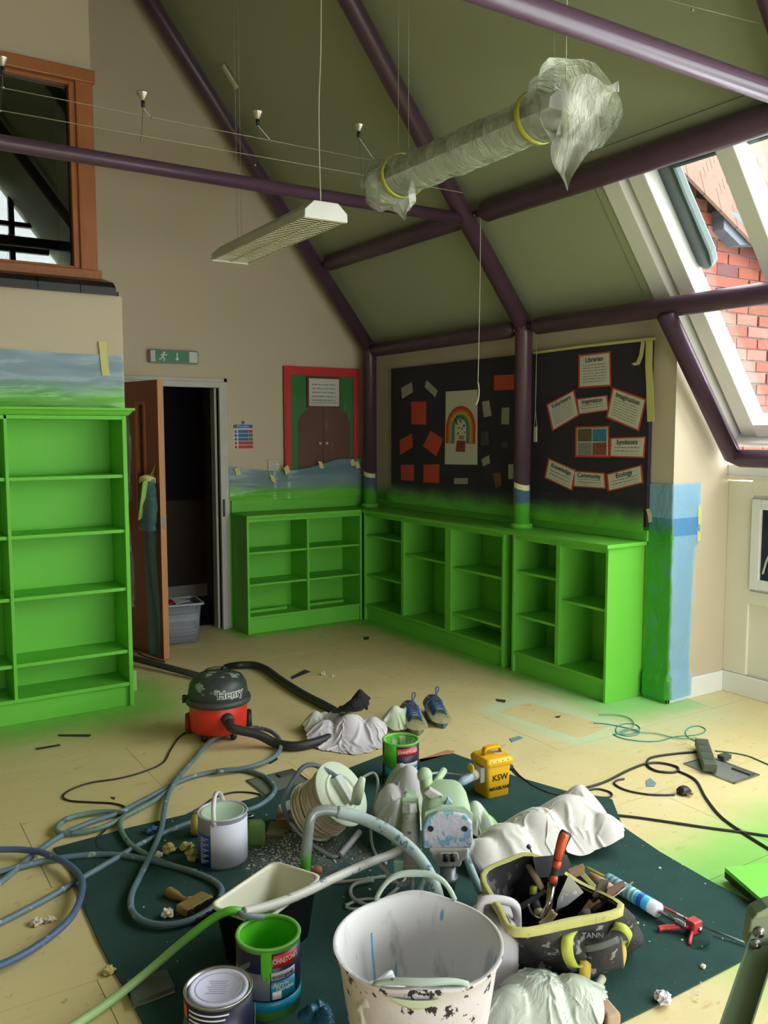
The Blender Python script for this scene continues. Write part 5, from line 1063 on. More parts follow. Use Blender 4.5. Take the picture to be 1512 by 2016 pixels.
# ------------------------------------------------------------------ rags, shoes, transformer
M_RAG = fabric('white_cotton_rag', S(226, 218, 224), S(186, 196, 180)); M_RAGG = fabric('green_stained_rag', S(216, 218, 204), S(150, 190, 110), .5)
cloth_px('dust_rag', [(606, 1455), (625, 1435), (660, 1424), (705, 1422), (742, 1432), (762, 1450), (752, 1470), (700, 1484), (650, 1480), (615, 1468)], M_RAG, 'heap of white rags over the vacuum hose', W=56, rest_k=1.3, seed=3, lam=.085, amp=.035, lumps=[(690, 1452, .10, .13), (640, 1452, .09, .09), (735, 1452, .08, .11), (665, 1440, .09, .12)], base=.0)
cloth_px('dust_rag', [(597, 1443), (610, 1424), (640, 1418), (658, 1430), (650, 1448), (618, 1455)], M_RAGG, 'small green-stained rag at the left of the white heap', W=34, rest_k=1.25, seed=8, lam=.06, amp=.025, lumps=[(622, 1440, .07, .11), (640, 1434, .06, .09)])
bb = G(703, 1447)
P = pbd(blob_grid((bb.x, bb.y+.03, 0), [Vector((bb.x+.10*math.cos(a)*(1+.25*math.sin(3*a)), bb.y+.03+.075*math.sin(a), 0)) for a in np.linspace(0, 6.28, 12)[:-1]], 36), 36, 36, 1.3, 12, .045, .03, lumps=[(bb.x, bb.y+.02, .06, .06), (bb.x+.05, bb.y+.05, .045, .10)], floor_z=.13, keep=.05)
mb = MB(); mb.v = [tuple(q) for q in P]; mb.f = [(j*36+i, j*36+i+1, (j+1)*36+i+1, (j+1)*36+i) for j in range(35) for i in range(35)]
mk('black_cloth', mb, fabric('black_cloth', S(26, 26, 30)), smooth=True, sub=1, solid=.003, label='crumpled black cloth lying on the white rags', cat='cloth')
cloth_px('paper_sack', [(752, 1428), (770, 1414), (805, 1412), (822, 1426), (812, 1442), (775, 1446)], M_RAGG, 'pale green-tinged sack between the rags and the shoes', W=32, rest_k=1.15, seed=5, lam=.10, amp=.03, lumps=[(778, 1432, .07, .12), (800, 1428, .06, .10)])

def shoe(label, heel, toe, seed, lift=0.0):
    h_, t_ = G(*heel), G(*toe); d = (t_-h_); L = .285; ang_ = math.atan2(d.y, d.x)
    t = thing('work_shoe', label, 'shoe', (h_.x, h_.y, lift), ang_, 'pair of work shoes'); t.scale = (1.08, 1.28, 1.12)
    n = NT('scuffed_shoe_%d' % seed); v = n.obj(); n.col(n.mix(n.ramp(n.noise(v, 22, 4), .45, .6), S(160, 152, 112), S(122, 136, 84))); n.set(.8); n.bump(n.noise(v, 150, 3), .3); mu = n.m
    def ring(s, k=20):                               # cross-section of the upper at fraction s of the length
        w = .036+.014*math.sin(min(1, s*1.25)*math.pi*.62)-.026*max(0, (s-.82)/.18)**2
        top = .098-.0*s if s < .30 else .098-.048*((s-.30)/.42)**.8 if s < .72 else .050-.020*((s-.72)/.28)**1.5
        out = []
        for j in range(k): a = 2*math.pi*j/k; c_, s_ = math.cos(a), math.sin(a); zz = .022+(top-.022)*.5*(1+s_); nar = 1-.42*max(0, s_)**1.5; out.append((.008+s*(L-.012), w*c_*nar*(1.0), zz))
        return out
    S_ = np.linspace(.0, 1, 16); rings = [ring(s) for s in S_]
    rings[0] = [(x+.004, y_*.7, z) for x, y_, z in rings[0]]; rings[-1] = [(x, y_*.55, .022+(z-.022)*.55) for x, y_, z in rings[-1]]
    mk('upper', shell(rings, True, True), mu, t, True, sub=1)
    so = MB(); out = []
    for i in range(28):
        a = 2*math.pi*i/28; s = .5+.5*math.cos(a); w = .043+.006*math.sin(s*4)-.014*max(0, s-.8)*3-.006*max(0, .15-s)*6; out.append((s*L, w*math.sin(a)*(.75+.25*abs(math.sin(a))), 0))
    so.prism(out[::-1], (0, 0, .026)); mk('sole', so, M('blue_green_sole_%d' % seed, S(126, 128, 96), .7, var=.3, sc=20, spots=S(70, 98, 130), spot_amt=.5, spot_sc=14), t, bevel=.005)
    op = MB(); op.lathe([(0, 0), (.032, .0), (.034, .004), (.028, .006), (.024, -.004)], 20, sx=1.35, sy=.78, c=(.072, 0, .094)); mk('collar', op, M('pinkish_lining_%d' % seed, S(172, 146, 136), .85), t, True)
    mk('opening', MB().lathe([(0, 0), (.027, 0)], 18, sx=1.4, sy=.75, c=(.072, 0, .0985)), M('dark_shoe_inside', S(60, 50, 44), .9), t)
    tg_ = MB(); tg_.grid(lambda u, v: (.10+.10*u, (.022-.006*u)*(2*v-1), .103-.030*u-.006*(2*v-1)**2), 8, 6); mk('tongue', tg_, M('grey_tongue_%d' % seed, S(128, 128, 118), .85), t, True, solid=.004)
    lc = MB()
    for k in range(6):
        x = .112+k*.017; z = .107-.030*(k/5)-.002*k; lc.tube(smooth_pts([(x, -.030, z-.022), (x+.004, -.012, z+.001), (x+.008, .012, z+.001), (x+.010, .030, z-.022)], 4), .0032, 6); lc.tube(smooth_pts([(x+.012, -.030, z-.026), (x+.006, -.01, z), (x+.002, .01, z), (x, .030, z-.020)], 4), .0032, 6)
    lc.tube(smooth_pts([(.108, .0, .104), (.10, .018, .135), (.095, .02, .150), (.10, .008, .152), (.108, .004, .125), (.11, 0, .105)], 5), .0028, 6); lc.tube(smooth_pts([(.11, -.005, .104), (.125, -.035, .09), (.15, -.052, .05)], 5), .0028, 6)
    mk('laces', lc, M('blue_laces_%d' % seed, S(48, 78, 128), .7), t, True)
shoe('scuffed work shoe with blue laces, right of the paint can', (845, 1400), (884, 1447), 1)
shoe('scuffed work shoe with blue laces, half hidden behind the paint can', (800, 1412), (826, 1450), 2)

# yellow site transformer
p = G(967, 1562); dT = (p-Vector((0, 0, CAM_H))).dot(_f); w_ = 62*dT/1700
t = thing('site_transformer', 'yellow site transformer with a carrying handle and hand-written black capitals', 'transformer', (p.x, p.y, .007), RZ+math.radians(28))
M_YEL = M('yellow_plastic', S(238, 184, 30), .38, var=.05)
hw0, hd0, ht0 = .062, .062, .145
mk('body', shell([rr_ring(hw0*.92, hd0*.92, 0, .014), rr_ring(hw0, hd0, ht0, .014)], True, True), M_YEL, t, True, bevel=.002)
mk('lid', shell([rr_ring(hw0*1.12, hd0*1.12, ht0-.004, .016), rr_ring(hw0*1.16, hd0*1.16, ht0+.016, .016), rr_ring(hw0*1.02, hd0*1.02, ht0+.03, .016), rr_ring(hw0*.9, hd0*.9, ht0+.032, .016)], True, True), M_YEL, t, True, bevel=.002)
hn = MB(); P = smooth_pts([(-.045, .0, ht0+.03), (-.042, .0, ht0+.058), (-.025, 0, ht0+.068), (.025, 0, ht0+.068), (.042, 0, ht0+.058), (.045, 0, ht0+.03)], 5)
for q in P: hn.v += [(q.x, -.013, q.z), (q.x, .013, q.z), (q.x, .013, q.z-.010), (q.x, -.013, q.z-.010)]
hn.f += [(4*i+j, 4*i+(j+1) % 4, 4*i+4+(j+1) % 4, 4*i+4+j) for i in range(len(P)-1) for j in range(4)]; mk('handle', hn, M_YEL, t, bevel=.003)
mk('label', MB().box(.01, .05, -.02, .035, ht0+.0315, ht0+.0325), M('red_white_label', S(224, 196, 190), .5), t)
for k in range(4): mk('rivet', MB().ball((-.045+k*.028, -hd0*1.08, ht0+.02), .004, 8, 5), M('dark_rivet', S(120, 90, 20), .5), t)
so_ = MB(); so_.obox((-hw0-.012, -.01, ht0*.72), (.012, 0, 0), (0, .032, 0), (0, 0, .034)); mk('socket_plate', so_, M('grey_socket', S(172, 172, 166), .5), t, bevel=.004)
mk('socket', MB().tube([(-hw0-.02, -.01, ht0*.72), (-hw0-.055, -.012, ht0*.70)], .024, 18), M('cream_socket', S(206, 200, 176), .5), t, True); cp_ = MB(); cp_.lathe([(0, -.008), (.026, -.008), (.028, 0), (.024, .008), (0, .008)], 20); cp_.map(lambda q: Vector((-hw0-.062+q.z*.5, -.02+q.x*.9, ht0*.80+.022+q.y*.55+q.z))); mk('socket_cap', cp_, M('lemon_cap', S(230, 206, 50), .4), t, True)
pl = MB(); pl.tube([(-hw0-.05, -.012, ht0*.70), (-hw0-.10, -.018, ht0*.60), (-hw0-.125, -.02, ht0*.56)], [.023, .019, .012], 16); mk('plug', pl, M('pale_blue_plug', S(168, 190, 206), .45), t, True)
mk('cable_gland', MB().tube([(hw0-.004, -.02, ht0*.74), (hw0+.03, -.03, ht0*.72)], .013, 14), M_BLACK, t, True)
def front_txt(body, size, z, x=0.0):
    tm = text_mb(body, size, .0005, bold=.0006); tm.map(lambda q: Vector((x+q.x, -hd0*(.92+.08*z/ht0)-.001-q.z, z+q.y))); mk('lettering', tm, M_INK, t)
front_txt('KSW', .038, .088, .004); front_txt('MAXBLANC', .021, .04, .006)
cable('site_lead', [(918, 1528, .08), (900, 1526, .05), (880, 1523, .04), (862, 1522, .05), (845, 1524, .08)], .006, M('pale_grey_flex', S(196, 198, 190), .5), 'pale lead from the yellow transformer to the sprayer')
# cables, plug and socket strip to the right
cable('mains_flex', c7([(300, 352), (345, 405), (430, 462), (530, 493), (620, 466), (740, 430), (850, 376), (930, 345), (1000, 339), (1078, 356), (1088, 374), (1060, 384), (990, 378), (945, 352), (955, 318), (1040, 300), (1190, 285)]), .0058, M_BLKC, 'dark flex from the transformer, looping on the floor to the socket strip')
cable('mains_flex', c7([(520, 492), (620, 480), (700, 462), (760, 474), (777, 490), (755, 503), (690, 497), (640, 486)]), .0045, M_BLKC, 'small loop of dark flex behind the dust sheet')
cable('mains_flex', c7([(835, 415), (800, 422), (790, 440), (850, 470), (960, 489), (1072, 490)]), .0046, M_BLKC, 'thin dark flex ending in the loose plug')
cable('mains_flex', c7([(1085, 376), (1170, 420), (1220, 505), (1290, 592), (1400, 672), (1512, 742), (1600, 800)]), .0055, M_BLKC, 'dark flex bending away to the right edge of the floor')
cable('mains_flex', c7([(780, 584), (900, 597), (1060, 620), (1230, 645), (1400, 667), (1512, 683), (1600, 692)]), .0055, M_BLKC, 'straight dark flex running right from the carpet corner')
p = G(1346, 1563); t = thing('mains_plug', 'black three-pin plug lying on the bare floor', 'plug', (p.x, p.y, .002), RZ+.5)
mk('body', shell([rr_ring(.026, .022, .0, .01), rr_ring(.028, .024, .016, .01), rr_ring(.018, .016, .03, .008)], True, True), M('black_plug', S(44, 42, 46), .4), t, True)
for k in (-1, 0, 1): mk('pin', MB().box(k*.011-.003, k*.011+.003, -.042 if k else -.046, -.02, .008, .013), M('brass_pin', S(190, 176, 140), .3, .9), t)
# floor box and socket strip
fb4 = [G(1344, 1504), G(1395, 1490), G(1497, 1527), G(1444, 1544)]; fc = sum(fb4, Vector((0, 0, 0)))/4; fx_ = ((fb4[2]-fb4[1])+(fb4[3]-fb4[0])).normalized()
lx_, ly_ = ((fb4[2]-fb4[1]).length+(fb4[3]-fb4[0]).length)/4, ((fb4[1]-fb4[0]).length+(fb4[2]-fb4[3]).length)/4
M_FBOX = M('grey_floor_box', S(128, 132, 124), .5, .3, var=.2); M_FBD = M('dark_floor_box_lid', S(84, 86, 82), .6)
def floor_box(t, lx, ly):
    mk('lid', MB().box(-lx*.94, lx*.94, -ly*.92, ly*.92, .0005, .004), M_FBOX, t); f_ = MB()
    for a, b, c, d in ((-lx, lx, -ly, -ly*.93), (-lx, lx, ly*.93, ly), (-lx, -lx*.95, -ly, ly), (lx*.95, lx, -ly, ly)): f_.box(a, b, c, d, .0005, .006)
    mk('frame', f_, M_STEEL, t); mk('cable_flap', MB().box(lx*.2, lx*.9, ly*.45, ly*.8, .004, .012), M_FBD, t)
t = thing('floor_box', 'grey floor socket box under the socket strip', 'floor box', (fc.x, fc.y, .0), math.atan2(fx_.y, fx_.x), 'floor socket boxes'); floor_box(t, lx_, ly_)
fb5 = [G(492, 1534), G(583, 1512), G(618, 1552), G(520, 1578)]; fc5 = sum(fb5, Vector((0, 0, 0)))/4; fx5 = ((fb5[1]-fb5[0])+(fb5[2]-fb5[3])).normalized()
t = thing('floor_box', 'grey floor socket box beside the cable reel', 'floor box', (fc5.x, fc5.y, .0), math.atan2(fx5.y, fx5.x), 'floor socket boxes'); floor_box(t, (fb5[1]-fb5[0]).length/2, (fb5[3]-fb5[0]).length/2*.9)
a_, b_ = G(1381, 1455, .05), G(1398, 1505, .05); sm = (a_+b_)/2; t = thing('socket_strip', 'grey-green socket strip propped across the floor box', 'socket strip', (sm.x, sm.y, .012), math.atan2((b_-a_).y, (b_-a_).x))
sl2 = (b_-a_).length/2; M_SST = M('dusty_grey_green_plastic', S(78, 86, 72), .5, var=.15)
mk('body', MB().box(-sl2, sl2, -.032, .032, 0, .042), M_SST, t, bevel=.006)
for k in (-1, 0, 1): mk('outlet', MB().box(k*sl2*.55-.02, k*sl2*.55+.02, -.022, .022, .042, .044), M('outlet_grey', S(66, 74, 62), .5), t, bevel=.002)
a_ = G(1426, 1497); mk('cable_clip', MB().box(a_.x-.03, a_.x+.03, a_.y-.02, a_.y+.02, .008, .03), M('dark_adaptor', S(70, 74, 68), .5), bevel=.004, label='small dark adaptor block on the floor box', cat='adaptor')
M_TEALW = M('teal_wire', S(60, 150, 130), .5)
cp = [(690, 152), (740, 155), (800, 165), (860, 178), (905, 190), (890, 208), (840, 212), (800, 198), (800, 172), (840, 155), (890, 160), (908, 180), (880, 200), (820, 205), (785, 205), (830, 225), (920, 238), (1000, 236), (1080, 215), (1160, 210), (1205, 198), (1217, 182), (1190, 167), (1150, 170), (1125, 190), (1132, 215), (1175, 240)]
cable('signal_wire', c7(cp), .003, M_TEALW, 'thin teal wire coiled on the floor near the bookcase end', group='teal wires')
cable('signal_wire', c7([(718, 112), (790, 112), (850, 125), (880, 150), (870, 175), (830, 195), (800, 200), (850, 180), (905, 195), (980, 200), (1060, 218), (1120, 225), (1175, 220)]), .003, M('grey_teal_wire', S(120, 160, 140), .5), 'thin grey-green wire tangled with the teal coil', group='teal wires', lift=.004)
cable('signal_wire', c7([(1262, 283), (1340, 292), (1420, 308), (1512, 347), (1600, 380)]), .0035, M('green_wire', S(60, 104, 60), .5), 'green wire leaving the socket strip to the right', group='teal wires')

# ------------------------------------------------------------------ cable reel
C0 = G(672, 1562, .205); ax = (-_r0*.66+Vector((0, 0, -1))*.60+Vector((math.sin(YAW), math.cos(YAW), 0))*.38).normalized()
u1 = ax.cross(Vector((0, 0, 1))).normalized(); u2 = u1.cross(ax)
def axis_lathe(mb, prof, seg=40):                     # profile (r, distance along the axis)
    return mb.lathe(prof, seg).map(lambda q: C0+u1*q.x+u2*q.y+ax*q.z)
t = thing('cable_reel', 'tipped extension reel wound with beige cable, white flange up', 'cable reel', (C0.x, C0.y, 0))
M_REELW = M('mint_white_plastic', S(214, 224, 198), .5, var=.06)
mk('flange', axis_lathe(MB(), [(0, -.004), (.130, -.004), (.132, .002), (.126, .006), (.03, .006), (0, .006)]), M_REELW, t, True, world=True)
mk('hub_ring', axis_lathe(MB(), [(.072, -.004), (.076, -.012), (.083, -.012), (.086, -.004)]), M_REELW, t, True, world=True)
hb = MB(); hb.obox(C0-ax*.018+u2*.01, u1*.020, u2*.055, ax*.016); mk('outlet_block', hb, M('grey_white_outlet', S(190, 194, 184), .5), t, bevel=.004, world=True); hb = MB(); hb.obox(C0-ax*.014-u2*.045+u1*.02, u1*.014, u2*.014, ax*.010); mk('reset_button', hb, M('grey_button', S(130, 138, 142), .5), t, bevel=.003, world=True)
mk('flange', axis_lathe(MB(), [(0, .160), (.118, .160), (.121, .166), (0, .168)]), M_REELW, t, True, world=True)
mk('drum', axis_lathe(MB(), [(.06, .0), (.06, .16)], 24), M_DARK, t, True, world=True)
cw = MB(); rj = random.Random(2); P = []
for k in range(13*18): a = 2*math.pi*k/18; lay = k/(13*18); rr_ = .110+.006*math.sin(k*.37)+.004*rj.uniform(-1, 1); P.append(C0+u1*(rr_*math.cos(a))+u2*(rr_*math.sin(a))+ax*(.014+.138*lay+.003*math.sin(k*.21)))
cw.tube(P, .0065, 7); P = []
for k in range(11*18): a = 2*math.pi*k/18+1; lay = 1-k/(11*18); rr_ = .100+.003*math.sin(k*.3); P.append(C0+u1*(rr_*math.cos(a))+u2*(rr_*math.sin(a))+ax*(.016+.134*lay))
cw.tube(P, .0065, 6)
mk('wound_cable', cw, M('beige_cable', S(214, 196, 166), .5, var=.2, sc=16), t, True, world=True)
hf = smooth_pts([at_depth(570, 1618, 3.36), at_depth(558, 1588, 3.34), at_depth(563, 1562, 3.33), at_depth(580, 1532, 3.34), at_depth(597, 1510, 3.35), at_depth(618, 1506, 3.36), at_depth(645, 1518, 3.36), at_depth(666, 1532, 3.35)], 4)
mk('handle_frame', MB().tube(hf, .0095, 10), M('worn_blue_steel', S(120, 132, 142), .4, .4, var=.35, sc=14), t, True, world=True)
ft = MB().tube(smooth_pts([at_depth(570, 1618, 3.36), at_depth(600, 1650, 3.31), G(640, 1680, .012), G(655, 1687, .012), G(668, 1684, .012)], 4), .008, 9); mk('foot_frame', ft, M('pale_steel', S(170, 174, 172), .4, .4), t, True, world=True)
gp = MB(); a_, b_ = G(668, 1685, .016), at_depth(708, 1638, 3.38); N_ = 30; gp.tube([lerp(a_, b_, i/N_) for i in range(N_+1)], [.0135 if i % 2 else .0115 for i in range(N_+1)], 10); mk('ribbed_grip', gp, M('grey_ribbed_grip', S(150, 152, 152), .5), t, True, world=True)
cb_ = MB(); cb_.obox(G(568, 1612, .03), _r0*.045, Vector((math.sin(YAW), math.cos(YAW), 0))*.05+Vector((0, 0, .01)), Vector((0, 0, .03))); mk('cardboard_box', cb_, M('brown_cardboard', S(150, 118, 84), .9), label='small brown cardboard box tucked behind the cable reel', cat='box')
cb_ = MB(); cb_.obox(G(545, 1632, .012), _r0*.035, Vector((math.sin(YAW), math.cos(YAW), 0))*.06, Vector((0, 0, .004))); mk('filler_board', cb_, M('grey_filler_board', S(132, 128, 112), .8), label='flat grey card on the carpet beside the reel', cat='card')
sc_ = MB(); sc_.prism([at_depth(548, 1585, 3.50), at_depth(600, 1560, 3.55), at_depth(608, 1576, 3.53), at_depth(556, 1600, 3.47)], (0, 0, -.004)); mk('scraper_blade', sc_, M('pale_scraper', S(206, 214, 198), .4), label='pale flat scraper behind the reel handle', cat='scraper')

# ------------------------------------------------------------------ airless sprayer
FW = Vector((math.sin(YAW), math.cos(YAW), 0)); UP = Vector((0, 0, 1))
base = G(882, 1735); t = thing('paint_sprayer', 'paint-crusted airless sprayer with a mint housing, in the middle of the carpet', 'paint sprayer', (base.x, base.y, .007))
M_MINT = M('mint_oversprayed_metal', S(176, 200, 164), .55, var=.12, sc=7); M_CRUST = M('paint_crusted_plate', S(204, 200, 212), .6, var=.16, sc=14, spots=S(130, 176, 204), spot_amt=.52, spot_sc=34, bump=.4, bsc=80); M_GMET = M('dirty_white_metal', S(186, 184, 178), .6, var=.15, sc=20, spots=S(110, 110, 110), spot_amt=.62, spot_sc=40, bump=.3); M_PUMP = M('grey_pump_steel', S(120, 124, 130), .4, .5, var=.2)
F0, B0 = at_depth(880, 1632, 2.90), at_depth(874, 1566, 3.20); axh = (B0-F0).normalized(); rt_ = _r0; uph = rt_.cross(axh)
def sup_ring(c, w, h, e=2.6, k=28):
    out = []
    for j in range(k): a = 2*math.pi*j/k; cs, sn = math.cos(a), math.sin(a); out.append(c+rt_*(w*math.copysign(abs(cs)**(2/e), cs))+uph*(h*math.copysign(abs(sn)**(2/e), sn)))
    return out
mk('gear_housing', shell([sup_ring(F0+axh*s*.30+uph*(.012*math.sin(s*2)), .083*wf, .066*hf_, 3.0) for s, wf, hf_ in ((0, 1.0, 1), (.1, 1.03, 1.05), (.35, 1.03, 1.15), (.6, .97, 1.2), (.8, .85, 1.08), (.93, .65, .85), (1, .35, .5))], True, True), M_MINT, t, True, world=True)
pl4 = [F0-axh*.004+rt_*a+uph*b for a, b in ((-.080, -.056), (.080, -.056), (.086, -.03), (.082, .03), (.062, .056), (.02, .068), (-.03, .066), (-.066, .05), (-.080, .02))]
pt_ = MB().prism(pl4, -axh*.022); mk('gear_plate', pt_, M_CRUST, t, bevel=.006, world=True)
for dx in (-.055, .058): mk('bolt_recess', MB().lathe([(0, 0), (.006, 0), (.0085, .003), (.010, 0)], 14).map(lambda q: F0-axh*.0275+rt_*(dx+q.x)+uph*(.012+q.y)-axh*q.z), M('dark_recess', S(40, 38, 40), .6), t, world=True)
sh_ = MB().prism([F0-axh*.0+rt_*a+uph*b for a, b in ((-.082, .0), (.083, 0.0), (.086, .055), (.06, .078), (-.02, .084), (-.075, .06))], -axh*.008); mk('cover_lip', sh_, M_MINT, t, bevel=.003, world=True)
K0 = at_depth(882, 1680, 2.90)
kb = MB().prism([K0+rt_*a+UP*b-FW*.03 for a, b in ((-.066, .030), (.066, .030), (.060, -.004), (.045, -.016), (.040, -.034), (-.036, -.034), (-.045, -.012), (-.060, 0.0))], FW*.07); mk('pump_head', kb, M_GMET, t, bevel=.006, world=True)
sk = MB().prism([K0+rt_*a+UP*b-FW*.032 for a, b in ((-.030, .022), (.030, .022), (.034, -.004), (-.034, -.004))], -FW*.010); mk('head_guard', sk, M('cream_crusted_block', S(196, 190, 176), .6, bump=.3), t, bevel=.004, world=True)
for dx in (-.012, .012): mk('piston', MB().tube([K0+rt_*dx-FW*.044+UP*.020, K0+rt_*dx-FW*.044-UP*.004], .008, 10), M_BLACK, t, True, world=True)
mk('pump_column', MB().tube([K0-UP*.034, K0-UP*.075, K0-UP*.078, K0-UP*.092, K0-UP*.095, Vector((K0.x, K0.y, .012))], [.027, .027, .034, .034, .026, .024], 18), M_PUMP, t, True, world=True)
# filter cylinder on the left
L0, L1 = at_depth(810, 1712, 2.93), at_depth(806, 1578, 2.98); dl_ = (L1-L0).normalized()
mk('filter_cylinder', MB().tube([L0, L0+dl_*.012, L0+dl_*.10, L0+dl_*.145, L0+dl_*.15, L0+dl_*.185], [.030, .032, .031, .029, .025, .025], 20), M_GMET, t, True, world=True)
mk('hex_cap', MB().tube([L0+dl_*.185, L0+dl_*.215], [.030, .026], 6), M_GMET, t, world=True)
mk('side_bracket', MB().prism([at_depth(a, b, 3.02) for a, b in ((770, 1665), (790, 1580), (800, 1566), (822, 1566), (826, 1600), (830, 1680))], FW*.05), M_MINT, t, bevel=.005, world=True)
mk('bracket_block', MB().prism([at_depth(a, b, 2.99) for a, b in ((790, 1572), (800, 1568), (824, 1572), (824, 1600), (796, 1606))], FW*.03), M_MINT, t, bevel=.004, world=True)
mk('prime_valve', MB().obox(at_depth(785, 1705, 2.93), _r0*.018, FW*.015, UP*.025), M('mint_valve', S(176, 212, 196), .5), t, bevel=.004, world=True)
for P_, r_, nm in (([at_depth(806, 1716, 2.93), at_depth(803, 1735, 2.93), at_depth(790, 1742, 2.94), at_depth(775, 1735, 2.95), at_depth(758, 1712, 2.97), at_depth(742, 1697, 3.0), at_depth(725, 1690, 3.02)], .009, 'drain_tube'), ([at_depth(812, 1716, 2.93), at_depth(812, 1745, 2.92), at_depth(815, 1775, 2.9)], .006, 'drain_tube')):
    mk(nm, MB().tube(smooth_pts(P_, 5), r_, 9), M_GMET, t, True, world=True)
# handle with round knob and a short rod
hk = MB().tube([at_depth(838, 1530, 3.12), at_depth(840, 1552, 3.10), at_depth(848, 1572, 3.05), at_depth(862, 1590, 2.99)], [.024, .024, .027, .027], 14); mk('handle', hk, M_MINT, t, True, world=True); mk('handle_knob', MB().ball(at_depth(836, 1526, 3.12), .028, 18, 12), M_MINT, t, True, world=True)
mk('handle_bracket', MB().prism([at_depth(a, b, 2.97) for a, b in ((833, 1562), (846, 1553), (876, 1572), (872, 1585), (856, 1582))], FW*.03), M_GMET, t, bevel=.004, world=True)
mk('side_rod', MB().tube([at_depth(856, 1544, 3.12), at_depth(874, 1517, 3.22)], .013, 12), M_MINT, t, True, world=True)
mk('switch_panel', MB().prism([at_depth(a, b, 2.93) for a, b in ((872, 1594), (882, 1572), (896, 1588))], FW*.02), M('sky_blue_splash', S(150, 184, 206), .5), t, world=True)
for P_ in ([at_depth(912, 1655, 3.0), at_depth(920, 1690, 2.95), at_depth(937, 1735, 2.88), G(955, 1775, .02)], [at_depth(838, 1715, 3.0), at_depth(826, 1755, 2.9), G(812, 1795, .02)]):
    mk('leg_tube', MB().tube(smooth_pts(P_, 4), .0135, 12), M('splashed_leg', S(150, 176, 180), .45, var=.2, spots=S(90, 100, 104), spot_amt=.55, spot_sc=18), t, True, world=True)
gr = MB().tube([at_depth(925, 1690, 3.02), at_depth(944, 1716, 2.98)], .0165, 12); mk('rubber_foot', gr, M('grey_rubber', S(92, 96, 102), .6), t, True, world=True)
# pale flex loops left of the sprayer
M_PF = M('pale_flex', S(184, 188, 180), .5)
cable('sprayer_flex', [(640, 1738), (690, 1735), (740, 1728), (785, 1722), (810, 1722)], .0062, M_PF, 'pale flex running straight under the sprayer', lift=.006)
cable('sprayer_flex', [(800, 1730), (770, 1760), (735, 1782), (700, 1772), (690, 1755), (700, 1740), (735, 1733)], .0062, M_PF, 'pale flex loop in front of the sprayer', lift=.012)
cable('sprayer_flex', [(760, 1772), (720, 1770), (690, 1778), (682, 1786), (700, 1790), (740, 1784), (790, 1790)], .0055, M_PF, 'pale flex loop at the back of the white tub', lift=.006)
cable('reel_lead', [(715, 1530, .16), (735, 1522, .17), (744, 1540, .15), (738, 1585, .09), (730, 1625, .05), (733, 1665, .012), (745, 1690, .012), (760, 1700, .012)], .006, M_PF, 'pale cable hanging from the reel socket beside the grey sheet')
pg = MB(); pg.tube([at_depth(700, 1580, 3.26), at_depth(706, 1555, 3.25), at_depth(714, 1532, 3.24)], [.020, .022, .012], 14); mk('reel_plug', pg, M_REELW, smooth=True, label='white plug seated in the cable reel outlet', cat='plug')
# sheets round the sprayer
cloth_px('grey_dust_sheet', [(742, 1672), (745, 1640), (765, 1610), (800, 1596), (838, 1604), (842, 1645), (818, 1680), (775, 1690)], fabric('grey_green_sheet', S(196, 192, 192), S(150, 172, 140), .5), 'grey dust sheet heaped between the reel and the sprayer', W=52, rest_k=1.25, seed=21, lam=.10, amp=.04, lumps=[(785, 1660, .11, .17), (770, 1640, .10, .20), (805, 1630, .11, .26), (790, 1615, .10, .24)])
cloth_px('plastic_glove_bag', [(915, 1650), (915, 1620), (935, 1608), (965, 1625), (988, 1655), (962, 1668)], fabric('mint_film_bag', S(206, 220, 200), S(150, 216, 96), .46, .35), 'crumpled mint and white glove beside the sprayer', 'glove', W=38, rest_k=1.3, seed=4, lam=.06, amp=.03, lumps=[(935, 1640, .07, .13), (958, 1648, .06, .09)])
cloth_px('dust_sheet', [(920, 1700), (960, 1665), (1020, 1640), (1080, 1622), (1130, 1608), (1175, 1615), (1222, 1655), (1224, 1684), (1170, 1696), (1110, 1702), (1050, 1718), (980, 1735), (935, 1730)], fabric('off_white_dust_sheet', S(226, 220, 212), S(212, 196, 198), .55), 'large off-white cotton dust sheet heaped behind the tool bag', 'dust sheet', W=72, rest_k=1.22, seed=17, lam=.085, amp=.042, lumps=[(1120, 1650, .16, .17), (1060, 1668, .15, .15), (1000, 1690, .13, .13), (1190, 1668, .10, .13), (1140, 1625, .09, .17), (955, 1705, .10, .10)], steps=80)
# ------------------------------------------------------------------ flexible tub
RT, HT = .207, .33; p = floor_xy(823, 1851, HT)
t = thing('flexible_tub', 'big white-splashed flexible tub with two rim handles at the front', 'tub', (p.x, p.y, .007), RZ)
n = NT('scuffed_tub_outside'); v = n.obj(); k = n.mix(n.noise(v, 7, 4), S(212, 204, 210), S(232, 226, 234))
zz = n.xyz(v)[2]; rimw = n.ramp(zz, .16, .30); thr = n.math('SUBTRACT', .645, n.math('MULTIPLY', rimw, .075))
k = n.mix(n.ramp(n.math('SUBTRACT', n.noise(n.scale(v, (1, 1, .8)), 26, 5, .65), thr), .0, .02), k, S(40, 38, 42)); n.col(k); n.set(.6); n.bump(n.noise(v, 50, 4), .15); M_TUBO = n.m
n = NT('smeared_tub_inside'); v = n.obj(); k = n.mix(n.noise(v, 6, 4), S(214, 212, 212), S(238, 234, 232)); k = n.mix(n.math('MULTIPLY', n.ramp(n.noise(n.scale(v, (1, 1, .35)), 12, 4), .52, .66), .7), k, S(160, 160, 170)); k = n.mix(n.ramp(n.noise(n.scale(v, (1, 1, .12)), 17, 2), .70, .72), k, S(120, 176, 196)); n.col(k); n.set(.5); M_TUBI = n.m
NS = 72; zt_ = HT-.007
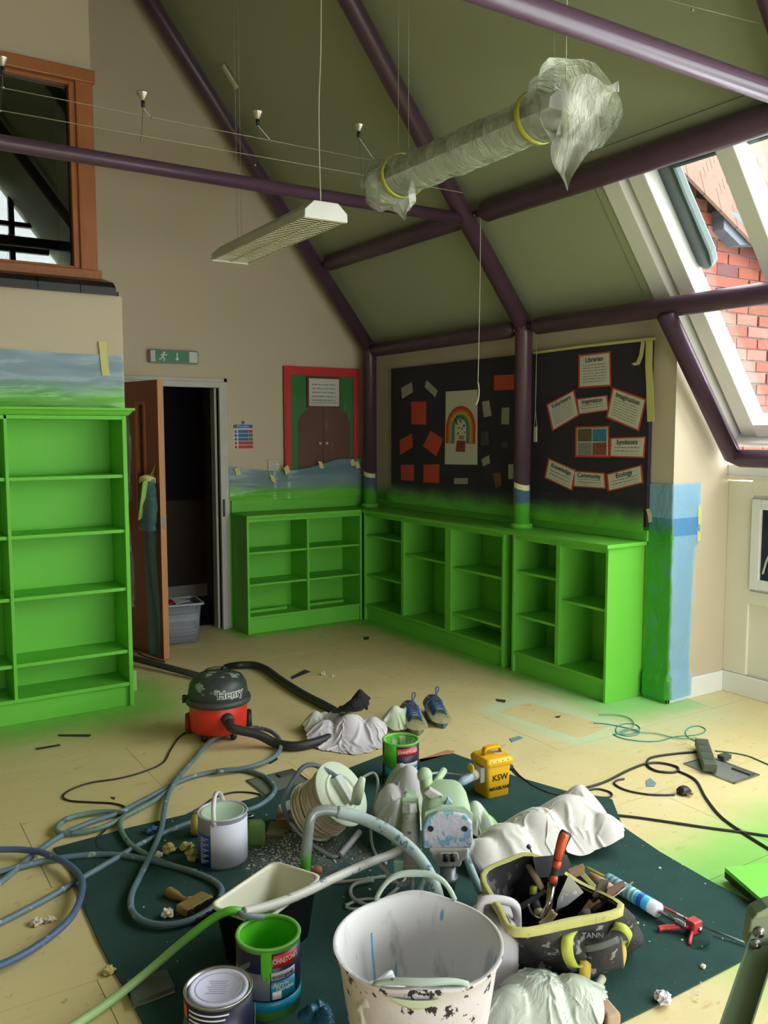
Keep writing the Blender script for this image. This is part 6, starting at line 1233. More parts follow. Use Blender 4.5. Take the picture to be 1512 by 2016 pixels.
def tub_ring(r, z, wob=0.0): return [(r*math.cos(2*math.pi*j/NS), r*math.sin(2*math.pi*j/NS), z+wob*(max(0, math.cos(2*(2*math.pi*j/NS-math.pi/2)))**4)) for j in range(NS)]
mk('outer_wall', shell([tub_ring(.150, 0), tub_ring(.156, .02), tub_ring(.178, .14), tub_ring(.196, .27, .006), tub_ring(RT, zt_-.012, .012), tub_ring(RT+.006, zt_-.008, .014), tub_ring(RT+.006, zt_, .014)], True), M_TUBO, t, True)
mk('inner_wall', shell([tub_ring(RT+.006, zt_, .014), tub_ring(RT-.002, zt_+.002, .014), tub_ring(RT-.006, zt_-.008, .012), tub_ring(.190, .25, .004), tub_ring(.170, .12), tub_ring(.150, .014), tub_ring(.05, .010)], False, True), M_TUBI, t, True)
M_RIM = M('grey_green_rim', S(184, 200, 186), .55, var=.15, spots=S(90, 110, 100), spot_amt=.64, spot_sc=30)
for az, h_, lean in ((math.pi/2, .060, 0.0), (-math.pi/2, .016, .012)):
    P = []
    for i in range(25):
        a = (i/24-.5)*2; e = 1-abs(a)**3.6; ph = az-a*math.radians(31); r_ = RT+.002-lean*e; P.append((r_*math.cos(ph), r_*math.sin(ph), zt_+.004+h_*e))
    mk('rim_handle', MB().tube(P, [.008+.0015*math.cos((i/24-.5)*6) for i in range(25)], 10), M_RIM, t, True)
# pale slot under the front handle
def oslot(u, v):
    a = -math.pi/2+math.radians(-4)+(u-.5)*math.radians(34); e = 1-(2*u-1)**2; z = zt_-.012-.030*e*v; r_ = RT+.0065-(RT+.006-.196)*max(0, (zt_-.012-z))/(zt_-.282); return (r_*math.cos(a), r_*math.sin(a), z)
mk('handle_slot', MB().grid(oslot, 14, 4), M('pale_mint_web', S(206, 220, 194), .5), t, True, solid=.001)
mk('drip', MB().tube([(-.118, .118, .27), (-.112, .112, .18), (-.108, .108, .12)], [.003, .004, .002], 6), M('blue_drip', S(120, 180, 206), .4), t, True)
mk('film_lump', MB().ball((-.085, -.125, .235), (.06, .03, .075), 18, 12).map(lambda q: q+Vector((.016, .016, .016))*mnoise.noise(q*38)), M('white_film_lump', S(236, 236, 240), .4), t, True)

# ------------------------------------------------------------------ jerry can behind the tub
p = G(970, 1930); t = thing('jerry_can', 'white plastic jerry can with a side handle, behind the tub', 'jerry can', (p.x, p.y, .007), RZ)
M_JER = M('milky_plastic', S(226, 220, 222), .4, var=.04); dj = (G(975, 1935)-Vector((0, 0, CAM_H))).dot(_f)
mk('body', shell([rr_ring(.062, .075, 0, .025), rr_ring(.066, .080, .02, .028), rr_ring(.066, .080, .16, .028), rr_ring(.058, .072, .188, .03), rr_ring(.045, .06, .20, .03)], True, True), M_JER, t, True)
mk('handle', MB().tube(smooth_pts([(-.045, -.02, .19), (-.040, -.02, .238), (-.02, -.02, .252), (.025, -.02, .250), (.058, -.02, .236), (.066, -.02, .20), (.067, -.02, .10)], 5), .0125, 12), M_JER, t, True)
mk('cap', MB().lathe([(0, .225), (.022, .225), (.023, .2), (.0, .2)], 18, c=(-.02, .04, 0)), M('white_cap', S(232, 230, 226), .4), t, True)
for k in range(4): mk('grip_rib', MB().obox((.064, -.02, .04+k*.022), (.006, 0, 0), (0, .02, 0), (0, 0, .006)), M_JER, t, bevel=.003)

# ------------------------------------------------------------------ open tool bag
def resample(poly, N_=40):
    P = smooth_pts([Vector(q) for q in poly], 8, True); P.append(P[0]); L_ = [0.0]
    for a, b in zip(P, P[1:]): L_.append(L_[-1]+(b-a).length)
    out = []
    for i in range(N_):
        s = L_[-1]*i/N_; j = max(k for k in range(len(L_)-1) if L_[k] <= s); f_ = (s-L_[j])/max(1e-9, L_[j+1]-L_[j]); out.append(P[j]*(1-f_)+P[j+1]*f_)
    return out
zt2 = .255
bot = resample([G(1002, 1902, .012), G(1012, 1815, .012), G(1110, 1800, .012), G(1215, 1822, .012), G(1256, 1866, .012), G(1215, 1905, .012), G(1150, 1938, .012), G(1070, 1925, .012)])
midr = resample([G(985, 1850, .11), G(1000, 1765, .11), G(1105, 1755, .11), G(1225, 1785, .11), G(1268, 1835, .11), G(1222, 1870, .11), G(1150, 1898, .11), G(1060, 1890, .11)])
topr = resample([G(982, 1786, zt2), G(949, 1722, zt2+.02), G(1000, 1692, zt2+.03), G(1052, 1682, zt2+.03), G(1140, 1735, zt2-.02), G(1226, 1784, zt2-.02), G(1120, 1812, zt2-.01), G(1014, 1829, zt2)])
# start every ring at the same bearing
def align(R):
    c = sum(R, Vector((0, 0, 0)))/len(R); k = min(range(len(R)), key=lambda i: (R[i]-c).normalized().dot(_r0)); R = R[k:]+R[:k]
    ar = sum(R[i].x*R[(i+1) % len(R)].y-R[(i+1) % len(R)].x*R[i].y for i in range(len(R))); return R if ar > 0 else [R[0]]+R[:0:-1]
bot, midr, topr = align(bot), align(midr), align(topr)
bc = sum(bot, Vector((0, 0, 0)))/40
t = thing('tool_bag', 'open black tool bag with lime yellow binding, full of hand tools', 'tool bag', (bc.x, bc.y, .007))
def mixr(A_, B_, f, nz=.0): return [A_[i]*(1-f)+B_[i]*f+Vector((mnoise.noise(Vector((i*.35, f*4, 1)))*nz, mnoise.noise(Vector((i*.35, f*4, 5)))*nz, 0)) for i in range(40)]
M_BAG = M('dusty_black_nylon', S(52, 50, 52), .7, var=.35, sc=12, spots=S(150, 150, 146), spot_amt=.585, spot_sc=24, bump=.7, bsc=26)
rings = [bot, mixr(bot, midr, .3, .05), mixr(bot, midr, .55, .055), mixr(bot, midr, .8, .05), mixr(midr, topr, .08, .055), mixr(midr, topr, .3, .05), mixr(midr, topr, .55, .035), mixr(midr, topr, .8, .015), topr]
mk('bag_body', shell(rings, True), M_BAG, t, True, world=True, sub=1)
ctr = sum(topr, Vector((0, 0, 0)))/40
ins = [[q+(ctr-q).normalized()*.012 for q in topr], [q*.9+bc*.1 for q in mixr(midr, topr, .5)], [q*.8+bc*.2 for q in midr], [q*.75+bc*.25+Vector((0, 0, .01)) for q in bot]]
for rg in ins[1:]:
    pass
mk('lining', shell(ins, False, True), M('black_lining', S(40, 38, 42), .8, var=.3, spots=S(90, 88, 90), spot_amt=.6, spot_sc=9), t, True, world=True)
bnd = shell([[q+(q-ctr).normalized()*.006-Vector((0, 0, .021)) for q in topr], [q+(q-ctr).normalized()*.007 for q in topr], [q+Vector((0, 0, .003)) for q in topr], [q+(ctr-q).normalized()*.012 for q in topr]])
M_LIME = M('lime_binding', S(190, 186, 112), .8, var=.2, sc=14, spots=S(160, 156, 116), spot_amt=.62, spot_sc=60); mk('binding', bnd, M_LIME, t, True, world=True)
# pocket, straps, buckle on the near side
def strap(pts, w, m, nm='strap', d=None):
    mb = MB(); P = smooth_pts(pts, 4); wv = (d or _r0)*w
    for q in P: mb.v += [tuple(q-wv), tuple(q+wv)]
    mb.f += [(2*i, 2*i+1, 2*i+3, 2*i+2) for i in range(len(P)-1)]; return mk(nm, mb, m, t, True, world=True, solid=.003)
M_STRAP = M('lime_webbing', S(182, 190, 76), .6, var=.1)
strap([at_depth(1128, 1832, 2.43), at_depth(1117, 1850, 2.37), at_depth(1118, 1880, 2.36), at_depth(1130, 1903, 2.40), at_depth(1142, 1895, 2.43)], .016, M_STRAP); strap([at_depth(1152, 1885, 2.43), at_depth(1152, 1905, 2.42), at_depth(1150, 1928, 2.42)], .016, M('mustard_webbing', S(206, 176, 70), .6))
strap([at_depth(1200, 1838, 2.50), at_depth(1208, 1824, 2.46), at_depth(1228, 1828, 2.44), at_depth(1240, 1845, 2.45), at_depth(1234, 1858, 2.48), at_depth(1222, 1860, 2.47)], .012, M_STRAP, d=(_r0*.5+FW*.6+UP*.5).normalized()); strap([at_depth(1222, 1856, 2.47), at_depth(1225, 1880, 2.46), at_depth(1219, 1905, 2.46)], .012, M('mustard_webbing_b', S(206, 186, 80), .6))
strap([at_depth(1053, 1832, 2.46), at_depth(1053, 1842, 2.45), at_depth(1053, 1852, 2.45)], .013, M_LIME, 'ring_tab')
mk('d_ring', MB().tube([at_depth(a, b, 2.44) for a, b in ((1042, 1848), (1042, 1864), (1064, 1857), (1065, 1849))], .002, 6), M_STEEL, t, True, world=True)
pk = MB().grid(lambda u, v: at_depth(1153+68*u+6*v, 1858+62*v-16*u+10*math.sin(u*3.1)*(1-v), 2.42-.025*math.sin(math.pi*u)*(1-.5*v)+.015*v), 10, 8); mk('pocket', pk, M_BAG, t, True, world=True, solid=.004)
mk('pocket_flap', MB().grid(lambda u, v: at_depth(1147+68*u+4*v, 1862-20*u+12*v+4*math.sin(u*3), 2.40-.012*math.sin(math.pi*u)), 8, 3), M('grey_flap', S(92, 98, 92), .7), t, True, world=True, solid=.003)
lg = [at_depth(a, b, 2.40) for a, b in ((1150, 1836), (1186, 1830))]
tm = text_mb('STANLEY' if False else 'TANN', .022, .0006); tm.map(lambda q: at_depth(1167, 1842, 2.415)+_r0*q.x+UP*(q.y)-FW*q.z); mk('lettering', tm, M('faded_print', S(160, 156, 156), .7), t, world=True)

# tools in the bag
M_BLADE = M('brushed_blade', S(176, 178, 182), .35, .6, var=.15, spots=S(220, 220, 222), spot_amt=.55, spot_sc=20); M_ASH = M('pale_ash_handle', S(206, 184, 142), .6, var=.1); M_GDARK = M('dark_grey_steel', S(84, 84, 90), .45, .5, var=.25)
def tool(name, label, cat, loc): return thing(name, label, cat, loc, group='tools in the bag')
def flat(pts, th, m, nm, t, dvec=None, bev=.0): return mk(nm, MB().prism([Vector(q) for q in pts], (dvec or FW)*th), m, t, world=True, bevel=bev)
D0 = 2.60
q = at_depth(1068, 1806, 2.52); t2 = tool('pry_hammer', 'tall tool with an orange and black grip standing in the bag', 'hammer', (q.x, q.y, q.z))
mk('shaft', MB().tube([at_depth(1066, 1806, 2.52), at_depth(1082, 1775, 2.53), at_depth(1088, 1740, 2.56)], [.007, .009, .010], 12), M('chromed_shaft', S(190, 186, 180), .2, .9), t2, True, world=True)
G_ = [(1088, 1742), (1090, 1728), (1094, 1712), (1099, 1690), (1104, 1668), (1110, 1650), (1116, 1637)]
mk('grip', MB().tube(smooth_pts([at_depth(a, b, 2.56+.004*i) for i, (a, b) in enumerate(G_)], 4), [.012, .0125, .013, .0135, .013, .0125, .012, .012, .0125, .013, .0135, .014, .0145, .015, .015, .015, .0155, .016, .0165, .017, .0175, .018, .018, .017, .014], 14), M('dark_grip_rubber', S(58, 58, 54), .7), t2, True, world=True)
mk('grip_inlay', MB().tube([at_depth(a-1, b, 2.548+.004*i) for i, (a, b) in enumerate(((1100, 1692), (1104, 1672), (1110, 1652), (1115, 1641)))], [.010, .0125, .0135, .012], 12), M('orange_grip', S(232, 92, 50), .5), t2, True, world=True); mk('grip_inlay', MB().tube([at_depth(1089, 1737, 2.548), at_depth(1091, 1726, 2.548)], .0115, 12), M('orange_grip_b', S(228, 86, 46), .5), t2, True, world=True); mk('grip_inlay', MB().tube([at_depth(1095, 1708, 2.548), at_depth(1098, 1696, 2.548)], .0115, 12), M('orange_grip_c', S(228, 86, 46), .5), t2, True, world=True)
mk('hang_hole', MB().ball(at_depth(1114, 1647, 2.545), .0035, 8, 6), M('pale_hole', S(206, 190, 176), .6), t2, world=True)
def knife(lab, blade, tang, hnd, d, mb_=None, hm=None, hr=.011):
    q = at_depth(*hnd[-1], d); t2 = tool('filling_knife', lab, 'filling knife', q)
    flat([at_depth(a, b, d) for a, b in blade], .002, mb_ or M_BLADE, 'blade', t2); flat([at_depth(a, b, d) for a, b in tang], .004, M_GDARK, 'tang', t2)
    mk('handle', MB().tube(smooth_pts([at_depth(a, b, d+.003) for a, b in hnd], 4), hr, 10), hm or M_ASH, t2, True, world=True)
knife('dark wide filling knife behind the orange grip', [(1049, 1688), (1116, 1682), (1124, 1702), (1108, 1724), (1062, 1728), (1054, 1712)], [(1078, 1724), (1092, 1724), (1088, 1740), (1082, 1740)], [(1085, 1738), (1082, 1770), (1078, 1800)], 2.64, M('dark_blade', S(96, 96, 100), .4, .5, var=.3))
knife('bright square filling knife leaning right of the orange grip', [(1120, 1722), (1149, 1757), (1118, 1782), (1095, 1792), (1098, 1770)], [(1095, 1790), (1104, 1788), (1090, 1804), (1084, 1802)], [(1092, 1795), (1078, 1812), (1064, 1822)], 2.50)
knife('grey scraper with a brown handle lying to the right of the bag', [(1184, 1730), (1200, 1734), (1192, 1754), (1176, 1770), (1166, 1764)], [(1172, 1765), (1180, 1768), (1164, 1785), (1156, 1782)], [(1166, 1775), (1152, 1795), (1145, 1805)], 2.58, M('grimy_blade', S(110, 104, 100), .6, .2))
knife('narrow putty knife with a rusty blade pointing right', [(1196, 1750), (1229, 1733), (1230, 1742), (1205, 1765), (1190, 1774)], [(1190, 1766), (1196, 1770), (1180, 1784), (1174, 1780)], [(1184, 1775), (1168, 1792), (1158, 1800)], 2.56, M('rusty_blade', S(132, 100, 92), .6, .2))
q = at_depth(1040, 1700, 2.70); t2 = tool('wooden_dowel', 'pale wooden tool handle leaning in the left of the bag', 'tool handle', q); mk('stick', MB().tube([at_depth(1034, 1694, 2.72), at_depth(1056, 1730, 2.68), at_depth(1068, 1750, 2.66)], [.010, .011, .010], 10), M_ASH, t2, True, world=True)
q = at_depth(1050, 1780, 2.52); t2 = tool('hacking_knife', 'dark bar tool lying across the mouth of the bag', 'chisel', q); flat([at_depth(a, b, 2.56) for a, b in ((1018, 1786), (1072, 1752), (1077, 1758), (1040, 1784), (1022, 1796))], .008, M_GDARK, 'bar', t2, bev=.002)
q = at_depth(1058, 1790, 2.6); t2 = tool('screwdriver', 'upright screwdriver with a lime and black grip inside the bag', 'screwdriver', q); mk('grip', MB().tube([at_depth(1050, 1745, 2.66), at_depth(1050, 1762, 2.66)], .012, 12), M('lime_grip', S(176, 186, 60), .5), t2, True, world=True); mk('grip_end', MB().tube([at_depth(1050, 1762, 2.66), at_depth(1060, 1795, 2.62)], .013, 12), M('dark_grip', S(70, 66, 60), .6), t2, True, world=True); mk('collar', MB().tube([at_depth(1060, 1792, 2.61), at_depth(1062, 1800, 2.60)], .014, 12), M_LIME, t2, True, world=True)
q = at_depth(1240, 1740, 2.6); t2 = tool('screwdriver', 'thin steel screwdriver shaft pointing right out of the bag', 'screwdriver', q); mk('shaft', MB().tube([at_depth(1246, 1737, 2.62), at_depth(1215, 1760, 2.58), at_depth(1185, 1780, 2.56)], .0028, 7), M('brassy_steel', S(150, 140, 110), .35, .7), t2, True, world=True)
mk('grip', MB().tube([at_depth(1187, 1778, 2.56), at_depth(1168, 1795, 2.55)], .011, 10), M_GDARK, t2, True, world=True)
q = at_depth(1165, 1790, 2.55); t2 = tool('bevel_brush', 'brush with a pale rounded wooden stock in the bag', 'brush', q); mk('stock', MB().ball(at_depth(1172, 1788, 2.57), (.026, .016, .016), 14, 8), M('pinkish_wood', S(192, 160, 140), .6), t2, True, world=True); mk('bristles', MB().tube([at_depth(1160, 1795, 2.56), at_depth(1148, 1808, 2.54)], [.014, .02], 10), M('grey_bristle', S(120, 108, 98), .9), t2, True, world=True)
q = at_depth(1138, 1715, 2.7); t2 = tool('wooden_block', 'stubby wooden block sticking up at the back of the bag', 'wood block', q); mk('block', MB().obox(at_depth(1134, 1716, 2.70), _r0*.024+UP*.010, FW*.012, UP*.012), M('raw_wood', S(196, 158, 122), .7), t2, bevel=.002, world=True)
q = at_depth(1160, 1740, 2.7); t2 = tool('spirit_level', 'dark bar with a lime stripe at the back of the bag', 'level', q); mk('bar', MB().prism([at_depth(a, b, 2.70) for a, b in ((1132, 1732), (1145, 1722), (1172, 1750), (1165, 1762), (1150, 1756))], FW*.012), M('black_bar', S(54, 54, 52), .6), t2, world=True); mk('stripe', MB().prism([at_depth(a, b, 2.693) for a, b in ((1143, 1724), (1150, 1718), (1174, 1744), (1170, 1752))], FW*.004), M_LIME, t2, world=True)
q = at_depth(1052, 1800, 2.55); t2 = tool('wire_hook', 'bent steel hook standing near the hammer shaft', 'hook', q); mk('wire', MB().tube(smooth_pts([at_depth(a, b, 2.53) for a, b in ((1040, 1780), (1046, 1795), (1056, 1806), (1068, 1808))], 5), .0032, 7), M_STEEL, t2, True, world=True)
q = at_depth(1047, 1675, 2.75); t2 = tool('wire_hook', 'thin rod with a dark tip behind the tool bag rim', 'rod', q); mk('rod', MB().tube([at_depth(1042, 1668, 2.76), at_depth(1052, 1690, 2.74), at_depth(1056, 1720, 2.70)], .003, 7), M_STEEL, t2, True, world=True); mk('tip', MB().ball(at_depth(1041, 1667, 2.76), .008, 8, 6), M_GDARK, t2, True, world=True)
q = at_depth(1175, 1720, 2.7); t2 = tool('wooden_dowel', 'rounded pinkish wooden handle behind the bag', 'tool handle', q); mk('stick', MB().tube([at_depth(1160, 1722, 2.74), at_depth(1185, 1735, 2.72), at_depth(1205, 1748, 2.70)], [.010, .012, .010], 10), M('pink_wood', S(196, 150, 124), .6), t2, True, world=True)

# ------------------------------------------------------------------ sealant gun
a_, b_ = G(1196, 1732, .035), G(1296, 1792, .035); d_ = (b_-a_).normalized(); nn_ = UP.cross(d_)
t = thing('sealant_gun', 'red skeleton sealant gun holding a blue and white cartridge, lying on the carpet', 'sealant gun', (a_.x, a_.y, .007))
def cyl(p0, p1, r, m, nm, seg=18): return mk(nm, MB().tube([p0, p1], r, seg), m, t, True, world=True)
LC = (b_-a_).length
n = NT('cartridge_print'); v = n.N.new('ShaderNodeVectorMath'); v.operation = 'DOT_PRODUCT'; n.put(v.inputs[0], n.pos()); v.inputs[1].default_value = d_; s0 = a_.dot(d_)
u_ = n.math('DIVIDE', n.math('SUBTRACT', v.outputs['Value'], s0), LC); st_ = n.math('FRACT', n.math('MULTIPLY', u_, 11)); k = n.mix(n.math('MULTIPLY', n.ramp(st_, .42, .46), n.math('SUBTRACT', 1.0, n.ramp(u_, .60, .62))), S(70, 184, 222), S(226, 236, 240)); k = n.mix(n.ramp(u_, .86, .88), k, S(226, 222, 226)); k = n.mix(n.math('MULTIPLY', n.ramp(u_, .66, .67), n.math('SUBTRACT', 1.0, n.ramp(u_, .75, .76))), k, S(50, 90, 180)); n.col(k); n.set(.4)
cyl(a_, b_, .0245, n.m, 'cartridge', 24)
mk('nozzle', MB().tube([a_, a_-d_*.02, a_-d_*.10], [.016, .009, .004], 10), M('amber_nozzle', S(232, 180, 50), .4), t, True, world=True)
e_ = G(1366, 1822, .03); M_GRED = M('worn_red_enamel', S(196, 62, 66), .4, var=.25, sc=20, spots=S(220, 206, 200), spot_amt=.56, spot_sc=26)
for s_ in (-1, 1): cyl(a_+nn_*(s_*.026)-UP*.012, e_+nn_*(s_*.014), .0042, M_GRED, 'frame_rod', 8)
cyl(b_+d_*.01, b_+d_*.11, .006, M_STEEL, 'plunger_rod', 8)
sp_ = MB(); N_ = 60; P = [b_+d_*(.075+.035*i/N_)+nn_*(.010*math.cos(i*.9))+UP*(.010*math.sin(i*.9)) for i in range(N_)]; sp_.tube(P, .0014, 5); mk('spring', sp_, M_STEEL, t, True, world=True)
mk('gun_head', MB().obox(e_+UP*.0, d_*.018, nn_*.02, UP*.02), M_GRED, t, bevel=.004, world=True)
hA, hB = G(1360, 1822, .03), G(1296, 1829, .016)
mk('handle', MB().tube(smooth_pts([hA, lerp(hA, hB, .4), lerp(hA, hB, .8)+FW*.004, hB], 4), [.008]*5+[.009]*8, 10), M_GRED, t, True, world=True)
mk('trigger', MB().tube(smooth_pts([e_, G(1362, 1836, .02), G(1357, 1858, .012)], 4), .006, 10), M_GRED, t, True, world=True)
cyl(e_+d_*.02, G(1378, 1832, .02), .007, M_STEEL, 'thumb_release', 8); cyl(G(1385, 1825, .022), G(1472, 1858, .016), .0036, M('dull_rod', S(110, 126, 118), .35, .6), 'push_rod', 8)
p = G(1382, 1862); cf = MB(); cf.add([(p.x-.05, p.y+.0, .008), (p.x+.0, p.y-.03, .03), (p.x+.05, p.y+.0, .02), (p.x+.03, p.y+.05, .009), (p.x-.02, p.y+.05, .008)], [(0, 1, 2, 3, 4)]); mk('carpet_scrap', cf, M_CARPET, solid=.004, label='curled flap of dark carpet beside the sealant gun', cat='carpet')

# ------------------------------------------------------------------ front of the picture
cloth_px('plastic_sheet', [(962, 2040), (985, 1990), (1030, 1962), (1090, 1950), (1150, 1962), (1190, 1990), (1188, 2030), (1170, 2080), (1050, 2110), (975, 2090)], film_mat('mint_crumpled_film', S(214, 222, 206), .93, rough=.3, wsc=9), 'crumpled mint-white plastic sheet in front of the tool bag', 'plastic sheet', W=56, rest_k=1.25, seed=31, lam=.10, amp=.06, lumps=[(1060, 2010, .14, .13), (1130, 2010, .12, .12), (1010, 2030, .10, .12)])
cloth_px('film_scrap', [(588, 2010), (605, 1985), (640, 1978), (655, 2005), (650, 2040), (610, 2050)], film_mat('blue_film_scrap', S(60, 120, 156), .7, rough=.25, wsc=12), 'scrap of blue film on the carpet beside the front can', 'plastic film', W=30, rest_k=1.2, seed=9, lam=.06, amp=.03, lumps=[(612, 2000, .025, .03), (638, 2010, .025, .04), (628, 1990, .02, .03)])
# wooden-handled roller and a glove at the right of the sheet
q = G(1180, 1935, .02); t = thing('roller_handle', 'pale handle poking out below the tool bag', 'roller', (q.x, q.y, .007)); mk('grip', MB().tube([G(1168, 1955, .02), G(1178, 1938, .022), G(1186, 1926, .022)], [.011, .012, .012], 12), M('pale_handle', S(196, 196, 170), .6), t, True, world=True)
q = G(1190, 1990, .02); t = thing('sanding_sponge', 'tan block with stitched end by the crumpled plastic sheet', 'sponge', (q.x, q.y, .007), RZ+.3); mk('block', MB().box(-.022, .022, -.05, .04, 0, .035), M('tan_block', S(196, 168, 138), .8), t, bevel=.008)
# step ladder stile at the lower right
P0 = at_depth(1492, 1800, 1.92); P1 = Vector((P0.x-.22, P0.y-.33, .0)); 
t = thing('step_ladder', 'grey-green aluminium step stile with two rivets at the lower right corner', 'step ladder', (P0.x, P0.y, 0))
M_ALU = M('green_dusted_aluminium', S(128, 146, 118), .45, .5, var=.15)
tp_, bt_ = at_depth(1478, 1868, 1.90), at_depth(1395, 2110, 1.72); dd = (bt_-tp_).normalized(); sd = (_r0*1.0+UP*.15).normalized(); sd = (sd-dd*sd.dot(dd)).normalized(); nd = dd.cross(sd)
st2 = MB(); Lk = (bt_-tp_).length*1.9; c_ = tp_+dd*(Lk/2-.03)+sd*.02
for off_, e_a, e_b in ((nd*0, sd*.028, nd*.0018), (sd*.0265, sd*.0015, nd*.016), (-sd*.0265, sd*.0015, nd*.016)): st2.obox(c_+off_+(nd*.014 if off_.length > 0 else nd*0), dd*(Lk/2), e_a, e_b)
mk('stile', st2, M_ALU, t, world=True)
cp0 = at_depth(1500, 1822, 1.90); cb2 = MB(); cb2.prism([at_depth(a, b, 1.90) for a, b in ((1479, 1806), (1512, 1786), (1560, 1770), (1560, 1900), (1512, 1900), (1470, 1862))], FW*.03); mk('top_bracket', cb2, M('grey_green_casting', S(120, 134, 108), .5, .3), t, bevel=.004, world=True)
cb2 = MB(); cb2.prism([at_depth(a, b, 1.885) for a, b in ((1480, 1812), (1490, 1798), (1512, 1786), (1600, 1760), (1600, 1780), (1512, 1806))], FW*.04); mk('top_tread', cb2, M_ALU, t, bevel=.003, world=True)
for a, b in ((1495, 1836), (1487, 1860)): mk('rivet', MB().lathe([(0, .008), (.004, .008), (.005, .003), (.012, .003), (.013, 0)], 16).map(lambda q, a=a, b=b: at_depth(a, b, 1.898)+_r0*q.x+UP*q.y-FW*q.z), M_STEEL, t, True, world=True)
# painted board lying on battens
b4 = [G(1427, 1708, .05), G(1512, 1782, .05)]; e1_ = (b4[1]-b4[0]).normalized(); e2_ = Vector((-e1_.y, e1_.x, 0)); e2_ = e2_ if e2_.dot(_r0) > 0 else -e2_
t = thing('painted_board', 'freshly sprayed green board lying on the floor at the right edge', 'board', (b4[0].x, b4[0].y, 0))
bp = [b4[0], b4[0]+e1_*.62, b4[0]+e1_*.62+e2_*.5, b4[0]+e2_*.5]; mk('top_face', MB().prism([Vector((q.x, q.y, .036)) for q in bp], (0, 0, .015)), M('fresh_light_green', S(128, 226, 78), .3), t, bevel=.001, world=True); mk('core', MB().prism([Vector((q.x, q.y, .012))+((ctr*0)) for q in bp], (0, 0, .0235)), M('dark_board_edge', S(40, 46, 24), .7), t, world=True)
for s_ in (.12, .48): mk('batten', MB().obox(b4[0]+e1_*s_+e2_*.25-UP*.044, e1_*.02, e2_*.24, UP*.006), M_ASH, t, world=True)

# ------------------------------------------------------------------ small things on the carpet and floor
# wall brush
h_, e_ = G(330, 1755, .02), G(372, 1776, .02); dd = (e_-h_).normalized(); sd = UP.cross(dd)
t = thing('wall_brush', 'wide wall brush with a turned wooden handle on the carpet', 'brush', (h_.x, h_.y, .007)); M_BW = M('varnished_beech', S(150, 124, 74), .4, var=.15)
mk('handle', MB().tube(smooth_pts([h_, lerp(h_, e_, .25), lerp(h_, e_, .6), lerp(h_, e_, .85), e_], 4), [.013, .018, .019, .0185, .018, .017, .015, .013, .011, .010, .010, .0105, .011, .013, .016, .018, .020], 12), M_BW, t, True, world=True)
mk('stock', MB().obox(e_+dd*.022+UP*.002, dd*.024, sd*.058, UP*.016), M_BW, t, bevel=.009, world=True); mk('ferrule', MB().obox(e_+dd*.05+UP*.002, dd*.008, sd*.056, UP*.017), M('brass_dull', S(170, 150, 100), .4, .5), t, bevel=.003, world=True)
br_ = MB(); rb = random.Random(6)
for i in range(160): a = rb.uniform(-1, 1); z_ = rb.uniform(-.9, 1); o_ = e_+dd*.055+sd*(.052*a)+UP*(.013*z_); br_.tube([o_, o_+dd*rb.uniform(.05, .065)+sd*(.012*a)-UP*.006], [.003, .0016], 4)
mk('bristles', br_, M('dark_bristle', S(44, 44, 38), .9), t, world=True)['kind'] = 'stuff'
# sanding block
q4 = [G(250, 1928, .02), G(328, 1908, .03), G(344, 1942, .03), G(262, 1975, .02)]; t = thing('sanding_block', 'flat grey sanding block under the green hose', 'sanding block', (q4[0].x, q4[0].y, .007)); mk('pad', MB().prism(q4, (0, 0, -.012)), M('grey_abrasive', S(96, 100, 92), .9), t, world=True); mk('backing', MB().prism([q-UP*.0125 for q in q4], (0, 0, -.006)), M('tan_backing', S(150, 146, 110), .8), t, world=True)
# tape roll, sponge disc, jar
p = G(389, 1645); t = thing('tape_roll', 'roll of yellow masking tape standing behind the white can', 'tape roll', (p.x, p.y, .045), RZ); mk('roll', MB().lathe([(.022, -.018), (.042, -.018), (.042, .018), (.022, .018), (.022, -.018)], 28).map(lambda q: Vector((q.z, q.x, q.y))), M('yellow_tape_roll', S(206, 184, 96), .6), t, True)
p = G(503, 1668); t = thing('sponge_float', 'green rounded sponge standing beside the white can', 'sponge', (p.x, p.y, .007), RZ+.2); mk('sponge', shell([rr_ring(.036, .016, 0, .012), rr_ring(.038, .020, .02, .014), rr_ring(.038, .020, .085, .014), rr_ring(.026, .014, .10, .012)], True, True), M('olive_sponge', S(104, 138, 70), .85, bump=.4, bsc=90), t, True); 
p = G(490, 1612); mk('steel_ring', MB().tube([(p.x+.02*math.cos(a), p.y+.014*math.sin(a), .014) for a in np.linspace(0, 6.283, 20)[:-1]], .005, 8, True), M_STEEL, smooth=True, label='small steel ring on the carpet behind the white can', cat='ring')
p = G(625, 1716, .01); mk('red_cap', MB().lathe([(0, .02), (.016, .018), (.018, .0), (0, 0)], 16, c=(p.x, p.y, .007)), M('salmon_plastic', S(206, 120, 104), .5), smooth=True, label='small salmon plastic cap behind the scuttle', cat='cap')
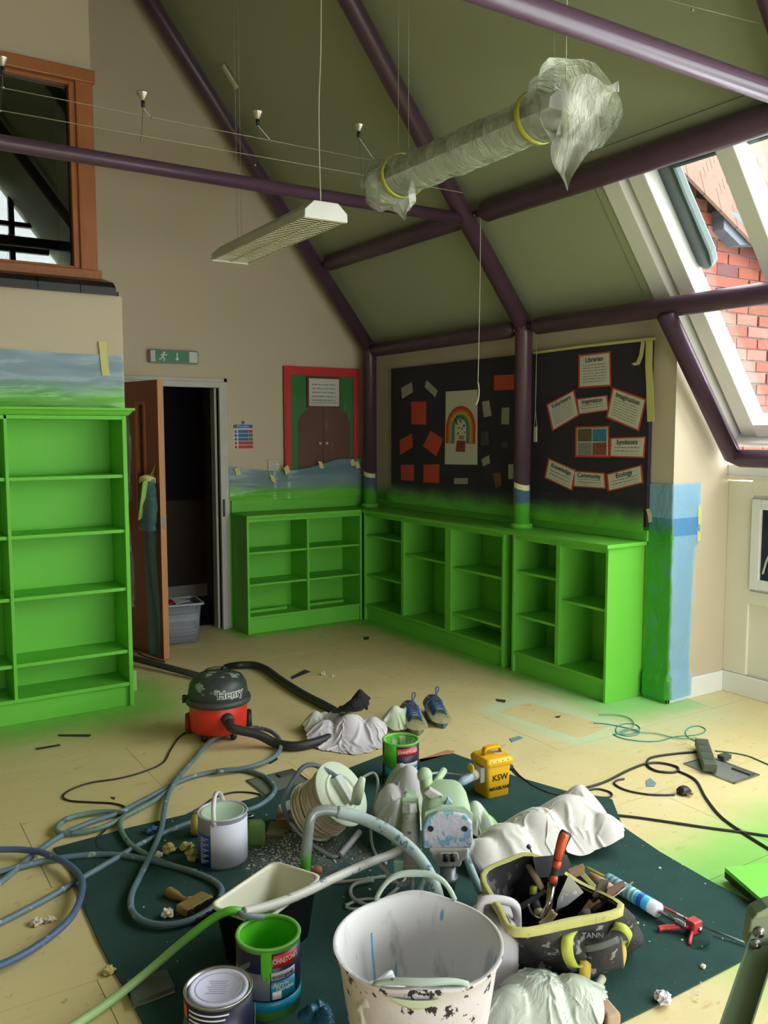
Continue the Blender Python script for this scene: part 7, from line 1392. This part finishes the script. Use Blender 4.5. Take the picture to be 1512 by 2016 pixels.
# screwed-up masking tape
M_SCR = M('screwed_up_tape', S(216, 200, 128), .7, var=.15, sc=30); M_SCRW = M('screwed_up_paper', S(226, 216, 190), .7, var=.1)
def scrap(px, py, r, m, label, seed, flat_=.7, group='screwed up scraps', base=.007):
    p = G(px, py, base+r*.5); mb = MB().ball((0, 0, 0), r, 16, 12)
    mb.map(lambda q: Vector((p.x, p.y, base+r*flat_*.9))+Vector((q.x, q.y, q.z*flat_))*(1+.75*mnoise.noise(q*(1.6/r)+Vector((seed, 0, 0)))+.4*mnoise.noise(q*(4/r)+Vector((0, seed, 0)))))
    mb.v = [(x, y_, max(z, base)) for x, y_, z in mb.v]
    mk('tape_scrap', mb, m, label=label, cat='scrap', group=group)
scrap(332, 1672, .022, M_SCR, 'screwed-up yellow tape ball left of the white can', 1); scrap(368, 1668, .022, M_SCR, 'screwed-up yellow tape touching the white can', 2); scrap(378, 1685, .024, M_SCR, 'twisted yellow tape at the foot of the white can', 3); scrap(312, 1684, .014, M_SCRW, 'small pale scrap near the crossing hoses', 4); scrap(330, 1799, .018, M_SCRW, 'pale torn scrap below the wall brush', 5)
scrap(72, 1812, .02, M_SCRW, 'folded pale scrap on the bare floor at the left', 6, .4, base=.001); scrap(98, 1808, .016, M_SCRW, 'second folded pale scrap on the bare floor at the left', 7, .4, base=.001); scrap(213, 1909, .018, M_SCR, 'crumpled tape at the edge of the carpet, lower left', 8, .4, base=.001); scrap(1306, 1964, .022, M('white_paper_ball', S(226, 222, 232), .7), 'crumpled white paper at the lower right edge of the carpet', 9); scrap(1130, 2012, .02, M_SCR, 'yellow scrap at the bottom edge by the plastic sheet', 14); scrap(1384, 1903, .008, M_SCRW, 'tiny pale chip on the carpet at the right', 15); scrap(301, 1634, .022, M('blue_rag_ball', S(60, 92, 150), .6), 'screwed-up blue film beneath the crossing hoses', 10, .6)
scrap(636, 1327, .014, M_SCRW, 'pale knob of filler on the floor near the vacuum nozzle', 11, .9, base=.0); scrap(655, 1331, .008, M_SCRW, 'tiny filler crumb beside the pale knob', 12, .9, base=.0)
def chip(pts, m, label, th=.002, base=.0015, group='floor scraps', cat='scrap'): P = [G(a, b) for a, b in pts]; mk('floor_scrap', MB().prism([Vector((q.x, q.y, base)) for q in P], (0, 0, th)), m, label=label, cat=cat, group=group)
M_CHD = M('dark_scrap', S(54, 56, 50), .8); M_CHB = M('blue_grey_scrap', S(120, 150, 152), .8)
chip([(573, 1333), (600, 1319), (611, 1323), (574, 1338)], M_CHD, 'dark wedge of card on the floor beyond the vacuum'); chip([(715, 1255), (727, 1254), (726, 1259), (717, 1260)], M_CHD, 'dark speck near the corner bookcases'); chip([(976, 1377), (996, 1379), (994, 1384), (979, 1381)], M_CHD, 'dark scrap behind the clean rectangle'); chip([(1092, 1412), (1104, 1410), (1100, 1414)], M_CHD, 'tiny dark scrap inside the clean rectangle'); chip([(528, 1500), (546, 1492), (547, 1496), (532, 1505)], M_CHD, 'dark rubber scrap by the paint hose loop'); chip([(114, 1447), (180, 1447), (176, 1451), (116, 1450)], M_CHD, 'thin dark stick in front of the tall bookcase'); chip([(70, 1474), (118, 1466), (119, 1469), (72, 1477)], M_CHD, 'second thin dark stick in front of the tall bookcase'); chip([(217, 1570), (227, 1571), (225, 1575)], M_CHD, 'dark fleck between the loops of flex'); chip([(1272, 1538), (1280, 1533), (1292, 1543), (1288, 1549), (1273, 1549)], M_CHB, 'pale blue scrap on the floor near the plug'); chip([(1003, 1455), (1022, 1450), (1030, 1454), (1008, 1462)], M_CHB, 'faint blue-grey scrap behind the transformer'); chip([(590, 1795), (601, 1793), (600, 1800)], M_SCRW, 'white chip in front of the scuttle')
chip([(1118, 1608), (1150, 1568), (1205, 1580), (1222, 1624), (1215, 1645), (1180, 1620)], M_CARPET, 'cut corner piece of green carpet behind the dust sheet', .008, .007, cat='carpet')
# plaster crumbs scattered over the carpet: far too many to count
cr = MB(); rc = random.Random(11)
def crumb(c, r):
    a = rc.uniform(0, 6.28); cr.obox(c, Vector((math.cos(a), math.sin(a), 0))*r, Vector((-math.sin(a), math.cos(a), 0))*r*rc.uniform(.4, .9), UP*r*.4)
for i in range(420):
    px, py = rc.gauss(570, 45), rc.gauss(1675, 28); q = G(px, py); crumb(Vector((q.x, q.y, .009)), rc.uniform(.0012, .0042))
for i in range(150):
    px, py = rc.uniform(260, 1400), rc.uniform(1600, 1990); q = G(px, py)
    if px < 420 or 640 < px < 1000 or px > 1240: crumb(Vector((q.x, q.y, .009)), rc.uniform(.0012, .0045))
mk('plaster_crumbs', cr, M('white_plaster', S(222, 218, 210), .9), label='white plaster crumbs scattered over the dark carpet', cat='debris', kind='stuff')
# box of magazines behind the door
p = G(358, 1268); t = thing('storage_crate', 'clear plastic crate of magazines just behind the open door', 'crate', (p.x-.02, p.y+.12, .0), math.radians(-8))
n = NT('milky_crate_plastic'); n.col(S(150, 156, 170)); n.set(.3); n.see_through(.42); M_CRT = n.m
mk('walls', shell([rr_ring(.165, .125, .004, .02), rr_ring(.185, .145, .30, .02)]), M_CRT, t, True, solid=.003); mk('base', MB().box(-.15, .15, -.11, .11, .002, .006), M_CRT, t); mk('rim', shell([rr_ring(.185, .145, .295, .02), rr_ring(.205, .162, .297, .02), rr_ring(.205, .162, .312, .02), rr_ring(.185, .145, .312, .02)]), M('frosted_rim', S(160, 166, 176), .4), t, True, solid=.002)
mags = [S(206, 200, 196), S(190, 186, 184), S(226, 222, 216), S(120, 96, 100), S(168, 172, 184), S(214, 206, 190)]
rm = random.Random(5); z = .008; i = 0
def ORD(i): i += 1; return '%d%s' % (i, 'th' if 10 < i % 100 < 14 else {1: 'st', 2: 'nd', 3: 'rd'}.get(i % 10, 'th'))
crate = t
while z < .30:
    h_ = rm.uniform(.006, .014); dx, dy = rm.uniform(-.012, .012), rm.uniform(-.01, .01); c_ = Vector((crate.location.x+dx, crate.location.y+dy, z)); rz_ = crate.rotation_euler.z+rm.uniform(-.05, .05)
    mk('magazine', MB().box(-.145, .145, -.10, .10, 0, h_-.001), M('magazine_cover_%d' % i, mags[i % 6], .5, var=.2, sc=30), loc=c_, rz=rz_, label='%s magazine, %s from the bottom of the stack in the clear crate' % (('pale grey', 'mid grey', 'white', 'dark plum', 'bluish', 'cream')[i % 6], ORD(i)), cat='magazine', group='magazines in the crate'); z += h_; i += 1
for dx, col_, lab in ((-.06, S(190, 40, 46), 'red folded leaflet on top of the magazines'), (.05, S(214, 206, 200), 'white leaflet on top of the magazines')):
    mk('leaflet', MB().prism([(-.06, -.08, .0), (.05, -.07, .015), (.06, .07, .0), (-.05, .08, .02)], (0, 0, .004)), M('leaflet_%d' % int(col_[0]*99), col_, .5), loc=(crate.location.x+dx, crate.location.y-.02, z+.002), label=lab, cat='leaflet')

chip([(826, 1497), (880, 1479), (896, 1481), (890, 1486), (828, 1503)], M('salmon_wood_strip', S(196, 138, 96), .7), 'strip of salmon-coloured wood along the back edge of the carpet', .006, .001, cat='wood strip')

# ------------------------------------------------------------------ pieces of a part hang under that part
NEST = {'vacuum_cleaner': {'lid': ('lid_ring', 'switch_knob', 'carry_clip', 'lettering'), 'drum': ('hose_socket', 'latch')},
 'paint_can': {'label': ('label_band', 'label_field', 'logo_panel', 'lettering', 'label_badge', 'small_print'), 'lid': ('stamped_lettering', 'stamped_ring'), 'tin': ('paint_coat', 'paint_drip')},
 'site_transformer': {'lid': ('handle', 'label', 'rivet'), 'socket_plate': ('socket', 'socket_cap', 'plug'), 'body': ('lettering', 'cable_gland')},
 'door_1': {'leaf': ('glazing_bead', 'pane', 'handle', 'notice')}, 'noticeboard': {'paper_door': ('knob', 'door_gap')}, 'exit_sign': {'panel': ('running_figure', 'arrow')},
 'fire_notice': {'sheet': ('heading', 'instruction_bar', 'icon', 'pictogram', 'lettering')}, 'louvre_light': {'housing': ('back_reflector', 'tube', 'side_reflector', 'centre_rail')},
 'cable_reel': {'flange': ('hub_ring', 'outlet_block', 'reset_button'), 'foot_frame': ('ribbed_grip',)}, 'paint_sprayer': {'gear_housing': ('gear_plate', 'bolt_recess', 'cover_lip', 'switch_panel'), 'handle': ('handle_knob', 'handle_bracket'), 'pump_head': ('head_guard', 'piston'), 'filter_cylinder': ('hex_cap',), 'leg_tube': ('rubber_foot',)},
 'tool_bag': {'pocket': ('pocket_flap', 'lettering'), 'ring_tab': ('d_ring',), 'bag_body': ('binding',)}, 'pry_hammer': {'grip': ('grip_inlay', 'hang_hole')}, 'wall_brush': {'stock': ('ferrule', 'bristles')},
 'work_shoe': {'upper': ('collar', 'opening', 'tongue', 'laces')}, 'flexible_tub': {'outer_wall': ('handle_slot',)}, 'paper_card': {'sheet': ('lettering',)}, 'jerry_can': {'body': ('grip_rib', 'cap')},
 'sealant_gun': {'gun_head': ('handle', 'trigger', 'thumb_release'), 'cartridge': ('nozzle',), 'plunger_rod': ('spring', 'push_rod')}, 'wall_socket': {'plate': ('switch',)}, 'rainbow_picture': {'arch_stripe': ()},
 'eave_purlin': {'cleat': ('bolt',)}, 'roof_purlin': {'cleat': ('bolt',)}, 'step_ladder': {'top_bracket': ('rivet', 'top_tread')}}
def stem_(o): return o.name.split('.')[0]
for r in [o for o in bpy.data.objects if o.parent is None]:
    for part, subs in NEST.get(stem_(r), {}).items():
        kids = list(r.children); ps = [c for c in kids if stem_(c) == part]
        if not ps: continue
        for c in kids:
            if stem_(c) in subs and c.location.length < 1e-6 and ps[0].location.length < 1e-6:
                tgt = ps[0]
                if part == 'cleat' and len(ps) > 1: q = lambda o: sum((v.co for v in o.data.vertices), Vector((0, 0, 0)))/len(o.data.vertices); tgt = min(ps, key=lambda o: (q(o)-q(c)).length)
                c.parent = tgt
